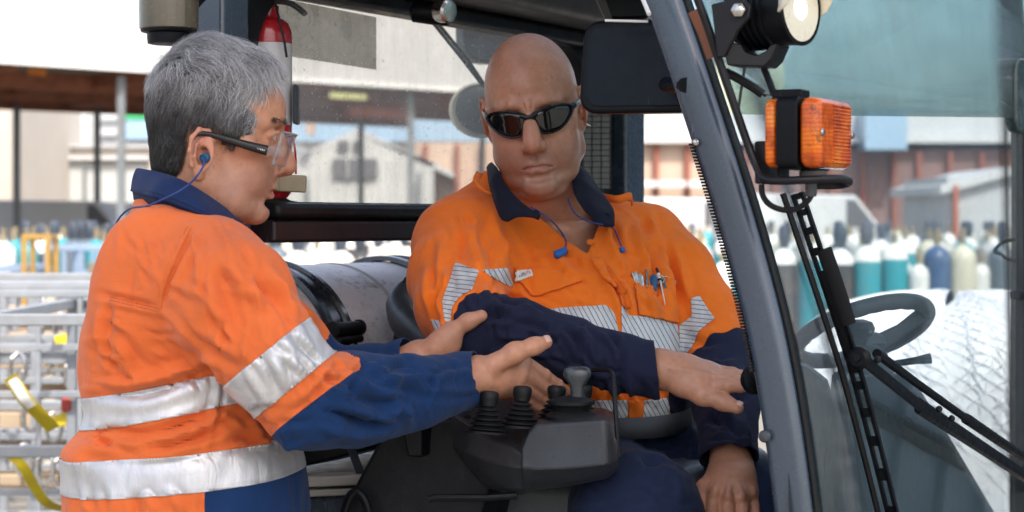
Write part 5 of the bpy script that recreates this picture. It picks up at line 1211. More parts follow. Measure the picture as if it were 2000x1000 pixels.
def skin_mat(name, rough=.42, bump_s=.22):
    m, t, b = mat_new(name); a = t.nodes.new('ShaderNodeAttribute'); a.attribute_name = 'tint'
    n = noise(t, 420, 3, .6); n2 = noise(t, 120, 6, .7)
    c = mixc(t, ramp(t, n2, [(.32, 0.), (.70, .42)]).outputs[0], a.outputs['Color'], (.38, .135, .09)); t.links.new(c, b.inputs['Base Color'])
    b.inputs['Subsurface Weight'].default_value = .07; b.inputs['Subsurface Radius'].default_value = (.011, .004, .002); b.inputs['Subsurface Scale'].default_value = .3
    t.links.new(ramp(t, n2, [(.3, rough - .07), (.7, rough + .09)]).outputs[0], b.inputs['Roughness']); b.inputs['Specular IOR Level'].default_value = .5
    w = t.nodes.new('ShaderNodeTexVoronoi'); w.inputs['Scale'].default_value = 700; t.links.new(coords(t), w.inputs['Vector'])
    mx = mixc(t, .5, n, w.outputs['Distance']); mx2 = mixc(t, .6, mx, noise(t, 150, 5, .7)); bump(t, b, mx2, bump_s * 1.6, .0022); return m
M['skin'] = skin_mat('skin'); M['skin_shiny'] = skin_mat('skin_shiny', .37, .16)
class Pose:
    """places local head or body points in the world"""
    def __init__(s, yaw, pitch, roll, anchor_local, anchor_world, sc=1.0):
        s.R = np.array((Matrix.Rotation(R(yaw), 3, 'Z') @ Matrix.Rotation(R(pitch), 3, 'X') @ Matrix.Rotation(R(roll), 3, 'Y'))); s.s = sc; s.T = V3(anchor_world) - s.R @ (V3(anchor_local) * sc)
    def w(s, p): return Vector(s.R @ (V3(p) * s.s) + s.T)
    warp = None
    def wv(s, v):
        if s.warp: v = s.warp(v)
        return v @ s.R.T * s.s + s.T
    def inv(s, p): return (s.R.T @ (V3(p) - s.T)) / s.s
    def invv(s, v): return (v - s.T) @ s.R / s.s
# ------------------------------------------------------------------ cloth
def cloth(name, col, rough=.85, weave=900, wr=.25, var=.10, sheen=.12, att=None, fadec=None):
    m, t, b = mat_new(name); n = noise(t, 7, 5, .6); lo = tuple(c * (1 - var) for c in col); hi = tuple(min(1, c * (1 + var)) for c in col)
    c = ramp(t, n, [(.3, lo), (.7, hi)]).outputs[0]
    n2 = noise(t, 60, 6, .7); c = mixc(t, ramp(t, n2, [(.55, 0.), (.8, .25)]).outputs[0], c, fadec or tuple(x * .6 for x in col))
    t.links.new(c, b.inputs['Base Color']); b.inputs['Roughness'].default_value = rough; b.inputs['Specular IOR Level'].default_value = .25
    b.inputs['Sheen Weight'].default_value = sheen; b.inputs['Sheen Roughness'].default_value = .5
    w1 = noise(t, 38, 5, .6, dist=1.2); w2 = node(t, 'ShaderNodeTexVoronoi', Scale=weave); t.links.new(coords(t), w2.inputs['Vector'])
    b0 = node(t, 'ShaderNodeBump', Strength=.95, Distance=.016); r1 = node(t, 'ShaderNodeTexNoise', Scale=9, Detail=4, Roughness=.55, Distortion=1.0); r1.noise_type = 'RIDGED_MULTIFRACTAL'; t.links.new(coords(t, (1, 1, .8)), r1.inputs['Vector']); t.links.new(r1.outputs['Fac'], b0.inputs['Height'])
    b1 = node(t, 'ShaderNodeBump', Strength=wr, Distance=.006); t.links.new(w1, b1.inputs['Height']); t.links.new(b0.outputs[0], b1.inputs['Normal'])
    b2 = node(t, 'ShaderNodeBump', Strength=.18, Distance=.0008); t.links.new(w2.outputs['Distance'], b2.inputs['Height']); t.links.new(b1.outputs[0], b2.inputs['Normal']); t.links.new(b2.outputs[0], b.inputs['Normal']); return m
M['orange_faded'] = cloth('orange_cloth_faded', (.70, .148, .036)); M['orange'] = cloth('orange_cloth', (.86, .172, .012))
M['royal'] = cloth('royal_navy_cloth', (.004, .027, .098), sheen=.05); M['navy'] = cloth('navy_cloth', (.010, .013, .037), sheen=.03); M['trouser'] = cloth('navy_trouser_cloth', (.009, .017, .050), sheen=.03)
M['collar_blue'] = cloth('collar_blue_cloth', (.008, .022, .080), wr=.12, sheen=.04); M['collar_navy'] = cloth('collar_navy_cloth', (.007, .009, .022), wr=.12, sheen=.02)
def tape_mat(name, stripes):
    m, t, b = mat_new(name); n = noise(t, 26, 5, .6, coords(t, (1, 1, .35)), 1.0); c = ramp(t, n, [(.35, (.50, .51, .53)), (.65, (.66, .66, .66))]).outputs[0]
    if stripes:
        a = t.nodes.new('ShaderNodeAttribute'); a.attribute_name = 'stripe'; f = t.nodes.new('ShaderNodeMath'); f.operation = 'FRACT'; t.links.new(a.outputs['Fac'], f.inputs[0])
        c = mixc(t, ramp(t, f.outputs[0], [(.0, 1.0), (.13, 1.0), (.19, 0.0)]).outputs[0], c, (.05, .05, .055))
        b.inputs['Roughness'].default_value = .5
    else:
        b.inputs['Metallic'].default_value = .42; b.inputs['Roughness'].default_value = .40
    ea = t.nodes.new('ShaderNodeAttribute'); ea.attribute_name = 'edge'; er = ramp(t, ea.outputs['Fac'], [(.0, 0.), (.0022, 0.), (.0026, .65), (.0036, .65), (.0040, 0.)]); c = mixc(t, er.outputs[0], c, (.16, .16, .18))
    t.links.new(c, b.inputs['Base Color']); n2 = noise(t, 45, 4, .6, coords(t, (1, 1, .25)), .8); bump(t, b, n2, .35, .006); return m
M['tape'] = tape_mat('reflective_tape', False); M['tape_striped'] = tape_mat('segmented_tape', True); M['thread'] = paint('thread', (.20, .20, .22), .8, .1)
def polyfield(p, poly):
    """signed pixel distance to a closed outline, positive inside"""
    poly = np.array(poly, float); d, _ = polyd(p, np.concatenate([poly, poly[:1]])); ins = np.zeros(len(p), bool)
    for i in range(len(poly)):
        a, b = poly[i], poly[(i + 1) % len(poly)]; c = ((a[1] > p[:, 1]) != (b[1] > p[:, 1])) & (p[:, 0] < (b[0] - a[0]) * (p[:, 1] - a[1]) / (b[1] - a[1] + 1e-12) + a[0]); ins ^= c
    return np.where(ins, d, -d)
def near_poly(v, n, poly, back=-.05):
    f = polyfield(pix(v), poly); c = np.array([0, 0, CAMZ]) - v; c /= np.linalg.norm(c, axis=1)[:, None]; w = (n * c).sum(1); return np.minimum(f, (w - back) * 60)
def lift(name, v, t, n, f, off, mat, parent, solid=.0, attrs=None):
    """the piece of a surface where f > 0, lifted off along its normals, with real thickness"""
    ks = list((attrs or {}).keys()); vv, tt, at = clip(v, t, f, [n] + [attrs[k] for k in ks])
    if len(tt) and solid:   # keep one connected piece
        lab = np.arange(len(vv))
        for _ in range(400):
            mn = lab[tt].min(1); new = lab.copy()
            for k in range(3): np.minimum.at(new, tt[:, k], mn)
            new = new[new]
            if (new == lab).all(): break
            lab = new
        big = np.bincount(lab[tt[:, 0]]).argmax(); tt = tt[lab[tt[:, 0]] == big]; us = np.unique(tt); mp = np.full(len(vv), -1); mp[us] = np.arange(len(us)); vv, tt, at = vv[us], mp[tt], [a[us] for a in at]
    nn = at[0] / (np.linalg.norm(at[0], axis=1)[:, None] + 1e-9)
    if not len(tt): return None
    return nmesh(name, vv + nn * off, tt, mat, parent, attrs={k: a for k, a in zip(ks, at[1:])}, nrm=None if solid else nn, solid=solid, offset=1)
def stitch(name, pts3, parent, mat, r=.0007, dash=.006, gap=.003):
    """a row of stitches along a 3-D line, laid on the cloth"""
    mb = MB(); acc = 0
    for p, q in zip(pts3[:-1], pts3[1:]):
        L = (q - p).length
        if L < 1e-6: continue
        k = 0
        while k < L: mb.tube([p.lerp(q, k / L), p.lerp(q, min(1, (k + dash) / L))], r, 4, caps=False); k += dash + gap
    return tag(mb.build(name, mat, parent), kind='stuff') if mb.v else None
def hand(F, wrist, wr, mcps, fingers, thumb, k=.009, web=True):
    """wrist (px, py, Y); four knuckles; each finger [PIP, DIP, tip]; thumb [CMC, MCP, IP, tip] - all in photo columns, rows and distance"""
    Wp = P(*wrist); K = [P(*m) for m in mcps]
    for i, m in enumerate(K):
        F.chain([Wp.lerp(m, .0), Wp.lerp(m, .45), m], [wr * .62, wr * .50, .0112 if i < 3 else .0098], k + .008)
    for a, b in zip(K[:-1], K[1:]): F.cap(a.lerp(Wp, .12), b.lerp(Wp, .12), .0105, .0100, k)
    T_ = [P(*t) for t in thumb]; F.chain(T_, [.0140, .0122, .0108, .0088], k); F.cap(T_[1], K[0].lerp(Wp, .35), .0100, .0105, .012)
    for i, fg in enumerate(fingers):
        pts = [K[i]] + [P(*f) for f in fg]; s_ = (1.0, 1.03, .98, .86)[i]
        F.chain(pts, [.0108 * s_, .0098 * s_, .0086 * s_, .0070 * s_], .0028)
        for j in (1, 2): F.ell(pts[j], (.0105 * s_ - .0010 * j,) * 3, .003)
def hand_tint(v):
    base = np.array([.52, .258, .155]); c = np.tile(base, (len(v), 1)); s1 = vnoise(v * 60, 4); s2 = vnoise(v * 180, 6); c *= (1 + .10 * s1 + .06 * s2)[:, None]
    w = (np.clip((vnoise(v * 110, 12) - .45) / .3, 0, 1) * .25)[:, None]; return np.clip(c * (1 - w) + np.array([.33, .13, .09]) * w, 0, 1)
def nail(tip, prev, up, name, parent, r=.0062):
    tip, prev, up = P(*tip), P(*prev), Vector(up); d = (tip - prev).normalized(); up = (up - d * up.dot(d)).normalized(); sd_ = d.cross(up); rows = []
    for i in range(6):
        u = -.6 + 1.25 * i / 5; w_ = r * (1 - .25 * max(0, u) ** 2); rows.append([tip + d * (u * r * .9 + .002) + sd_ * (w_ * math.sin(a_)) + up * (.0088 * .55 + w_ * math.cos(a_) * .62 - u * u * .0012 - u * .0006) for a_ in [R(x) for x in range(-62, 63, 20)]])
    return MB().grid(rows).build(name, M['nail'], parent, solid=.0005)
m, t, b = mat_new('nail'); b.inputs['Base Color'].default_value = (.60, .36, .28, 1); b.inputs['Roughness'].default_value = .25; M['nail'] = m
def joined(name, pieces, parent, mat):
    """one continuous body mesh out of its modelled regions"""
    V, Q, C = [], [], []; o = 0
    for v, q, c in pieces: V.append(v); Q.append(tris(q) + o); C.append(c); o += len(v)
    return nmesh(name, np.concatenate(V), np.concatenate(Q), mat, parent, attrs={'tint': np.concatenate(C)})
def box_of(pts, pad):
    a = np.array([V3(p) for p in pts]); return a.min(0) - pad, a.max(0) + pad
def drape(v, q, amp, scale, seed, stretch=(1, 1, 1)):
    n = normals(v, q); s_ = np.array(stretch); d = vnoise(v * scale * s_, seed) + .5 * vnoise(v * scale * 2.1 * s_, seed + 1); return v + n * (amp * d)[:, None]

# ================================================================== the grey haired man standing outside the cab
def grey_man():
    root = empty('person', (P(330, 430, 2.62).x, 2.62, 0)); tag(root, 'grey haired man in faded orange and blue work shirt, reaching into the cab', 'person')
    HP = Pose(-77, -8, 1.5, (0, .124, -.0215), P(574, 329, 2.63), .945)
    def warp(v):
        v = v.copy(); y, z = v[:, 1], v[:, 2]; v[:, 1] = np.where(y < -.015, -.015 + (y + .015) * .80, y); v[:, 2] = np.where(z > .05, .05 + (z - .05) * (1.00 - .07 * np.clip((y + .01) / .08, 0, 1) - .10 * np.clip((-y - .01) / .06, 0, 1)), z); return v
    HP.warp = warp
    nk = [HP.inv(P(398, 372, 2.605)), HP.inv(P(372, 425, 2.615)), HP.inv(P(345, 500, 2.62))]
    F = head_field('grey', ([(0, -.022, -.055)] + [tuple(x) for x in nk], [.053, .054, .058, .075]))
    v, q = F.mesh(2)
    c = skin_tint(v, 'grey')
    lo_ = v[:, 2] < -.03; fr = np.clip((v[:, 1] - .0) / .05, 0, 1); v[:, 2] = np.where(lo_, v[:, 2] + (-.03 - v[:, 2]) * .01 * fr, v[:, 2])
    hv = HP.wv(v); keep = hv[:, 2] > P(0, 480, 2.6).z; kq = q[keep[q].all(1)]
    # arms: right near, left far
    RA = [P(418, 556, 2.49), P(452, 582, 2.44), P(520, 686, 2.41), P(606, 786, 2.43), P(700, 778, 2.49), P(800, 768, 2.56), P(905, 745, 2.645), P(938, 739, 2.66), P(975, 733, 2.675)]
    RR = [.072, .076, .063, .059, .058, .049, .037, .034, .034]
    LA = [P(425, 560, 2.74), P(545, 670, 2.80), P(640, 760, 2.84), P(720, 735, 2.83), P(800, 712, 2.81), P(840, 702, 2.80)]
    LR = [.060, .060, .056, .043, .035, .034]
    H1 = Field(*box_of([P(915, 640, 2.62), P(1120, 820, 2.80)], .02), .0019)
    H1.chain([P(880, 750, 2.63), P(930, 737, 2.655)], [.028, .026], .01)
    hand(H1, (936, 736, 2.66), .030, [(1020, 706, 2.700), (1014, 727, 2.688), (1005, 746, 2.685), (992, 761, 2.69)],
         [[(1062, 734, 2.73), (1088, 752, 2.75), (1106, 765, 2.765)], [(1058, 755, 2.73), (1086, 774, 2.75), (1104, 786, 2.765)], [(1046, 771, 2.73), (1072, 790, 2.75), (1090, 800, 2.765)], [(1030, 781, 2.725), (1050, 796, 2.74), (1066, 805, 2.755)]],
         [(962, 712, 2.645), (1006, 689, 2.648), (1043, 676, 2.655), (1066, 669, 2.66)])
    for y0, y1 in ((708, 704), (727, 724), (743, 742)): H1.cap(P(958, y0 + 8, 2.64), P(1008, y1, 2.683), .0022, .0030, .006)
    h1 = H1.mesh(2)
    H2 = Field(*box_of([P(785, 590, 2.74), P(985, 750, 2.96)], .02), .0022)
    H2.chain([P(770, 718, 2.815), P(818, 706, 2.81)], [.028, .026], .01)
    hand(H2, (822, 703, 2.81), .030, [(903, 668, 2.855), (902, 688, 2.865), (896, 705, 2.87), (884, 719, 2.865)],
         [[(938, 690, 2.92), (962, 700, 2.935), (978, 706, 2.935)], [(936, 706, 2.93), (958, 716, 2.94), (972, 722, 2.94)], [(926, 722, 2.93), (945, 732, 2.94), (958, 738, 2.94)], [(910, 732, 2.92), (926, 742, 2.93), (938, 748, 2.93)]],
         [(846, 682, 2.795), (880, 650, 2.80), (914, 628, 2.80), (940, 617, 2.80)])
    H2.ell(P(868, 672, 2.80), (.024, .016, .020), .012)
    h2 = H2.mesh(2)
    # inner body and legs
    B = Field((-.62, 2.40, .0), (.02, 2.86, 1.46), .010)
    B.loft([(.80, -.395, 2.62, .10, .13, 0), (1.05, -.40, 2.62, .12, .15, 0), (1.25, -.41, 2.62, .10, .15, 0), (1.40, -.405, 2.62, .07, .12, 0), (1.46, -.40, 2.62, .05, .05, 0)])
    B.chain(RA[:-1], [r * .45 for r in RR], .02); B.chain(LA[:-1], [r * .45 for r in LR], .02)
    for y in (2.50, 2.74): B.chain([(-.41, y, .86), (-.40, y, .48), (-.42, y, .08)], [.07, .05, .035], .02); B.cap((-.42, y, .04), (-.27, y, .03), .03, .025, .02)
    bv_, bq = B.mesh(1); bc = hand_tint(bv_)
    used = np.unique(kq); mp = np.full(len(hv), -1); mp[used] = np.arange(len(used))
    body = joined('body', [(hv[used], mp[kq], c[used]), (h1[0], h1[1], hand_tint(h1[0])), (h2[0], h2[1], hand_tint(h2[0])), (bv_, bq, bc)], root, M['skin'])
    nail((1066, 669, 2.66), (1043, 676, 2.655), (.35, -.6, .7), 'thumb_nail', root, .0075)
    # ---- shirt
    S = Field((-.64, 2.30, .93), (.02, 3.0, 1.58), .0042)
    def sec(py, xl, xr, ry, Y=2.62, turn=0.0): a, b_ = P(xl, py, Y), P(xr, py, Y); return (a.z, (a.x + b_.x) / 2, Y, (b_.x - a.x) / 2, ry, turn)
    S.loft([sec(1060, 132, 604, .19), sec(1000, 132, 602, .19), sec(940, 131, 597, .188), sec(900, 135, 590, .185), sec(868, 150, 580, .182), sec(842, 176, 572, .176), sec(800, 176, 568, .175), sec(740, 164, 570, .176), sec(650, 166, 574, .18), sec(590, 182, 568, .18), sec(540, 196, 556, .175), sec(490, 216, 505, .155), sec(450, 240, 462, .12), sec(418, 260, 448, .085), sec(392, 268, 440, .064)], pw=2.3)
    S.cap(P(360, 492, 2.58), P(410, 540, 2.49), .060, .070, .05); S.cap(P(360, 492, 2.66), P(415, 550, 2.74), .055, .060, .05)
    S.ell(P(205, 880, 2.56), (.050, .10, .026), .03); S.ell(P(300, 560, 2.50), (.07, .05, .10), .04)
    T_ = Field((-.64, 2.25, .93), (.05, 3.0, 1.58), .0042)
    S.cap(RA[0], RA[1], RR[0], RR[1], .035)
    S.chain(RA[1:], RR[1:], .010); S.chain(LA, LR, .02)
    v, q = S.mesh(3)
    wr = [ # back and side
        (-.0035, 7, [(188, 572), (250, 586), (310, 600)]), (.0022, 8, [(186, 584), (250, 598), (312, 612)]),
        (-.0040, 7, [(378, 448), (352, 500), (326, 560), (318, 604)]), (.0030, 8, [(392, 452), (368, 505), (342, 565), (334, 606)]), (-.0016, 4, [(362, 440), (338, 496), (313, 556), (305, 598)]),
        (.0060, 16, [(318, 604), (350, 640), (400, 676), (440, 702)]), (-.0070, 14, [(335, 610), (372, 650), (430, 690), (470, 716)]), (.0055, 14, [(356, 606), (385, 640), (440, 680), (480, 712)]),
        (.0050, 18, [(196, 640), (225, 670), (262, 720), (292, 750)]), (-.0045, 16, [(215, 640), (248, 680), (280, 726)]), (.0035, 10, [(200, 590), (196, 650), (206, 720)]), (-.003, 10, [(214, 592), (210, 650), (220, 720)]),
        (.0045, 14, [(180, 742), (240, 752), (320, 735), (400, 706), (452, 694)]), (-.0045, 14, [(190, 766), (260, 772), (340, 752), (420, 722)]),
        (.0050, 16, [(200, 860), (280, 868), (360, 846), (430, 812), (470, 790)]), (-.0055, 13, [(200, 842), (280, 850), (350, 832), (420, 800)]), (.0040, 14, [(240, 890), (330, 884), (420, 858), (480, 820)]), (-.0040, 12, [(260, 880), (340, 868), (420, 842)]),
        (-.0060, 10, [(180, 842), (196, 862), (226, 868)]), (.0060, 12, [(150, 872), (190, 880), (240, 884)]), (.0040, 8, [(176, 845), (190, 858), (215, 850)]),
        (.0030, 12, [(480, 800), (500, 840), (520, 875)]), (-.0030, 10, [(505, 800), (522, 840), (540, 872)]), (.0030, 10, [(545, 830), (556, 860), (570, 880)]),
        (.0030, 12, [(330, 960), (350, 985), (360, 1010)]), (-.0025, 10, [(200, 950), (205, 980), (204, 1010)]), (.0028, 10, [(160, 940), (168, 970), (166, 1005)]),
        (.0030, 9, [(420, 700), (425, 760), (412, 830), (400, 890)]), (-.0024, 5, [(430, 720), (434, 770), (424, 830)]),
        # upper sleeve
        (.0040, 18, [(450, 500), (480, 560), (520, 620)]), (-.0040, 16, [(420, 520), (450, 590), (490, 660)]), (.0035, 14, [(400, 560), (430, 620), (468, 690)]), (.0040, 15, [(520, 520), (550, 570), (585, 620)]), (-.0035, 12, [(500, 520), (535, 580), (570, 640)]),
        (-.0030, 12, [(500, 690), (530, 740), (552, 775)]), (.0030, 12, [(545, 650), (575, 700), (600, 740)]), (-.0028, 9, [(575, 650), (600, 690), (620, 715)]), (.003, 10, [(480, 720), (505, 760), (525, 790)]),
        (.0035, 12, [(560, 790), (590, 770), (630, 730), (650, 700)]), (-.0028, 9, [(570, 808), (604, 785), (640, 742)]),
        # forearm
        (.0090, 16, [(662, 706), (690, 740), (740, 768), (790, 760)]), (-.0090, 13, [(672, 742), (710, 776), (760, 788), (800, 770)]), (.0080, 14, [(655, 770), (690, 800), (745, 815), (800, 800)]), (-.0060, 12, [(650, 800), (700, 828), (760, 835)]),
        (.0060, 12, [(700, 700), (740, 730), (780, 742), (840, 735)]), (-.0060, 11, [(720, 716), (765, 748), (810, 765), (830, 790)]), (.0045, 11, [(760, 770), (790, 800), (800, 830)]), (-.0035, 9, [(800, 770), (860, 776), (930, 772)]), (.0030, 9, [(800, 758), (870, 762), (940, 758)]),
        (.0040, 10, [(840, 740), (880, 730), (920, 726)]), (-.0030, 8, [(850, 724), (890, 718), (920, 716)]), (.0040, 14, [(620, 830), (680, 848), (740, 838)]), (.0030, 8, [(760, 700), (790, 698), (815, 692)]), (-.003, 7, [(735, 705), (770, 712), (800, 702)]), (-.0025, 6, [(884, 712), (894, 745), (890, 782)]),
        (.0030, 8, [(880, 772), (915, 762), (948, 752)]), (-.0028, 6, [(886, 762), (918, 752), (946, 742)]), (.0028, 9, [(905, 716), (918, 736), (925, 760)])]
    wr += auto_folds(1, [(200, 610), (330, 620), (470, 730), (470, 760), (180, 770)], 30, 22, 26, .0026, 7, 70) + auto_folds(2, [(190, 845), (560, 800), (590, 865), (140, 890)], -6, 16, 22, .0030, 7, 90) + auto_folds(3, [(150, 985), (400, 985), (400, 1000), (150, 1000)], 85, 12, 6, .003, 8, 50)
    wr += auto_folds(4, [(330, 480), (470, 460), (560, 540), (620, 640), (600, 780), (480, 760), (340, 600)], 58, 20, 34, .0030, 8, 90) + auto_folds(5, [(640, 720), (860, 712), (860, 790), (660, 850)], 25, 45, 30, .0034, 7, 60) + auto_folds(6, [(210, 470), (340, 440), (300, 580), (200, 570)], 75, 25, 12, .0018, 7, 60)
    v = drape(v, q, .0022, 16, 3, (1, 1, 1)); v = drape(v, q, .0011, 42, 8, (1, 1, .6)); v = folds(v, q, [(max(-.0088, min(.0088, a * 2.1)) * (.5 if l[-1][0] > 870 else 1), w_ * .85, l) for a, w_, l in wr]); v = relax(v, q, 1)
    n = normals(v, q); t3 = tris(q)
    dR, tR = polyd(v, [V3(p) for p in RA]); dL, tL = polyd(v, [V3(p) for p in LA]); dA = np.minimum(dR, dL)
    # far arm first: navy from its elbow on
    ax = V3((RA[3] - RA[1]).normalized()); c1 = V3(P(622, 780, 2.41)); along = (v - c1) @ ax
    fore = np.minimum((v - V3(P(600, 750, 2.41))) @ V3((RA[4] - RA[2]).normalized()), .5)
    navyR = np.minimum(along + .0 , .098 - dR); navyR = np.maximum(navyR, np.where((tR > .50) & (dR < .085), .03, -1))
    navyL = np.where((tL > .42) & (dL < .08), .02, -.02)
    Sx = (v[:, 0] - P(402, 960, 2.45).x); lowz = P(360, 925, 2.45).z + .083 * (v[:, 0] - P(360, 925, 2.45).x)
    onbody = dR - .085
    panel = np.minimum(np.minimum(lowz - .020 - v[:, 2], Sx), .4)
    fn = np.maximum(np.maximum(navyR, navyL), np.where(dR > .10, panel, -.02))
    def cut_end(p, d, dist, r): return np.where(dist < r, (V3(p) - v) @ V3(Vector(d).normalized()), 1.0)
    endR = cut_end(P(938, 741, 2.65), (.82, -.10, .22), polyd(v, [V3(p) for p in RA[-3:]])[0], .06); endL = cut_end(P(802, 712, 2.81), P(802, 712, 2.81) - P(740, 728, 2.825), polyd(v, [V3(p) for p in LA[-3:]])[0], .06)
    v, t3, (n, fn, ends, dR, tR, dL, tL) = clip(v, t3, np.minimum(endR, endL), [n, fn, np.minimum(endR, endL), dR, tR, dL, tL])
    lowz = P(360, 925, 2.45).z + .083 * (v[:, 0] - P(360, 925, 2.45).x)
    ov, ot, oa = clip(v, t3, -fn, [n]); sh = nmesh('shirt', ov, ot, M['orange_faded'], root, nrm=oa[0])
    nv, nt_, na = clip(v, t3, fn, [n]); nmesh('blue_panel', nv, nt_, M['royal'], sh, nrm=None, solid=.0022, offset=-1)
    # tape: two body bands, two sleeve bands
    uz = P(320, 785, 2.45).z + .195 * (v[:, 0] - P(320, 785, 2.45).x)
    far = np.clip((v[:, 1] - 2.62) * 2, 0, .06)
    bt = np.minimum(.0205 - np.abs(v[:, 2] - uz - far * .0), np.where((v[:, 0] > P(478, 700, 2.42).x) | (dR < .064), -.01, .05))
    bt = np.minimum(bt, np.where(dL < .075, -.01, .05)); lift('reflective_tape', v, t3, n, bt, .0008, M['tape'], sh, .0009, attrs={'edge': bt})
    bl_ = np.minimum(.0235 - np.abs(v[:, 2] - lowz), np.minimum(dR - .068, dL - .064)); lift('reflective_tape', v, t3, n, bl_, .0008, M['tape'], sh, .0009, attrs={'edge': bl_})
    ct = V3(P(552, 718, 2.41)); tn = V3((P(600, 770, 2.41) - P(520, 672, 2.41)).normalized()); sl = np.minimum(.0265 - np.abs((v - ct) @ tn), .092 - dR); sl = np.where((tR > .55) | (tR < .12) | (dR > .089), -1, sl); lift('reflective_tape', v, t3, n, sl, .0008, M['tape'], sh, .0009, attrs={'edge': sl})
    # collar: stand and fall
    top = [(470, 434, 2.60), (432, 404, 2.545), (388, 374, 2.52), (342, 350, 2.525), (300, 338, 2.555), (268, 333, 2.62), (288, 336, 2.69), (345, 355, 2.725), (420, 400, 2.71), (466, 434, 2.655)]
    mid = [(474, 440, 2.59), (440, 422, 2.528), (392, 394, 2.497), (338, 368, 2.502), (296, 354, 2.537), (261, 348, 2.62), (282, 352, 2.70), (342, 372, 2.745), (428, 410, 2.725), (470, 440, 2.662)]
    bot = [(471, 451, 2.585), (444, 442, 2.520), (394, 420, 2.484), (334, 396, 2.486), (290, 383, 2.523), (257, 374, 2.62), (276, 378, 2.71), (340, 398, 2.758), (432, 428, 2.735), (471, 452, 2.668)]
    rows = [smoothpath([P(*p) for p in r_], 5) for r_ in (top, mid, bot)]; rr = []
    for a, b_, c_ in zip(*rows): rr.append(smoothpath([a - Vector((0, 0, .002)), a.lerp(b_, .08) + Vector((0, 0, .002)), b_, c_], 4))
    MB().grid(rr).build('collar', M['collar_blue'], sh, solid=.0035, angle=70)
    stitch('stitching', [r_[-3] + (r_[-3] - Vector((-.24, 2.62, r_[-3].z))).normalized() * .0022 if False else r_[-2] + Vector((0, -.0024, .0012)) for r_ in rr[:26]], sh, M['navy'], .0005, .003, .002)
    stand = [smoothpath([P(x + 2, y - 10, Y + .008) for x, y, Y in bot], 4), smoothpath([P(x + 6, y + 16, Y + .012) for x, y, Y in bot], 4)]
    MB().grid([list(r_) for r_ in zip(*stand)]).build('collar_stand', M['collar_blue'], sh, solid=.003)
    MB().lathe([(.001, .0014), (.004, .0016), (.0062, .0020), (.0065, .0006), (.006, 0)], P(456, 441, 2.548) , (.3, -.93, .2), 16).build('button', M['royal'], sh)
    # seams
    PV = pix(v); NB = np.where(n[:, 1] < .1, 0, 1e6)
    PV = pix(v)
    def on(px, py, lift_=.0018):
        d = ((PV - np.array([px, py])) ** 2).sum(1) + NB; i = np.argpartition(d, 40)[:40]; w_ = np.exp(-d[i] / 18) + 1e-9; w_ /= w_.sum(); q_ = (v[i] * w_[:, None]).sum(0); m_ = (n[i] * w_[:, None]).sum(0); m_ /= np.linalg.norm(m_); o_ = P(px, py, q_[1]); return o_ + Vector(m_) * lift_
    def seam(line, nm='stitching', mat=None, **k):
        pts = [(a.x, a.y) for a in smoothpath([(x, y, 0) for x, y in line], 7)]; stitch(nm, [on(x, y, .0006) for x, y in pts], sh, mat or M['thread_orange'], **k)
    M['thread_orange'] = paint('thread_orange', (.50, .12, .03), .8, .1)
    for ln in ([(188, 574), (250, 589), (312, 603)], [(188, 580), (250, 595), (312, 609)], [(374, 444), (346, 502), (322, 562), (315, 604)], [(367, 442), (341, 498), (316, 558), (308, 600)]): seam(ln, r=.0005, dash=.0025, gap=.0016)
    # trousers and boots, below the picture
    Tr = Field((-.64, 2.36, .0), (-.15, 2.90, 1.0), .010)
    Tr.loft([(.78, -.40, 2.62, .145, .17, 0), (.98, -.40, 2.62, .145, .17, 0)])
    for y in (2.53, 2.71): Tr.chain([(-.41, y, .82), (-.40, y, .48), (-.42, y, .10)], [.105, .085, .075], .03)
    tv, tq = Tr.mesh(2); tv = drape(tv, tq, .006, 10, 5); nmesh('trousers', tv, tq, M['royal'], root)
    for y in (2.53, 2.71):
        Bo = Field((-.52, y - .08, -.01), (-.18, y + .08, .16), .008); Bo.chain([(-.42, y, .13), (-.42, y, .05), (-.26, y, .038)], [.058, .050, .042], .03); o = Bo.mesh(2); o[0][:, 2] = np.maximum(o[0][:, 2], .001); nmesh('boot', o[0], o[1], M['black_plastic'], root)
    # ---- hair
    # undercoat that keeps the scalp from shining through; the strands grow from it
    def hairline(p, grow):
        y, z, x = p[:, 1], p[:, 2], np.abs(p[:, 0])
        return np.where(y > .070, .100 - (x / .06) ** 2 * .012, np.where(y > .055, -.006 + (y - .055) * 6.8, np.where(y > .020, -.012, np.where(y > -.036, .012, -.084)))) + grow
    U = Field((-.1, -.125, -.12), (.1, .12, .16), .0025); U.ell((0, -.010, .044), (.0790, .0975, .0915), 0); U.ell((0, -.040, -.030), (.057, .046, .055), .03); U.ell((0, .034, .082), (.052, .052, .044), .03); U.ell((0, .022, .022), (.0800, .053, .054), .015)
    uv, uq = U.mesh(1); ut = tris(uq); un = normals(uv, uq); cv, ctr, ca = clip(uv, ut, uv[:, 2] - hairline(uv + np.array([0, .0065, 0]), .007), [un])
    rs = np.random.RandomState(9); N = 30000; A_ = np.linalg.norm(np.cross(uv[ut[:, 1]] - uv[ut[:, 0]], uv[ut[:, 2]] - uv[ut[:, 0]]), axis=1); pick = rs.choice(len(ut), N * 3, p=A_ / A_.sum()); r1, r2 = np.sqrt(rs.rand(N * 3)), rs.rand(N * 3); bw = np.stack([1 - r1, r1 * (1 - r2), r1 * r2], 1)
    pts = (uv[ut[pick]] * bw[:, :, None]).sum(1); nr = (un[ut[pick]] * bw[:, :, None]).sum(1); mk_ = pts[:, 2] > hairline(pts, 0) + np.abs(rs.randn(N * 3)) * .006; pts, nr = pts[mk_][:N], nr[mk_][:N]; N = len(pts); nr /= np.linalg.norm(nr, axis=1)[:, None]
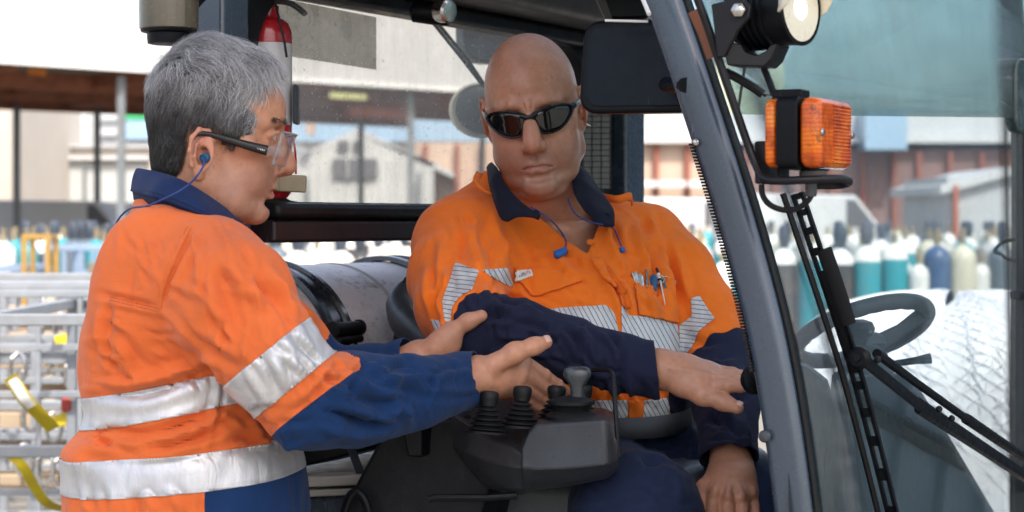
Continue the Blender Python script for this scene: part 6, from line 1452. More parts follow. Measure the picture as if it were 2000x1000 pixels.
    low = np.clip((pts[:, 2] + .06) / .12, 0, 1); topw = np.clip((pts[:, 2] - .06) / .05, 0, 1)
    flow = np.zeros((N, 3)); flow[:, 1] = .85 * topw - .55 * (1 - topw) * np.clip((pts[:, 2]) / .05, 0, 1); flow[:, 2] = -1.0 * (1 - topw) - .05; flow[:, 0] = .35 * topw + .25 * np.sign(pts[:, 0]) * topw
    front = np.clip((pts[:, 1] - .055) / .03, 0, 1) * topw; fl_ = np.array([.45, .10, .95]); flow = flow * (1 - front[:, None]) + fl_ * front[:, None]
    side = np.clip((pts[:, 1] - .03) / .03, 0, 1) * (1 - topw); flow[:, 1] -= .5 * side
    cl = np.stack([vnoise(pts * 55, s_) for s_ in (21, 22, 23)], 1); flow += cl * .85 + rs.randn(N, 3) * .30
    flow -= nr * (flow * nr).sum(1)[:, None]; flow /= np.linalg.norm(flow, axis=1)[:, None]
    L = (.016 + .026 * topw + .010 * low) * rs.uniform(.7, 1.15, N); L *= np.where(pts[:, 2] < -.045, .65, 1)
    L *= np.where((pts[:, 1] > .0) & (pts[:, 2] < .045), .62, 1); L *= 1 - .15 * front; L *= .88
    liftv = (.45 + .30 * topw + .25 * front)[:, None] * (1 + .25 * rs.randn(N, 1)); SEG = 5; P3 = []
    cur = pts - nr * .002; d = nr * liftv + flow * .75; d /= np.linalg.norm(d, axis=1)[:, None]; P3.append(cur)
    for k in range(SEG - 1):
        cur = cur + d * (L / (SEG - 1))[:, None]; P3.append(cur); d = d + flow * .55 - nr * .30 + np.array([0, 0, -.10]) * (1 - front[:, None]); d /= np.linalg.norm(d, axis=1)[:, None]
    P3 = np.stack(P3, 1)
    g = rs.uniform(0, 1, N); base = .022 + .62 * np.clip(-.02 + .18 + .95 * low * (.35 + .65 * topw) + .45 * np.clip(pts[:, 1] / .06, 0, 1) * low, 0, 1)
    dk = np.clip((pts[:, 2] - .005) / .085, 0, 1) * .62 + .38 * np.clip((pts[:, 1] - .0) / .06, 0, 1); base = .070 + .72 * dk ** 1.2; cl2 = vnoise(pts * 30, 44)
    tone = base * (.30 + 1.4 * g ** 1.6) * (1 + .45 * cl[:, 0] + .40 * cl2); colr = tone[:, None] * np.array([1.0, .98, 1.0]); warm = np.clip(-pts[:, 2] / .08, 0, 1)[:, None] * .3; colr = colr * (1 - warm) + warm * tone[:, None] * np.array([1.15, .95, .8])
    def strands(P3, rad, colr, name, mat, parent):
        N, S_, _ = P3.shape; tg = np.gradient(P3, axis=1); tg /= np.linalg.norm(tg, axis=2)[:, :, None] + 1e-9; up = np.array([.31, .53, .79]); u = np.cross(tg, up); u /= np.linalg.norm(u, axis=2)[:, :, None] + 1e-9; w = np.cross(tg, u); rr_ = rad[:, None] * np.linspace(1, .25, S_)[None, :]
        V = np.stack([P3 + (u * math.cos(a) + w * math.sin(a)) * rr_[:, :, None] for a in (0, 2.094, 4.189)], 2)
        V = HP.wv(V.reshape(-1, 3)); b0 = (np.arange(N) * S_ * 3)[:, None]; f = []
        for i in range(S_ - 1):
            for k in range(3): f.append(np.stack([b0[:, 0] + i * 3 + k, b0[:, 0] + i * 3 + (k + 1) % 3, b0[:, 0] + (i + 1) * 3 + (k + 1) % 3, b0[:, 0] + (i + 1) * 3 + k], 1))
        return nmesh(name, V, np.concatenate(f), mat, parent, attrs={'tint': np.repeat(colr, S_ * 3, 0)})
    m, t, b = mat_new('grey_hair'); a = t.nodes.new('ShaderNodeAttribute'); a.attribute_name = 'tint'; t.links.new(a.outputs['Color'], b.inputs['Base Color']); b.inputs['Roughness'].default_value = .42; b.inputs['Specular IOR Level'].default_value = .45; M['hair'] = m
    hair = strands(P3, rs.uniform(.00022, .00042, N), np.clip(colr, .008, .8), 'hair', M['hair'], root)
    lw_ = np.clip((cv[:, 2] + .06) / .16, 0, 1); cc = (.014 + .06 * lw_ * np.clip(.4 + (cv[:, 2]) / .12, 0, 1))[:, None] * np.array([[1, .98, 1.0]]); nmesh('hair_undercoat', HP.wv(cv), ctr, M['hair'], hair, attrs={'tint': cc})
    # eyebrows
    for sx in (-1, 1):
        eb = []; ec = []
        for k in range(260):
            s_ = rs.uniform(0, 1); p0 = np.array([sx * (.013 + .036 * s_), .0965 - .019 * s_ ** 1.6, .0375 + .004 * math.sin(s_ * 2.6) + rs.uniform(-.0032, .0032)]); dr = np.array([sx * (.35 + .5 * s_), .55 - .5 * s_, .35 - .6 * s_]) + rs.randn(3) * .2; dr /= np.linalg.norm(dr); eb.append([p0 + dr * .0085 * j / 3 + np.array([0, .0012 * j / 3, -.0004 * j * j / 3]) for j in range(4)]); ec.append(np.array([.10, .09, .08]) * rs.uniform(.4, 1.8))
        strands(np.array(eb), np.full(len(eb), .00042), np.array(ec), 'eyebrow', M['hair'], root)
    # eyes
    m, t, b = mat_new('eye_white'); b.inputs['Base Color'].default_value = (.62, .58, .54, 1); b.inputs['Roughness'].default_value = .12; M['eye_white'] = m
    M['iris'] = paint('iris', (.05, .035, .02), .15, .2)
    for sx in (-1, 1):
        e = MB().ball(HP.w((sx * .031, .0770, .0168)), .0128, 20, 14).build('eye', M['eye_white'], root); MB().ball(HP.w((sx * .0305, .0853, .0163)), (.0055, .0055, .0055), 14, 10).build('iris', M['iris'], e)
    return root, HP, sh, v, n
grey, HPG, shG, vG, nG = grey_man()
# ================================================================== the bald driver
def driver_man():
    root = empty('person', (P(1100, 430, 3.1).x, 3.1, 0)); tag(root, 'bald driver in bright orange and navy work shirt, seated in the forklift', 'person')
    HP = Pose(176.5, -15, 7.5, (0, .100, .025), P(1033, 224, 3.02), .985)
    nk = [HP.inv(P(1062, 360, 3.15)), HP.inv(P(1085, 430, 3.20)), HP.inv(P(1100, 500, 3.24))]
    F = head_field('driver', ([(0, -.020, -.055)] + [tuple(x) for x in nk], [.056, .058, .064, .085]))
    v, q = F.mesh(2); c = skin_tint(v, 'driver'); v = v * np.array([.955, 1, 1.02])
    hv = HP.wv(v); keep = hv[:, 2] > P(0, 545, 3.15).z; kq = q[keep[q].all(1)]; used = np.unique(kq); mp = np.full(len(hv), -1); mp[used] = np.arange(len(used))
    RA = [P(915, 488, 3.10), P(892, 540, 3.03), P(900, 600, 2.94), P(938, 645, 2.865), P(1010, 655, 2.835), P(1110, 683, 2.81), P(1210, 708, 2.79), P(1283, 722, 2.78), P(1320, 728, 2.775)]
    RR = [.076, .074, .066, .058, .050, .044, .040, .038, .038]
    LA = [P(1258, 484, 3.22), P(1312, 535, 3.18), P(1372, 620, 3.12), P(1412, 700, 3.06), P(1418, 790, 2.97), P(1424, 893, 2.87), P(1428, 930, 2.84)]
    LR = [.070, .066, .058, .053, .047, .041, .041]
    H1 = Field(*box_of([P(1275, 660, 2.70), P(1490, 830, 2.84)], .015), .0020)
    H1.chain([P(1240, 715, 2.785), P(1292, 722, 2.78)], [.027, .025], .01)
    hand(H1, (1292, 722, 2.78), .030, [(1384, 754, 2.748), (1392, 744, 2.758), (1396, 733, 2.772), (1392, 723, 2.788)],
         [[(1422, 753, 2.738), (1446, 754, 2.736), (1462, 752, 2.736)], [(1433, 746, 2.752), (1457, 748, 2.748), (1473, 748, 2.746)], [(1436, 737, 2.768), (1458, 742, 2.764), (1474, 744, 2.762)], [(1430, 729, 2.784), (1450, 734, 2.780), (1464, 738, 2.778)]],
         [(1330, 752, 2.76), (1372, 772, 2.745), (1412, 785, 2.735), (1440, 796, 2.728)], k=.010)
    H1.ell(P(1350, 755, 2.762), (.026, .016, .014), .012)
    for (x0, y0, x1, y1, Y) in ((1310, 706, 1390, 719, 2.785), (1310, 718, 1392, 732, 2.755)): H1.cap(P(x0, y0, Y - .004), P(x1, y1, Y - .010), .0022, .0028, .006)
    h1 = H1.mesh(2)
    H2 = Field(*box_of([P(1335, 880, 2.74), P(1500, 1060, 2.92)], .015), .0020)
    H2.chain([P(1424, 880, 2.88), P(1428, 908, 2.865)], [.028, .027], .01)
    hand(H2, (1428, 905, 2.865), .034, [(1396, 962, 2.815), (1422, 972, 2.805), (1448, 974, 2.81), (1469, 966, 2.83)],
         [[(1391, 1012, 2.79), (1393, 1040, 2.80), (1396, 1058, 2.815)], [(1420, 1026, 2.78), (1422, 1058, 2.79), (1424, 1078, 2.81)], [(1450, 1024, 2.785), (1452, 1054, 2.80), (1452, 1072, 2.82)], [(1474, 1008, 2.81), (1476, 1030, 2.82), (1476, 1046, 2.835)]],
         [(1402, 922, 2.855), (1378, 955, 2.835), (1365, 990, 2.815), (1362, 1015, 2.805)])
    for (x1, y1, Y) in ((1398, 955, 2.802), (1422, 962, 2.792), (1447, 964, 2.797), (1466, 958, 2.818)): H2.cap(P(1426, 912, 2.838), P(x1, y1, Y), .0022, .0032, .006)
    for (x1, y1, Y) in ((1397, 962, 2.803), (1422, 970, 2.793), (1447, 972, 2.798), (1468, 964, 2.818)): H2.ell(P(x1, y1, Y), (.0068,) * 3, .006)
    h2 = H2.mesh(2)
    B = Field((-.26, 2.70, .55), (.46, 3.45, 1.50), .010)
    B.loft([(.98, .12, 3.20, .15, .11, 0), (1.20, .10, 3.20, .14, .10, 0), (1.38, .085, 3.17, .13, .08, 0), (1.46, .085, 3.17, .07, .06, 0), (1.50, .08, 3.15, .05, .05, 0)])
    B.chain(RA[:-1], [r * .45 for r in RR], .02); B.chain(LA[:-1], [r * .45 for r in LR], .02)
    bv_, bq = B.mesh(1)
    # chest skin in the open neck
    body = joined('body', [(hv[used], mp[kq], c[used]), (h1[0], h1[1], hand_tint(h1[0])), (h2[0], h2[1], hand_tint(h2[0]) * 1.05), (bv_, bq, hand_tint(bv_))], root, M['skin_shiny'])
    nail((1440, 796, 2.728), (1412, 785, 2.735), (.3, -.5, .8), 'thumb_nail', root, .0075)
    # ---- shirt
    S = Field((-.32, 2.66, .98), (.50, 3.48, 1.60), .0042)
    def sec(py, xl, xr, ry, Y=3.19, turn=-.10): a, b_ = P(xl, py, Y), P(xr, py, Y); return (a.z, (a.x + b_.x) / 2, Y, (b_.x - a.x) / 2, ry, turn)
    S.loft([sec(868, 1030, 1320, .10, 3.16), sec(840, 1000, 1340, .145, 3.14), sec(800, 975, 1350, .168, 3.12), sec(750, 955, 1350, .172, 3.12), sec(700, 930, 1345, .168, 3.13), sec(640, 905, 1340, .16, 3.145), sec(580, 885, 1335, .15, 3.16), sec(530, 872, 1322, .138, 3.17), sec(490, 876, 1305, .122, 3.18), sec(455, 900, 1275, .10, 3.18), sec(425, 958, 1206, .078, 3.18), sec(405, 990, 1160, .060, 3.19), sec(390, 1000, 1140, .050, 3.20)], pw=2.35)
    S.cap(P(975, 450, 3.16), P(905, 485, 3.12), .052, .068, .05); S.cap(P(962, 372, 3.175), P(890, 470, 3.12), .034, .058, .04); S.cap(P(1170, 445, 3.19), P(1252, 476, 3.22), .052, .064, .05)
    S.cap(RA[0], RA[1], RR[0], RR[1], .035); S.chain(RA[1:], RR[1:], .012); S.chain(LA, LR, .016)
    
    v, q = S.mesh(3)
    wr = [(.0050, 12, [(968, 420), (972, 470), (985, 520), (1010, 570)]), (-.0050, 10, [(950, 420), (955, 470), (968, 530), (990, 590)]), (.0045, 11, [(930, 415), (925, 470), (940, 530)]), (-.0035, 10, [(905, 440), (900, 490), (915, 550)]), (.0035, 12, [(875, 450), (862, 510), (868, 570)]),
          (.0050, 10, [(835, 520), (832, 570), (850, 620)]), (-.0050, 9, [(848, 540), (846, 590), (862, 640)]), (.0045, 9, [(862, 580), (862, 620), (880, 655)]), (.0040, 10, [(960, 545), (1000, 570), (1040, 590)]), (-.0045, 10, [(955, 562), (995, 588), (1030, 600)]), (.0055, 12, [(1000, 520), (1015, 555), (1030, 590)]),
          (.0045, 12, [(1160, 430), (1190, 470), (1215, 520)]), (-.0035, 10, [(1185, 420), (1212, 470), (1230, 520)]), (.0035, 12, [(1220, 410), (1245, 460), (1262, 520)]), (-.0040, 12, [(1262, 440), (1278, 500), (1290, 570)]), (.0050, 12, [(1280, 440), (1296, 500), (1306, 570), (1312, 620)]), (.0040, 12, [(1310, 470), (1330, 530), (1348, 580)]), (-.0045, 11, [(1298, 480), (1318, 545), (1328, 600)]),
          (.0025, 8, [(1160, 500), (1180, 540), (1205, 590), (1215, 640)]), (-.0028, 7, [(1172, 505), (1195, 545), (1218, 590), (1230, 640)]), (.0028, 8, [(1186, 510), (1212, 548), (1236, 590), (1246, 640)]), (.002, 9, [(1150, 505), (1168, 515), (1190, 515)]),
          (.0030, 10, [(1060, 470), (1090, 510), (1130, 540)]), (-.0025, 9, [(1080, 460), (1110, 500), (1150, 530)]), (.0050, 14, [(1300, 745), (1320, 770), (1340, 780)]), (-.0050, 12, [(1280, 750), (1305, 772), (1330, 790)]), (.004, 12, [(1220, 745), (1235, 770), (1240, 800)]), (-.004, 10, [(1250, 745), (1260, 775), (1262, 800)]), (.0045, 12, [(1180, 745), (1200, 765), (1215, 780)]),
          # dark sleeve
          (.0090, 10, [(948, 590), (970, 600), (1000, 606), (1030, 600)]), (-.0070, 9, [(945, 612), (975, 622), (1010, 626)]), (.0075, 10, [(940, 640), (970, 630), (1005, 622), (1045, 612)]), (.0060, 10, [(1000, 590), (1030, 602), (1060, 620)]), (-.0050, 9, [(1010, 630), (1045, 636), (1080, 650)]),
          (.0060, 10, [(960, 700), (1000, 690), (1050, 690), (1090, 700)]), (-.0050, 9, [(970, 680), (1010, 672), (1060, 676)]), (.0055, 9, [(1085, 640), (1110, 665), (1125, 700)]), (-.0055, 8, [(1102, 640), (1128, 665), (1140, 705)]), (.0060, 9, [(1120, 640), (1148, 660), (1160, 700)]), (.0060, 8, [(1170, 652), (1190, 665), (1205, 695)]), (-.0055, 7, [(1185, 652), (1204, 668), (1214, 700)]), (.0040, 9, [(1100, 720), (1150, 728), (1200, 745)]), (.0035, 8, [(1210, 660), (1206, 700), (1196, 745)]),
          (-.0035, 6, [(1222, 664), (1216, 705), (1206, 752)]),
          # left sleeve
          (.0060, 10, [(1372, 700), (1400, 715), (1440, 705)]), (-.0050, 9, [(1370, 728), (1400, 742), (1440, 735)]), (.0055, 10, [(1376, 760), (1405, 772), (1445, 765)]), (.0050, 10, [(1385, 800), (1420, 810), (1450, 830)]), (-.0045, 9, [(1385, 820), (1420, 832), (1450, 850)]), (.0045, 9, [(1440, 790), (1455, 830), (1460, 880)]), (.0040, 11, [(1350, 640), (1375, 650), (1400, 640)]), (-.0035, 9, [(1340, 660), (1370, 672), (1410, 665)]), (.0030, 8, [(1385, 870), (1420, 866), (1460, 884)]), (-.0028, 6, [(1385, 862), (1420, 858), (1460, 874)])]
    wr += auto_folds(11, [(850, 460), (960, 420), (1000, 520), (990, 590), (880, 640), (835, 560)], 78, 18, 34, .0030, 7, 80) + auto_folds(12, [(1170, 430), (1290, 430), (1340, 560), (1320, 620), (1230, 590)], 76, 14, 30, .0028, 7, 80) + auto_folds(13, [(1000, 480), (1140, 500), (1190, 600), (1040, 600)], 40, 35, 18, .0018, 7, 60)
    wr += auto_folds(14, [(945, 600), (1220, 665), (1205, 740), (960, 690)], 20, 50, 34, .0036, 6, 50) + auto_folds(15, [(1375, 700), (1440, 700), (1460, 870), (1385, 860)], 10, 30, 20, .0032, 6, 45) + auto_folds(16, [(1160, 745), (1340, 745), (1330, 780), (1160, 780)], 70, 20, 12, .0034, 7, 45)
    v = drape(v, q, .0020, 16, 13); v = drape(v, q, .0011, 42, 18, (1, 1, .6)); v = folds(v, q, [(max(-.0085, min(.0085, a * 1.8)), w_ * .85, l) for a, w_, l in wr]); v = relax(v, q, 1)
    n = normals(v, q); t3 = tris(q); px_ = pix(v)
    dR, tR = polyd(v, [V3(p) for p in RA]); dL, tL = polyd(v, [V3(p) for p in LA])
    # open neck
    hole = near_poly(v, n, [(985, 330), (1030, 405), (1062, 432), (1100, 465), (1148, 496), (1166, 448), (1178, 415), (1165, 380), (1150, 330)], -.3)
    ov0 = -hole
    # navy: right lower arm from the sleeve edge, left lower arm, and below the waist
    eR = V3((RA[4] - RA[2]).normalized()); cR = V3(P(932, 640, 2.86)); nvR = np.minimum((v - cR) @ eR + .004 * np.sin(v[:, 2] * 160), .085 - dR); nvR = np.maximum(nvR, np.where((tR > .52) & (dR < .085), .03, -1))
    eL = V3((LA[3] - LA[1]).normalized()); cL = V3(P(1405, 690, 3.06)); nvL = np.minimum((v - cL) @ eL + .003 * np.sin(v[:, 0] * 150), .085 - dL); nvL = np.maximum(nvL, np.where((tL > .60) & (dL < .08), .03, -1))
    fn = np.maximum(nvR, nvL); armf = np.maximum(.072 - dR, .068 - dL)
    a_v, a_t, a_a = clip(v, t3, ov0, [n, fn, v]); b_v, b_t, b_a = clip(a_v, a_t, -a_a[1], [a_a[0]]); sh = nmesh('shirt', b_v, b_t, M['orange'], root, nrm=b_a[0], solid=.0015, offset=-1)
    def cut_end(p, d, dist, r): return np.where(dist < r, (V3(p) - v) @ V3(Vector(d).normalized()), 1.0)
    endR = cut_end(P(1283, 722, 2.78), (.95, -.05, .10), polyd(v, [V3(p) for p in RA[-3:]])[0], .06); endL = cut_end(P(1424, 896, 2.87), (.02, -.55, -.9), polyd(v, [V3(p) for p in LA[-3:]])[0], .07)
    w_v, w_t, w_a = clip(v, t3, np.minimum(endR, endL), [n, fn])
    nv, nt_, na = clip(w_v, w_t, w_a[1], [w_a[0]]); nmesh('navy_sleeve', nv, nt_, M['navy'], sh, nrm=None, solid=.0022, offset=-1)
    # striped tape
    ang = R(62); stripe = (px_[:, 0] * math.sin(ang) * 1.0 - px_[:, 1] * math.cos(ang)) / 8.6
    stripe2 = (px_[:, 1] * .98 - px_[:, 0] * .12) / 8.4
    body_mask = np.where((dR < RR[3] + .020) & (tR > .42), -1, 1.0) * 50
    def tp(poly, st, mask=True):
        f = near_poly(v, n, poly, -.1)
        if mask: f = np.minimum(f, np.where(fn > -.002, -1, 50))
        lift('reflective_tape', v, t3, n, f, .0008, M['tape_striped'], sh, .0009, attrs={'stripe': st, 'edge': f * .0008})
    tp([(1020, 612), (1060, 605), (1120, 600), (1182, 596), (1200, 612), (1206, 640), (1212, 690), (1160, 690), (1100, 690), (1010, 680)], stripe)
    tp([(1213, 597), (1222, 606), (1228, 616), (1270, 620), (1322, 634), (1327, 690), (1300, 720), (1240, 712), (1214, 650)], stripe)
    tp([(1326, 636), (1352, 618), (1350, 584), (1366, 578), (1384, 606), (1396, 622), (1364, 648), (1358, 668), (1340, 694), (1326, 690)], stripe2)
    tp([(890, 514), (936, 529), (922, 566), (896, 582), (884, 600), (880, 632), (868, 628), (864, 590), (876, 552)], stripe2)
    tp([(940, 528), (990, 524), (1004, 562), (985, 556), (960, 542)], stripe); tp([(842, 624), (866, 628), (884, 664), (852, 648)], stripe)
    tp([(1150, 782), (1228, 781), (1226, 824), (1160, 822)], stripe); tp([(1256, 782), (1300, 778), (1346, 776), (1330, 800), (1312, 821), (1254, 824)], stripe)
    tp([(1000, 786), (1120, 783), (1150, 782), (1160, 824), (1000, 824)], stripe)
    # placket strip, pocket flaps, pocket
    def piece(nm, poly, off=.0012, th=.0022, mat=None, par=sh): return lift(nm, v, t3, n, np.minimum(near_poly(v, n, poly, .05), np.where(fn > -.002, -1, 50)), off, mat or M['orange'], par, th)
    piece('placket', [(1152, 504), (1180, 512), (1200, 536), (1225, 572), (1234, 600), (1222, 606), (1212, 598), (1206, 570), (1180, 545), (1166, 525)], .0022, .003)
    piece('placket', [(1228, 782), (1255, 782), (1253, 826), (1227, 826)], .0022, .002)
    piece('pocket_flap', [(1002, 526), (1060, 526), (1136, 544), (1138, 551), (1110, 560), (1046, 581), (1036, 580), (1012, 548)], .0020, .0028)
    piece('pocket', [(1238, 553), (1300, 566), (1314, 574), (1326, 632), (1246, 616)], .0022, .0026)
    lb = near_poly(v, n, [(1000, 533), (1040, 529), (1044, 542), (1006, 551)], .05); lo = lift('brand_label', v, t3, n, lb, .0050, M['white_print'], sh, .0008)
    for bx_, by_ in ((1153, 474), (1218, 566), (1301, 580)):
        p_ = px_; dd = ((p_ - np.array([bx_, by_])) ** 2).sum(1) + np.where(n[:, 1] < -.02, 0, 1e6); i_ = dd.argmin(); MB().lathe([(.001, .0016), (.004, .0018), (.0055, .0022), (.0058, .0006), (.005, 0)], P(bx_, by_, v[i_, 1] - .0035), Vector(n[i_]), 14).build('button', M['orange'], sh)
    # collar flaps
    def flap(top, mid, bot):
        r_ = [smoothpath([P(*p) for p in x], 6) for x in (top, mid, bot)]; rr = [smoothpath([a, b_, c_], 5) for a, b_, c_ in zip(*r_)]; return MB().grid(rr).build('collar', M['collar_navy'], sh, solid=.004, angle=70)
    flap([(962, 318, 3.19), (972, 330, 3.10), (988, 362, 3.055), (1016, 394, 3.03), (1040, 412, 3.015), (1056, 420, 3.008)], [(956, 322, 3.19), (962, 350, 3.085), (978, 390, 3.035), (1004, 410, 3.015), (1036, 420, 3.002), (1054, 424, 3.0)], [(952, 328, 3.19), (960, 372, 3.075), (982, 430, 3.02), (1010, 424, 3.008), (1040, 424, 2.998), (1053, 428, 2.996)])
    flap([(1108, 312, 3.20), (1116, 322, 3.15), (1116, 345, 3.11), (1122, 378, 3.075), (1142, 412, 3.05), (1172, 440, 3.03)], [(1118, 314, 3.20), (1134, 330, 3.15), (1144, 356, 3.10), (1154, 384, 3.07), (1168, 412, 3.045), (1186, 442, 3.03)], [(1124, 318, 3.21), (1148, 340, 3.165), (1168, 368, 3.12), (1184, 390, 3.09), (1198, 413, 3.065), (1199, 442, 3.04)])
    for x, y, Y in ((1046, 418, 2.994), (1183, 424, 3.045)): MB().lathe([(.001, .0014), (.004, .0016), (.0062, .0020), (.0065, .0006), (.006, 0)], P(x, y, Y), (-.1, -.98, .2), 16).build('button', M['collar_navy'], sh)
    mb = MB(); mb.grid([[a, a + Vector((.010, -.002, -.006))] for a in smoothpath([P(930, 335, 3.10), P(924, 350, 3.07), P(936, 366, 3.05), P(948, 372, 3.045)], 5)]); mb.build('shoulder_loop', M['orange'], sh, solid=.003)
    mb = MB(); mb.grid([[a, a + Vector((.002, -.003, -.012))] for a in smoothpath([P(1180, 378, 3.15), P(1205, 382, 3.13), P(1230, 376, 3.14), P(1232, 388, 3.15)], 5)]); mb.build('shoulder_loop', M['orange'], sh, solid=.003)
    # ---- trousers
    Tr = Field((-.16, 2.58, .60), (.56, 3.50, 1.24), .0055)
    Tr.ell(P(1175, 910, 3.14), (.20, .19, .105), 0)
    Tr.chain([P(1110, 950, 3.18), P(1190, 990, 2.98), P(1248, 1012, 2.74)], [.105, .098, .088], .03); Tr.chain([P(1248, 1012, 2.74), P(1258, 1250, 2.70)], [.085, .065], .03)
    Tr.chain([P(1260, 930, 3.22), P(1360, 985, 3.06), P(1446, 1018, 2.90)], [.105, .098, .086], .03); Tr.chain([P(1446, 1018, 2.90), P(1450, 1250, 2.86)], [.083, .065], .03)
    tv, tq = Tr.mesh(2)
    tw = [(.006, 12, [(1220, 830), (1280, 850), (1330, 845)]), (-.005, 11, [(1230, 850), (1280, 870), (1335, 866)]), (.006, 12, [(1340, 830), (1355, 850), (1365, 880)]), (.006, 14, [(1210, 850), (1240, 870), (1245, 900)]), (-.005, 12, [(1255, 870), (1262, 890), (1268, 910)]), (.005, 12, [(1290, 905), (1322, 930), (1335, 970)]), (.004, 10, [(1330, 860), (1350, 900), (1352, 950)]), (-.004, 8, [(1345, 860), (1362, 900), (1364, 950)])]
    tw += auto_folds(21, [(1220, 840), (1340, 830), (1360, 900), (1340, 990), (1230, 930)], 60, 40, 26, .004, 8, 60); tw += auto_folds(22, [(1020, 960), (1230, 900), (1330, 1000), (1020, 1000)], 20, 30, 16, .003, 8, 80)
    tv = drape(tv, tq, .004, 11, 31); tv = drape(tv, tq, .0014, 34, 32); tv = folds(tv, tq, tw); nmesh('trousers', tv, tq, M['trouser'], root)
    M['belt_web'] = paint('belt_web', (.075, .080, .090), .7, .15, None, 0, 30, bmp=.3)
    bp_ = [P(1120, 838, 3.00), P(1180, 838, 2.955), P(1240, 837, 2.945), P(1290, 833, 2.965), P(1325, 826, 3.01), P(1352, 815, 3.07)]
    mb = MB(); mb.grid([[a + Vector((0, 0, .016)), a + Vector((0, -.002, 0)), a - Vector((0, 0, .016))] for a in smoothpath(bp_, 6)]); be = mb.build('lap_belt', M['belt_web'], None, solid=.003); tag(be, 'grey lap belt across the driver, below the lower silver tape', 'seat belt')
    return root, HP, sh, v, n
drv, HPD, shD, vD, nD = driver_man()
# ================================================================== worn and carried things
def nearest_on(v, n, px, py, lift_=.002, front=-.02):
    p = pix(v); d = ((p - np.array([px, py])) ** 2).sum(1) + np.where(n[:, 1] < front, 0, 1e6); i = np.argpartition(d, 60)[:60]; w_ = np.exp(-d[i] / 25) + 1e-9; w_ /= w_.sum(); y = (v[i, 1] * w_).sum(); m_ = (n[i] * w_[:, None]).sum(0); m_ /= np.linalg.norm(m_); return P(px, py, y) + Vector(m_) * lift_
# ---- sunglasses on the driver
def DL(x, y, z): return HPD.w((x * .955, y, z * 1.02))
sg = empty('sunglasses', DL(0, .10, .02)); tag(sg, 'black wraparound sunglasses on the bald driver', 'sunglasses')
M['shade_lens'], t, b = mat_new('shade_lens'); b.inputs['Base Color'].default_value = (.006, .006, .007, 1); b.inputs['Roughness'].default_value = .04; b.inputs['Specular IOR Level'].default_value = .65
M['gloss_black'] = paint('gloss_black', (.006, .006, .008), .30, .1, None, 0, 30, bmp=0, coat=.15, spec=.35)
def sgy(x): return .1050 - 5.4 * x * x
SGP = [(.0055, .0235), (.018, .0285), (.036, .0315), (.054, .0310), (.0655, .0275), (.0695, .0205), (.0630, .0095), (.0500, -.0015), (.0350, -.0060), (.0200, -.0050), (.0115, .0020), (.0065, .0130)]
SGS = [(p.x, p.y) for p in smoothpath([(x, z, 0) for x, z in SGP[-1:] + SGP + SGP[:1]], 4)][4:-4]
def sg_outline(sx, n=40, g=0.0): return [(sx * (.037 + (x - .037) * (1 + g * 30)), sgy(x), .013 + (z - .013) * (1 + g * 50)) for x, z in SGS]
for sx in (-1, 1):
    ol = sg_outline(sx); c_ = (sx * .0372, sgy(.0372), .013); rows = []
    for f in (0.0, .35, .7, 1.0):
        rows.append([DL(c_[0] + (p[0] - c_[0]) * f, sgy(c_[0] + (p[0] - c_[0]) * f), c_[2] + (p[2] - c_[2]) * f) for p in ol + ol[:1]])
    MB().grid(rows).build('lens', M['shade_lens'], sg, solid=.0012, angle=80)
    rim = [DL(*p) for p in sg_outline(sx, 40, .0012)]; rim.append(rim[0]); rim.append(rim[1]); MB().tube(rim, .0018, 8, caps=False).build('rim', M['gloss_black'], sg)
    arm = [DL(sx * x, y, z) for x, y, z in ((.0675, .0800, .0225), (.0735, .068, .0235), (.0785, .045, .0220), (.0820, .018, .0205), (.0835, -.006, .0190))]
    MB().tube(smoothpath(arm, 5), [.0075 - .0042 * min(1, i / 16) for i in range(21)], 10, flat=(1, .34), up=HPD.w((0, 0, 1)) - HPD.w((0, 0, 0))).build('temple', M['gloss_black'], sg)
MB().tube(smoothpath([DL(-.014, sgy(.014), .0250), DL(-.005, .1065, .0225), DL(.005, .1065, .0225), DL(.014, sgy(.014), .0250)], 4), .0034, 8).build('bridge', M['gloss_black'], sg)
em = DL(-.0765, .060, .0225); MB().ball(em, (.0012, .0022, .003), 8, 6).build('temple_emblem', M['chrome'], sg)
# ---- safety glasses on the grey haired man
def GL(x, y, z): return HPG.w((x, y, z))
gg = empty('safety_glasses', GL(0, .11, .02)); tag(gg, 'clear safety glasses with black arms on the grey haired man', 'safety glasses')
M['clear_lens'] = glass_mat('clear_lens', (.96, .97, .98), .05, (.7, .72, .75), speck=.03); M['clear_edge'], t, b = mat_new('clear_edge'); b.inputs['Base Color'].default_value = (.78, .80, .82, 1); b.inputs['Roughness'].default_value = .08; b.inputs['Transmission Weight'].default_value = .75; b.inputs['IOR'].default_value = 1.3
def gy(x): return .1185 - 5.6 * x * x
def local_at(px, py, x):
    lo_, hi_ = 2.3, 2.75
    for _ in range(40):
        m_ = (lo_ + hi_) / 2
        if HPG.inv(P(px, py, m_))[0] > x: lo_ = m_
        else: hi_ = m_
    return HPG.inv(P(px, py, m_))
ARM = [local_at(522, 294, .0775), local_at(480, 283, .0800), local_at(440, 271, .0820), local_at(408, 262, .0850), local_at(385, 262, .088), local_at(374, 272, .088)]
HNG = [local_at(556, 296, .0690), local_at(540, 295, .0735), local_at(520, 293.5, .0775)]
rows = []
for j in range(9):
    w = j / 8; rows.append([GL(x, gy(x) - .008 * w + .002, .024 - (.046 - .032 * math.exp(-(x / .020) ** 2)) * w) for x in [-.068 + .136 * i / 32 for i in range(33)]])
MB().grid(rows).build('lens', M['clear_lens'], gg, solid=.0020, angle=80)
for j, rad in ((0, .0019), (8, .0013)): MB().tube(rows[j], rad, 8).build('lens_edge', M['clear_edge'], gg)
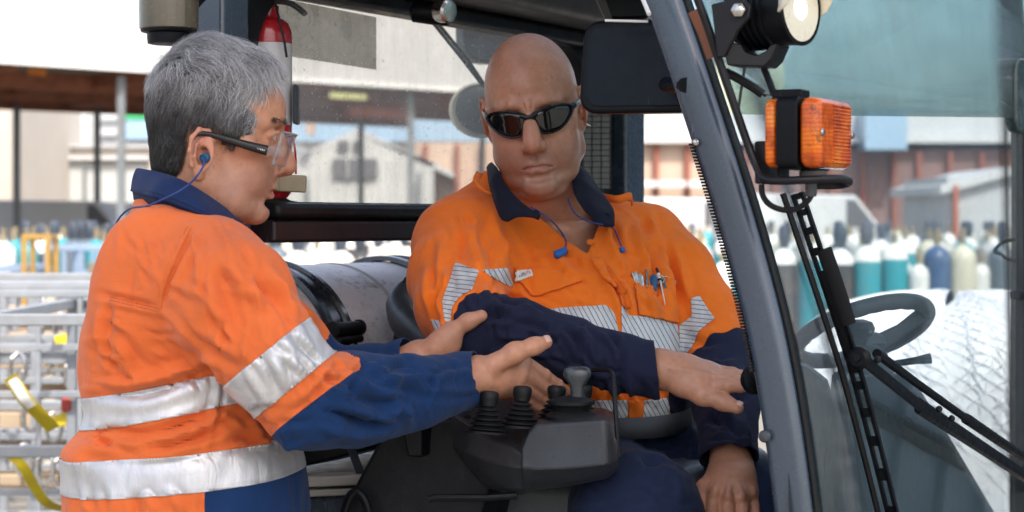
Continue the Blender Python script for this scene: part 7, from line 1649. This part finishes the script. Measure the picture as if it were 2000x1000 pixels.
for e in (0, -1): MB().tube([r_[e] for r_ in rows], .0017, 8).build('lens_edge', M['clear_edge'], gg)
for sx in (-1, 1):
    hinge = [GL(sx * q_[0], q_[1], q_[2]) for q_ in HNG]
    MB().tube(hinge, [.0085, .0080, .0070], 8, flat=(1, .30), up=(0, 0, 1)).build('side_block', M['clear_lens'], gg)
    arm = [GL(sx * q_[0], q_[1], q_[2]) for q_ in ARM]
    ab = MB().tube(smoothpath(arm, 5), [.0066 - .0034 * min(1, i / 15) for i in range(26)], 10, flat=(1, .34), up=(0, 0, 1)).build('arm', M['gloss_black'], gg)
    if sx > 0:
        mb = MB()
        for i in range(8):
            c_ = GL(*local_at(516 - i * 3.4, 293.5 - i * .9, .0806)); mb.box(c_, (.0012, .0003, .0018 if i % 3 else .0014))
        mb.build('arm_lettering', M['white_print'], ab, smooth=False)
# ---- ear plugs on cords
M['plug_blue'] = paint('plug_blue', (.010, .12, .42), .6, .1); M['plug_dark'] = paint('plug_dark', (.008, .085, .19), .55, .1); M['cord_blue'] = paint('cord_blue', (.012, .045, .20), .5, .1)
ep = empty('ear_plug_cord', P(402, 308, 2.50)); tag(ep, 'blue ear plug in the grey haired man\'s ear, its cord falling down his back', 'ear plugs', 'corded ear plugs')
c_ = P(404, 308, 2.527); axp = Vector((-.30, -.92, -.10)); MB().lathe([(.0035, -.008), (.0060, -.006), (.0064, .006), (.0060, .0085), (.0045, .0095), (.0040, .0080), (.001, .0075)], c_, axp, 18).build('plug', M['plug_dark'], ep)
cp = [c_ + axp * .010, P(398, 322, 2.512), P(386, 342, 2.506), P(368, 361, 2.483), P(345, 376, 2.474), P(314, 391, 2.478), P(288, 402, 2.494)]
for x, y, lf in ((262, 420, .006), (240, 450, .008)): cp.append(nearest_on(vG, nG, x, y, lf + .004))
yb = cp[-1].y
for x, y, d in ((218, 488, .01), (203, 520, .02), (188, 548, .03), (177, 566, .03)): cp.append(P(x, y, yb + d))
MB().tube(smoothpath(cp, 6), .0013, 8).build('cord', M['cord_blue'], ep)
e2 = empty('ear_plug_cord', P(1100, 500, 3.0)); tag(e2, 'blue ear plugs on a cord hanging over the driver\'s open collar', 'ear plugs', 'corded ear plugs')
cp = [P(1036, 404, 3.02), P(1056, 415, 3.005), P(1078, 432, 3.0)] + [nearest_on(vD, nD, x, y, .004) for x, y in ((1096, 456), (1106, 474), (1106, 486))]
MB().tube(smoothpath(cp, 6), .0012, 8).build('cord', M['cord_blue'], e2)
cp = [P(1110, 388, 3.08), P(1114, 402, 3.06), P(1126, 420, 3.04), P(1148, 432, 3.025), P(1172, 438, 3.018)] + [nearest_on(vD, nD, x, y, .006) for x, y in ((1192, 450), (1202, 468), (1208, 484))]
MB().tube(smoothpath(cp, 6), .0012, 8).build('cord', M['cord_blue'], e2)
q0_, q1_ = nearest_on(vD, nD, 1108, 490, .006), nearest_on(vD, nD, 1087, 503, .006); ax_ = (q1_ - q0_)
MB().lathe([(.003, 0), (.0056, .001), (.0066, ax_.length * .5), (.0064, ax_.length * .9), (.004, ax_.length * 1.04), (.001, ax_.length * 1.08)], q0_, ax_, 16).build('plug', M['plug_blue'], e2)
MB().lathe([(.002, 0), (.0042, .001), (.0045, .007), (.002, .009)], nearest_on(vD, nD, 1210, 486, .005), (.2, -.2, -1), 12).build('plug', M['plug_blue'], e2)
# ear stud
o = MB().lathe([(.0006, 0), (.0022, .001), (.0018, .005), (.0005, .009)], DL(-.083, -.006, -.024), (.7, -.3, -.25), 10).build('ear_stud', M['chrome']); tag(o, 'small silver stud in the driver\'s ear lobe', 'earring')
# ---- what sticks out of the breast pocket
def pk(x, y, lf): return nearest_on(vD, nD, x, y, lf)
pn = empty('pen', pk(1288, 560, .006)); tag(pn, 'white and red pen clipped in the driver\'s breast pocket', 'pen')
MB().tube([pk(1281, 541, .009), pk(1284, 556, .009)], .0026, 10).build('cap', M['white_print'], pn); MB().tube([pk(1278, 531, .009), pk(1281, 541, .009)], .0022, 10).build('clicker', M['gloss_black'], pn)
MB().tube([pk(1284, 556, .009), pk(1294, 600, .007)], [.0026, .0012], 10, flat=(1, .6)).build('clip', M['white_print'], pn); MB().tube([pk(1286, 556, .0095), pk(1295, 598, .0075)], .0008, 6).build('clip_line', M['ext_red'], pn); MB().tube([pk(1282.5, 551, .009), pk(1283.2, 555, .009)], .0032, 10).build('band', M['gloss_black'], pn)
tl = empty('pocket_knife', pk(1255, 545, .004)); tag(tl, 'steel folding tool standing in the driver\'s breast pocket, left of the pen', 'pocket tool')
for x0, y0, x1, y1, w_, mt in ((1238, 535, 1246, 560, .0055, 'chrome'), (1247, 537, 1250, 562, .0040, 'galvanised'), (1253, 541, 1256, 563, .0032, 'chrome'), (1260, 531, 1264, 565, .0050, 'chrome')):
    MB().tube([pk(x0, y0, .005), pk(x1, y1, .001)], w_, 6, flat=(1, .5)).build('blade', M[mt], tl, bevel=.0005)
mk = MB().tube([pk(1270, 541, .006), pk(1271, 548, .006), pk(1273, 568, .002)], [.0030, .0062, .0062], 12).build('marker', M['plug_dark'], None); tag(mk, 'dark blue marker cap in the breast pocket beside the pen', 'marker')
kr = empty('key_bunch', pk(1300, 552, .005)); tag(kr, 'bunch of small keys at the right end of the breast pocket', 'keys')
for x, y, r_ in ((1292, 549, .006), (1300, 552, .007), (1308, 556, .0065)): MB().tube([pk(x, y, .006) + Vector((r_ * math.cos(R(a_)), -.001, r_ * math.sin(R(a_)))) for a_ in range(0, 361, 30)], .0011, 6, caps=False).build('ring', M['chrome'], kr)
for x0, y0, x1, y1 in ((1296, 545, 1302, 572), (1290, 547, 1294, 570), (1305, 551, 1309, 576)): MB().tube([pk(x0, y0, .004), pk(x1, y1, .002)], .0035, 6, flat=(1, .4)).build('key', M['galvanised'], kr)
# ---- printed words
def words(txt, p0, p1, size, mat, parent, name, lift_, fn):
    cu = bpy.data.curves.new('t', 'FONT'); cu.body = txt; cu.size = 1; to = bpy.data.objects.new('t', cu); COL.objects.link(to); bpy.context.view_layer.update()
    me = bpy.data.meshes.new_from_object(to.evaluated_get(bpy.context.evaluated_depsgraph_get())); bpy.data.objects.remove(to)
    xs = [v_.co.x for v_ in me.vertices]; w_ = max(xs) - min(xs); x0 = min(xs); a, b_ = np.array(p0, float), np.array(p1, float); d = b_ - a; dn = np.array([d[1], -d[0]]) / np.linalg.norm(d)
    for v_ in me.vertices:
        q = a + d * ((v_.co.x - x0) / w_) + dn * v_.co.y * size; v_.co = fn(q[0], q[1], lift_)
    me.materials.append(mat); o = bpy.data.objects.new(name, me); COL.objects.link(o); setparent(o, parent); return o
lbl = next((o for o in shD.children if o.name.startswith('brand_label')), shD)
M['print_dark'] = paint('print_dark', (.02, .02, .025), .6, .1); M['print_red'] = paint('print_red', (.55, .03, .04), .6, .1)
words('Tuffe', (1005, 546.5), (1023, 542.5), 9.5, M['print_dark'], shD, 'label_lettering', .0085, pk); words("FR's", (1024, 542.3), (1040, 539), 9.5, M['print_red'], shD, 'label_lettering', .0085, pk)
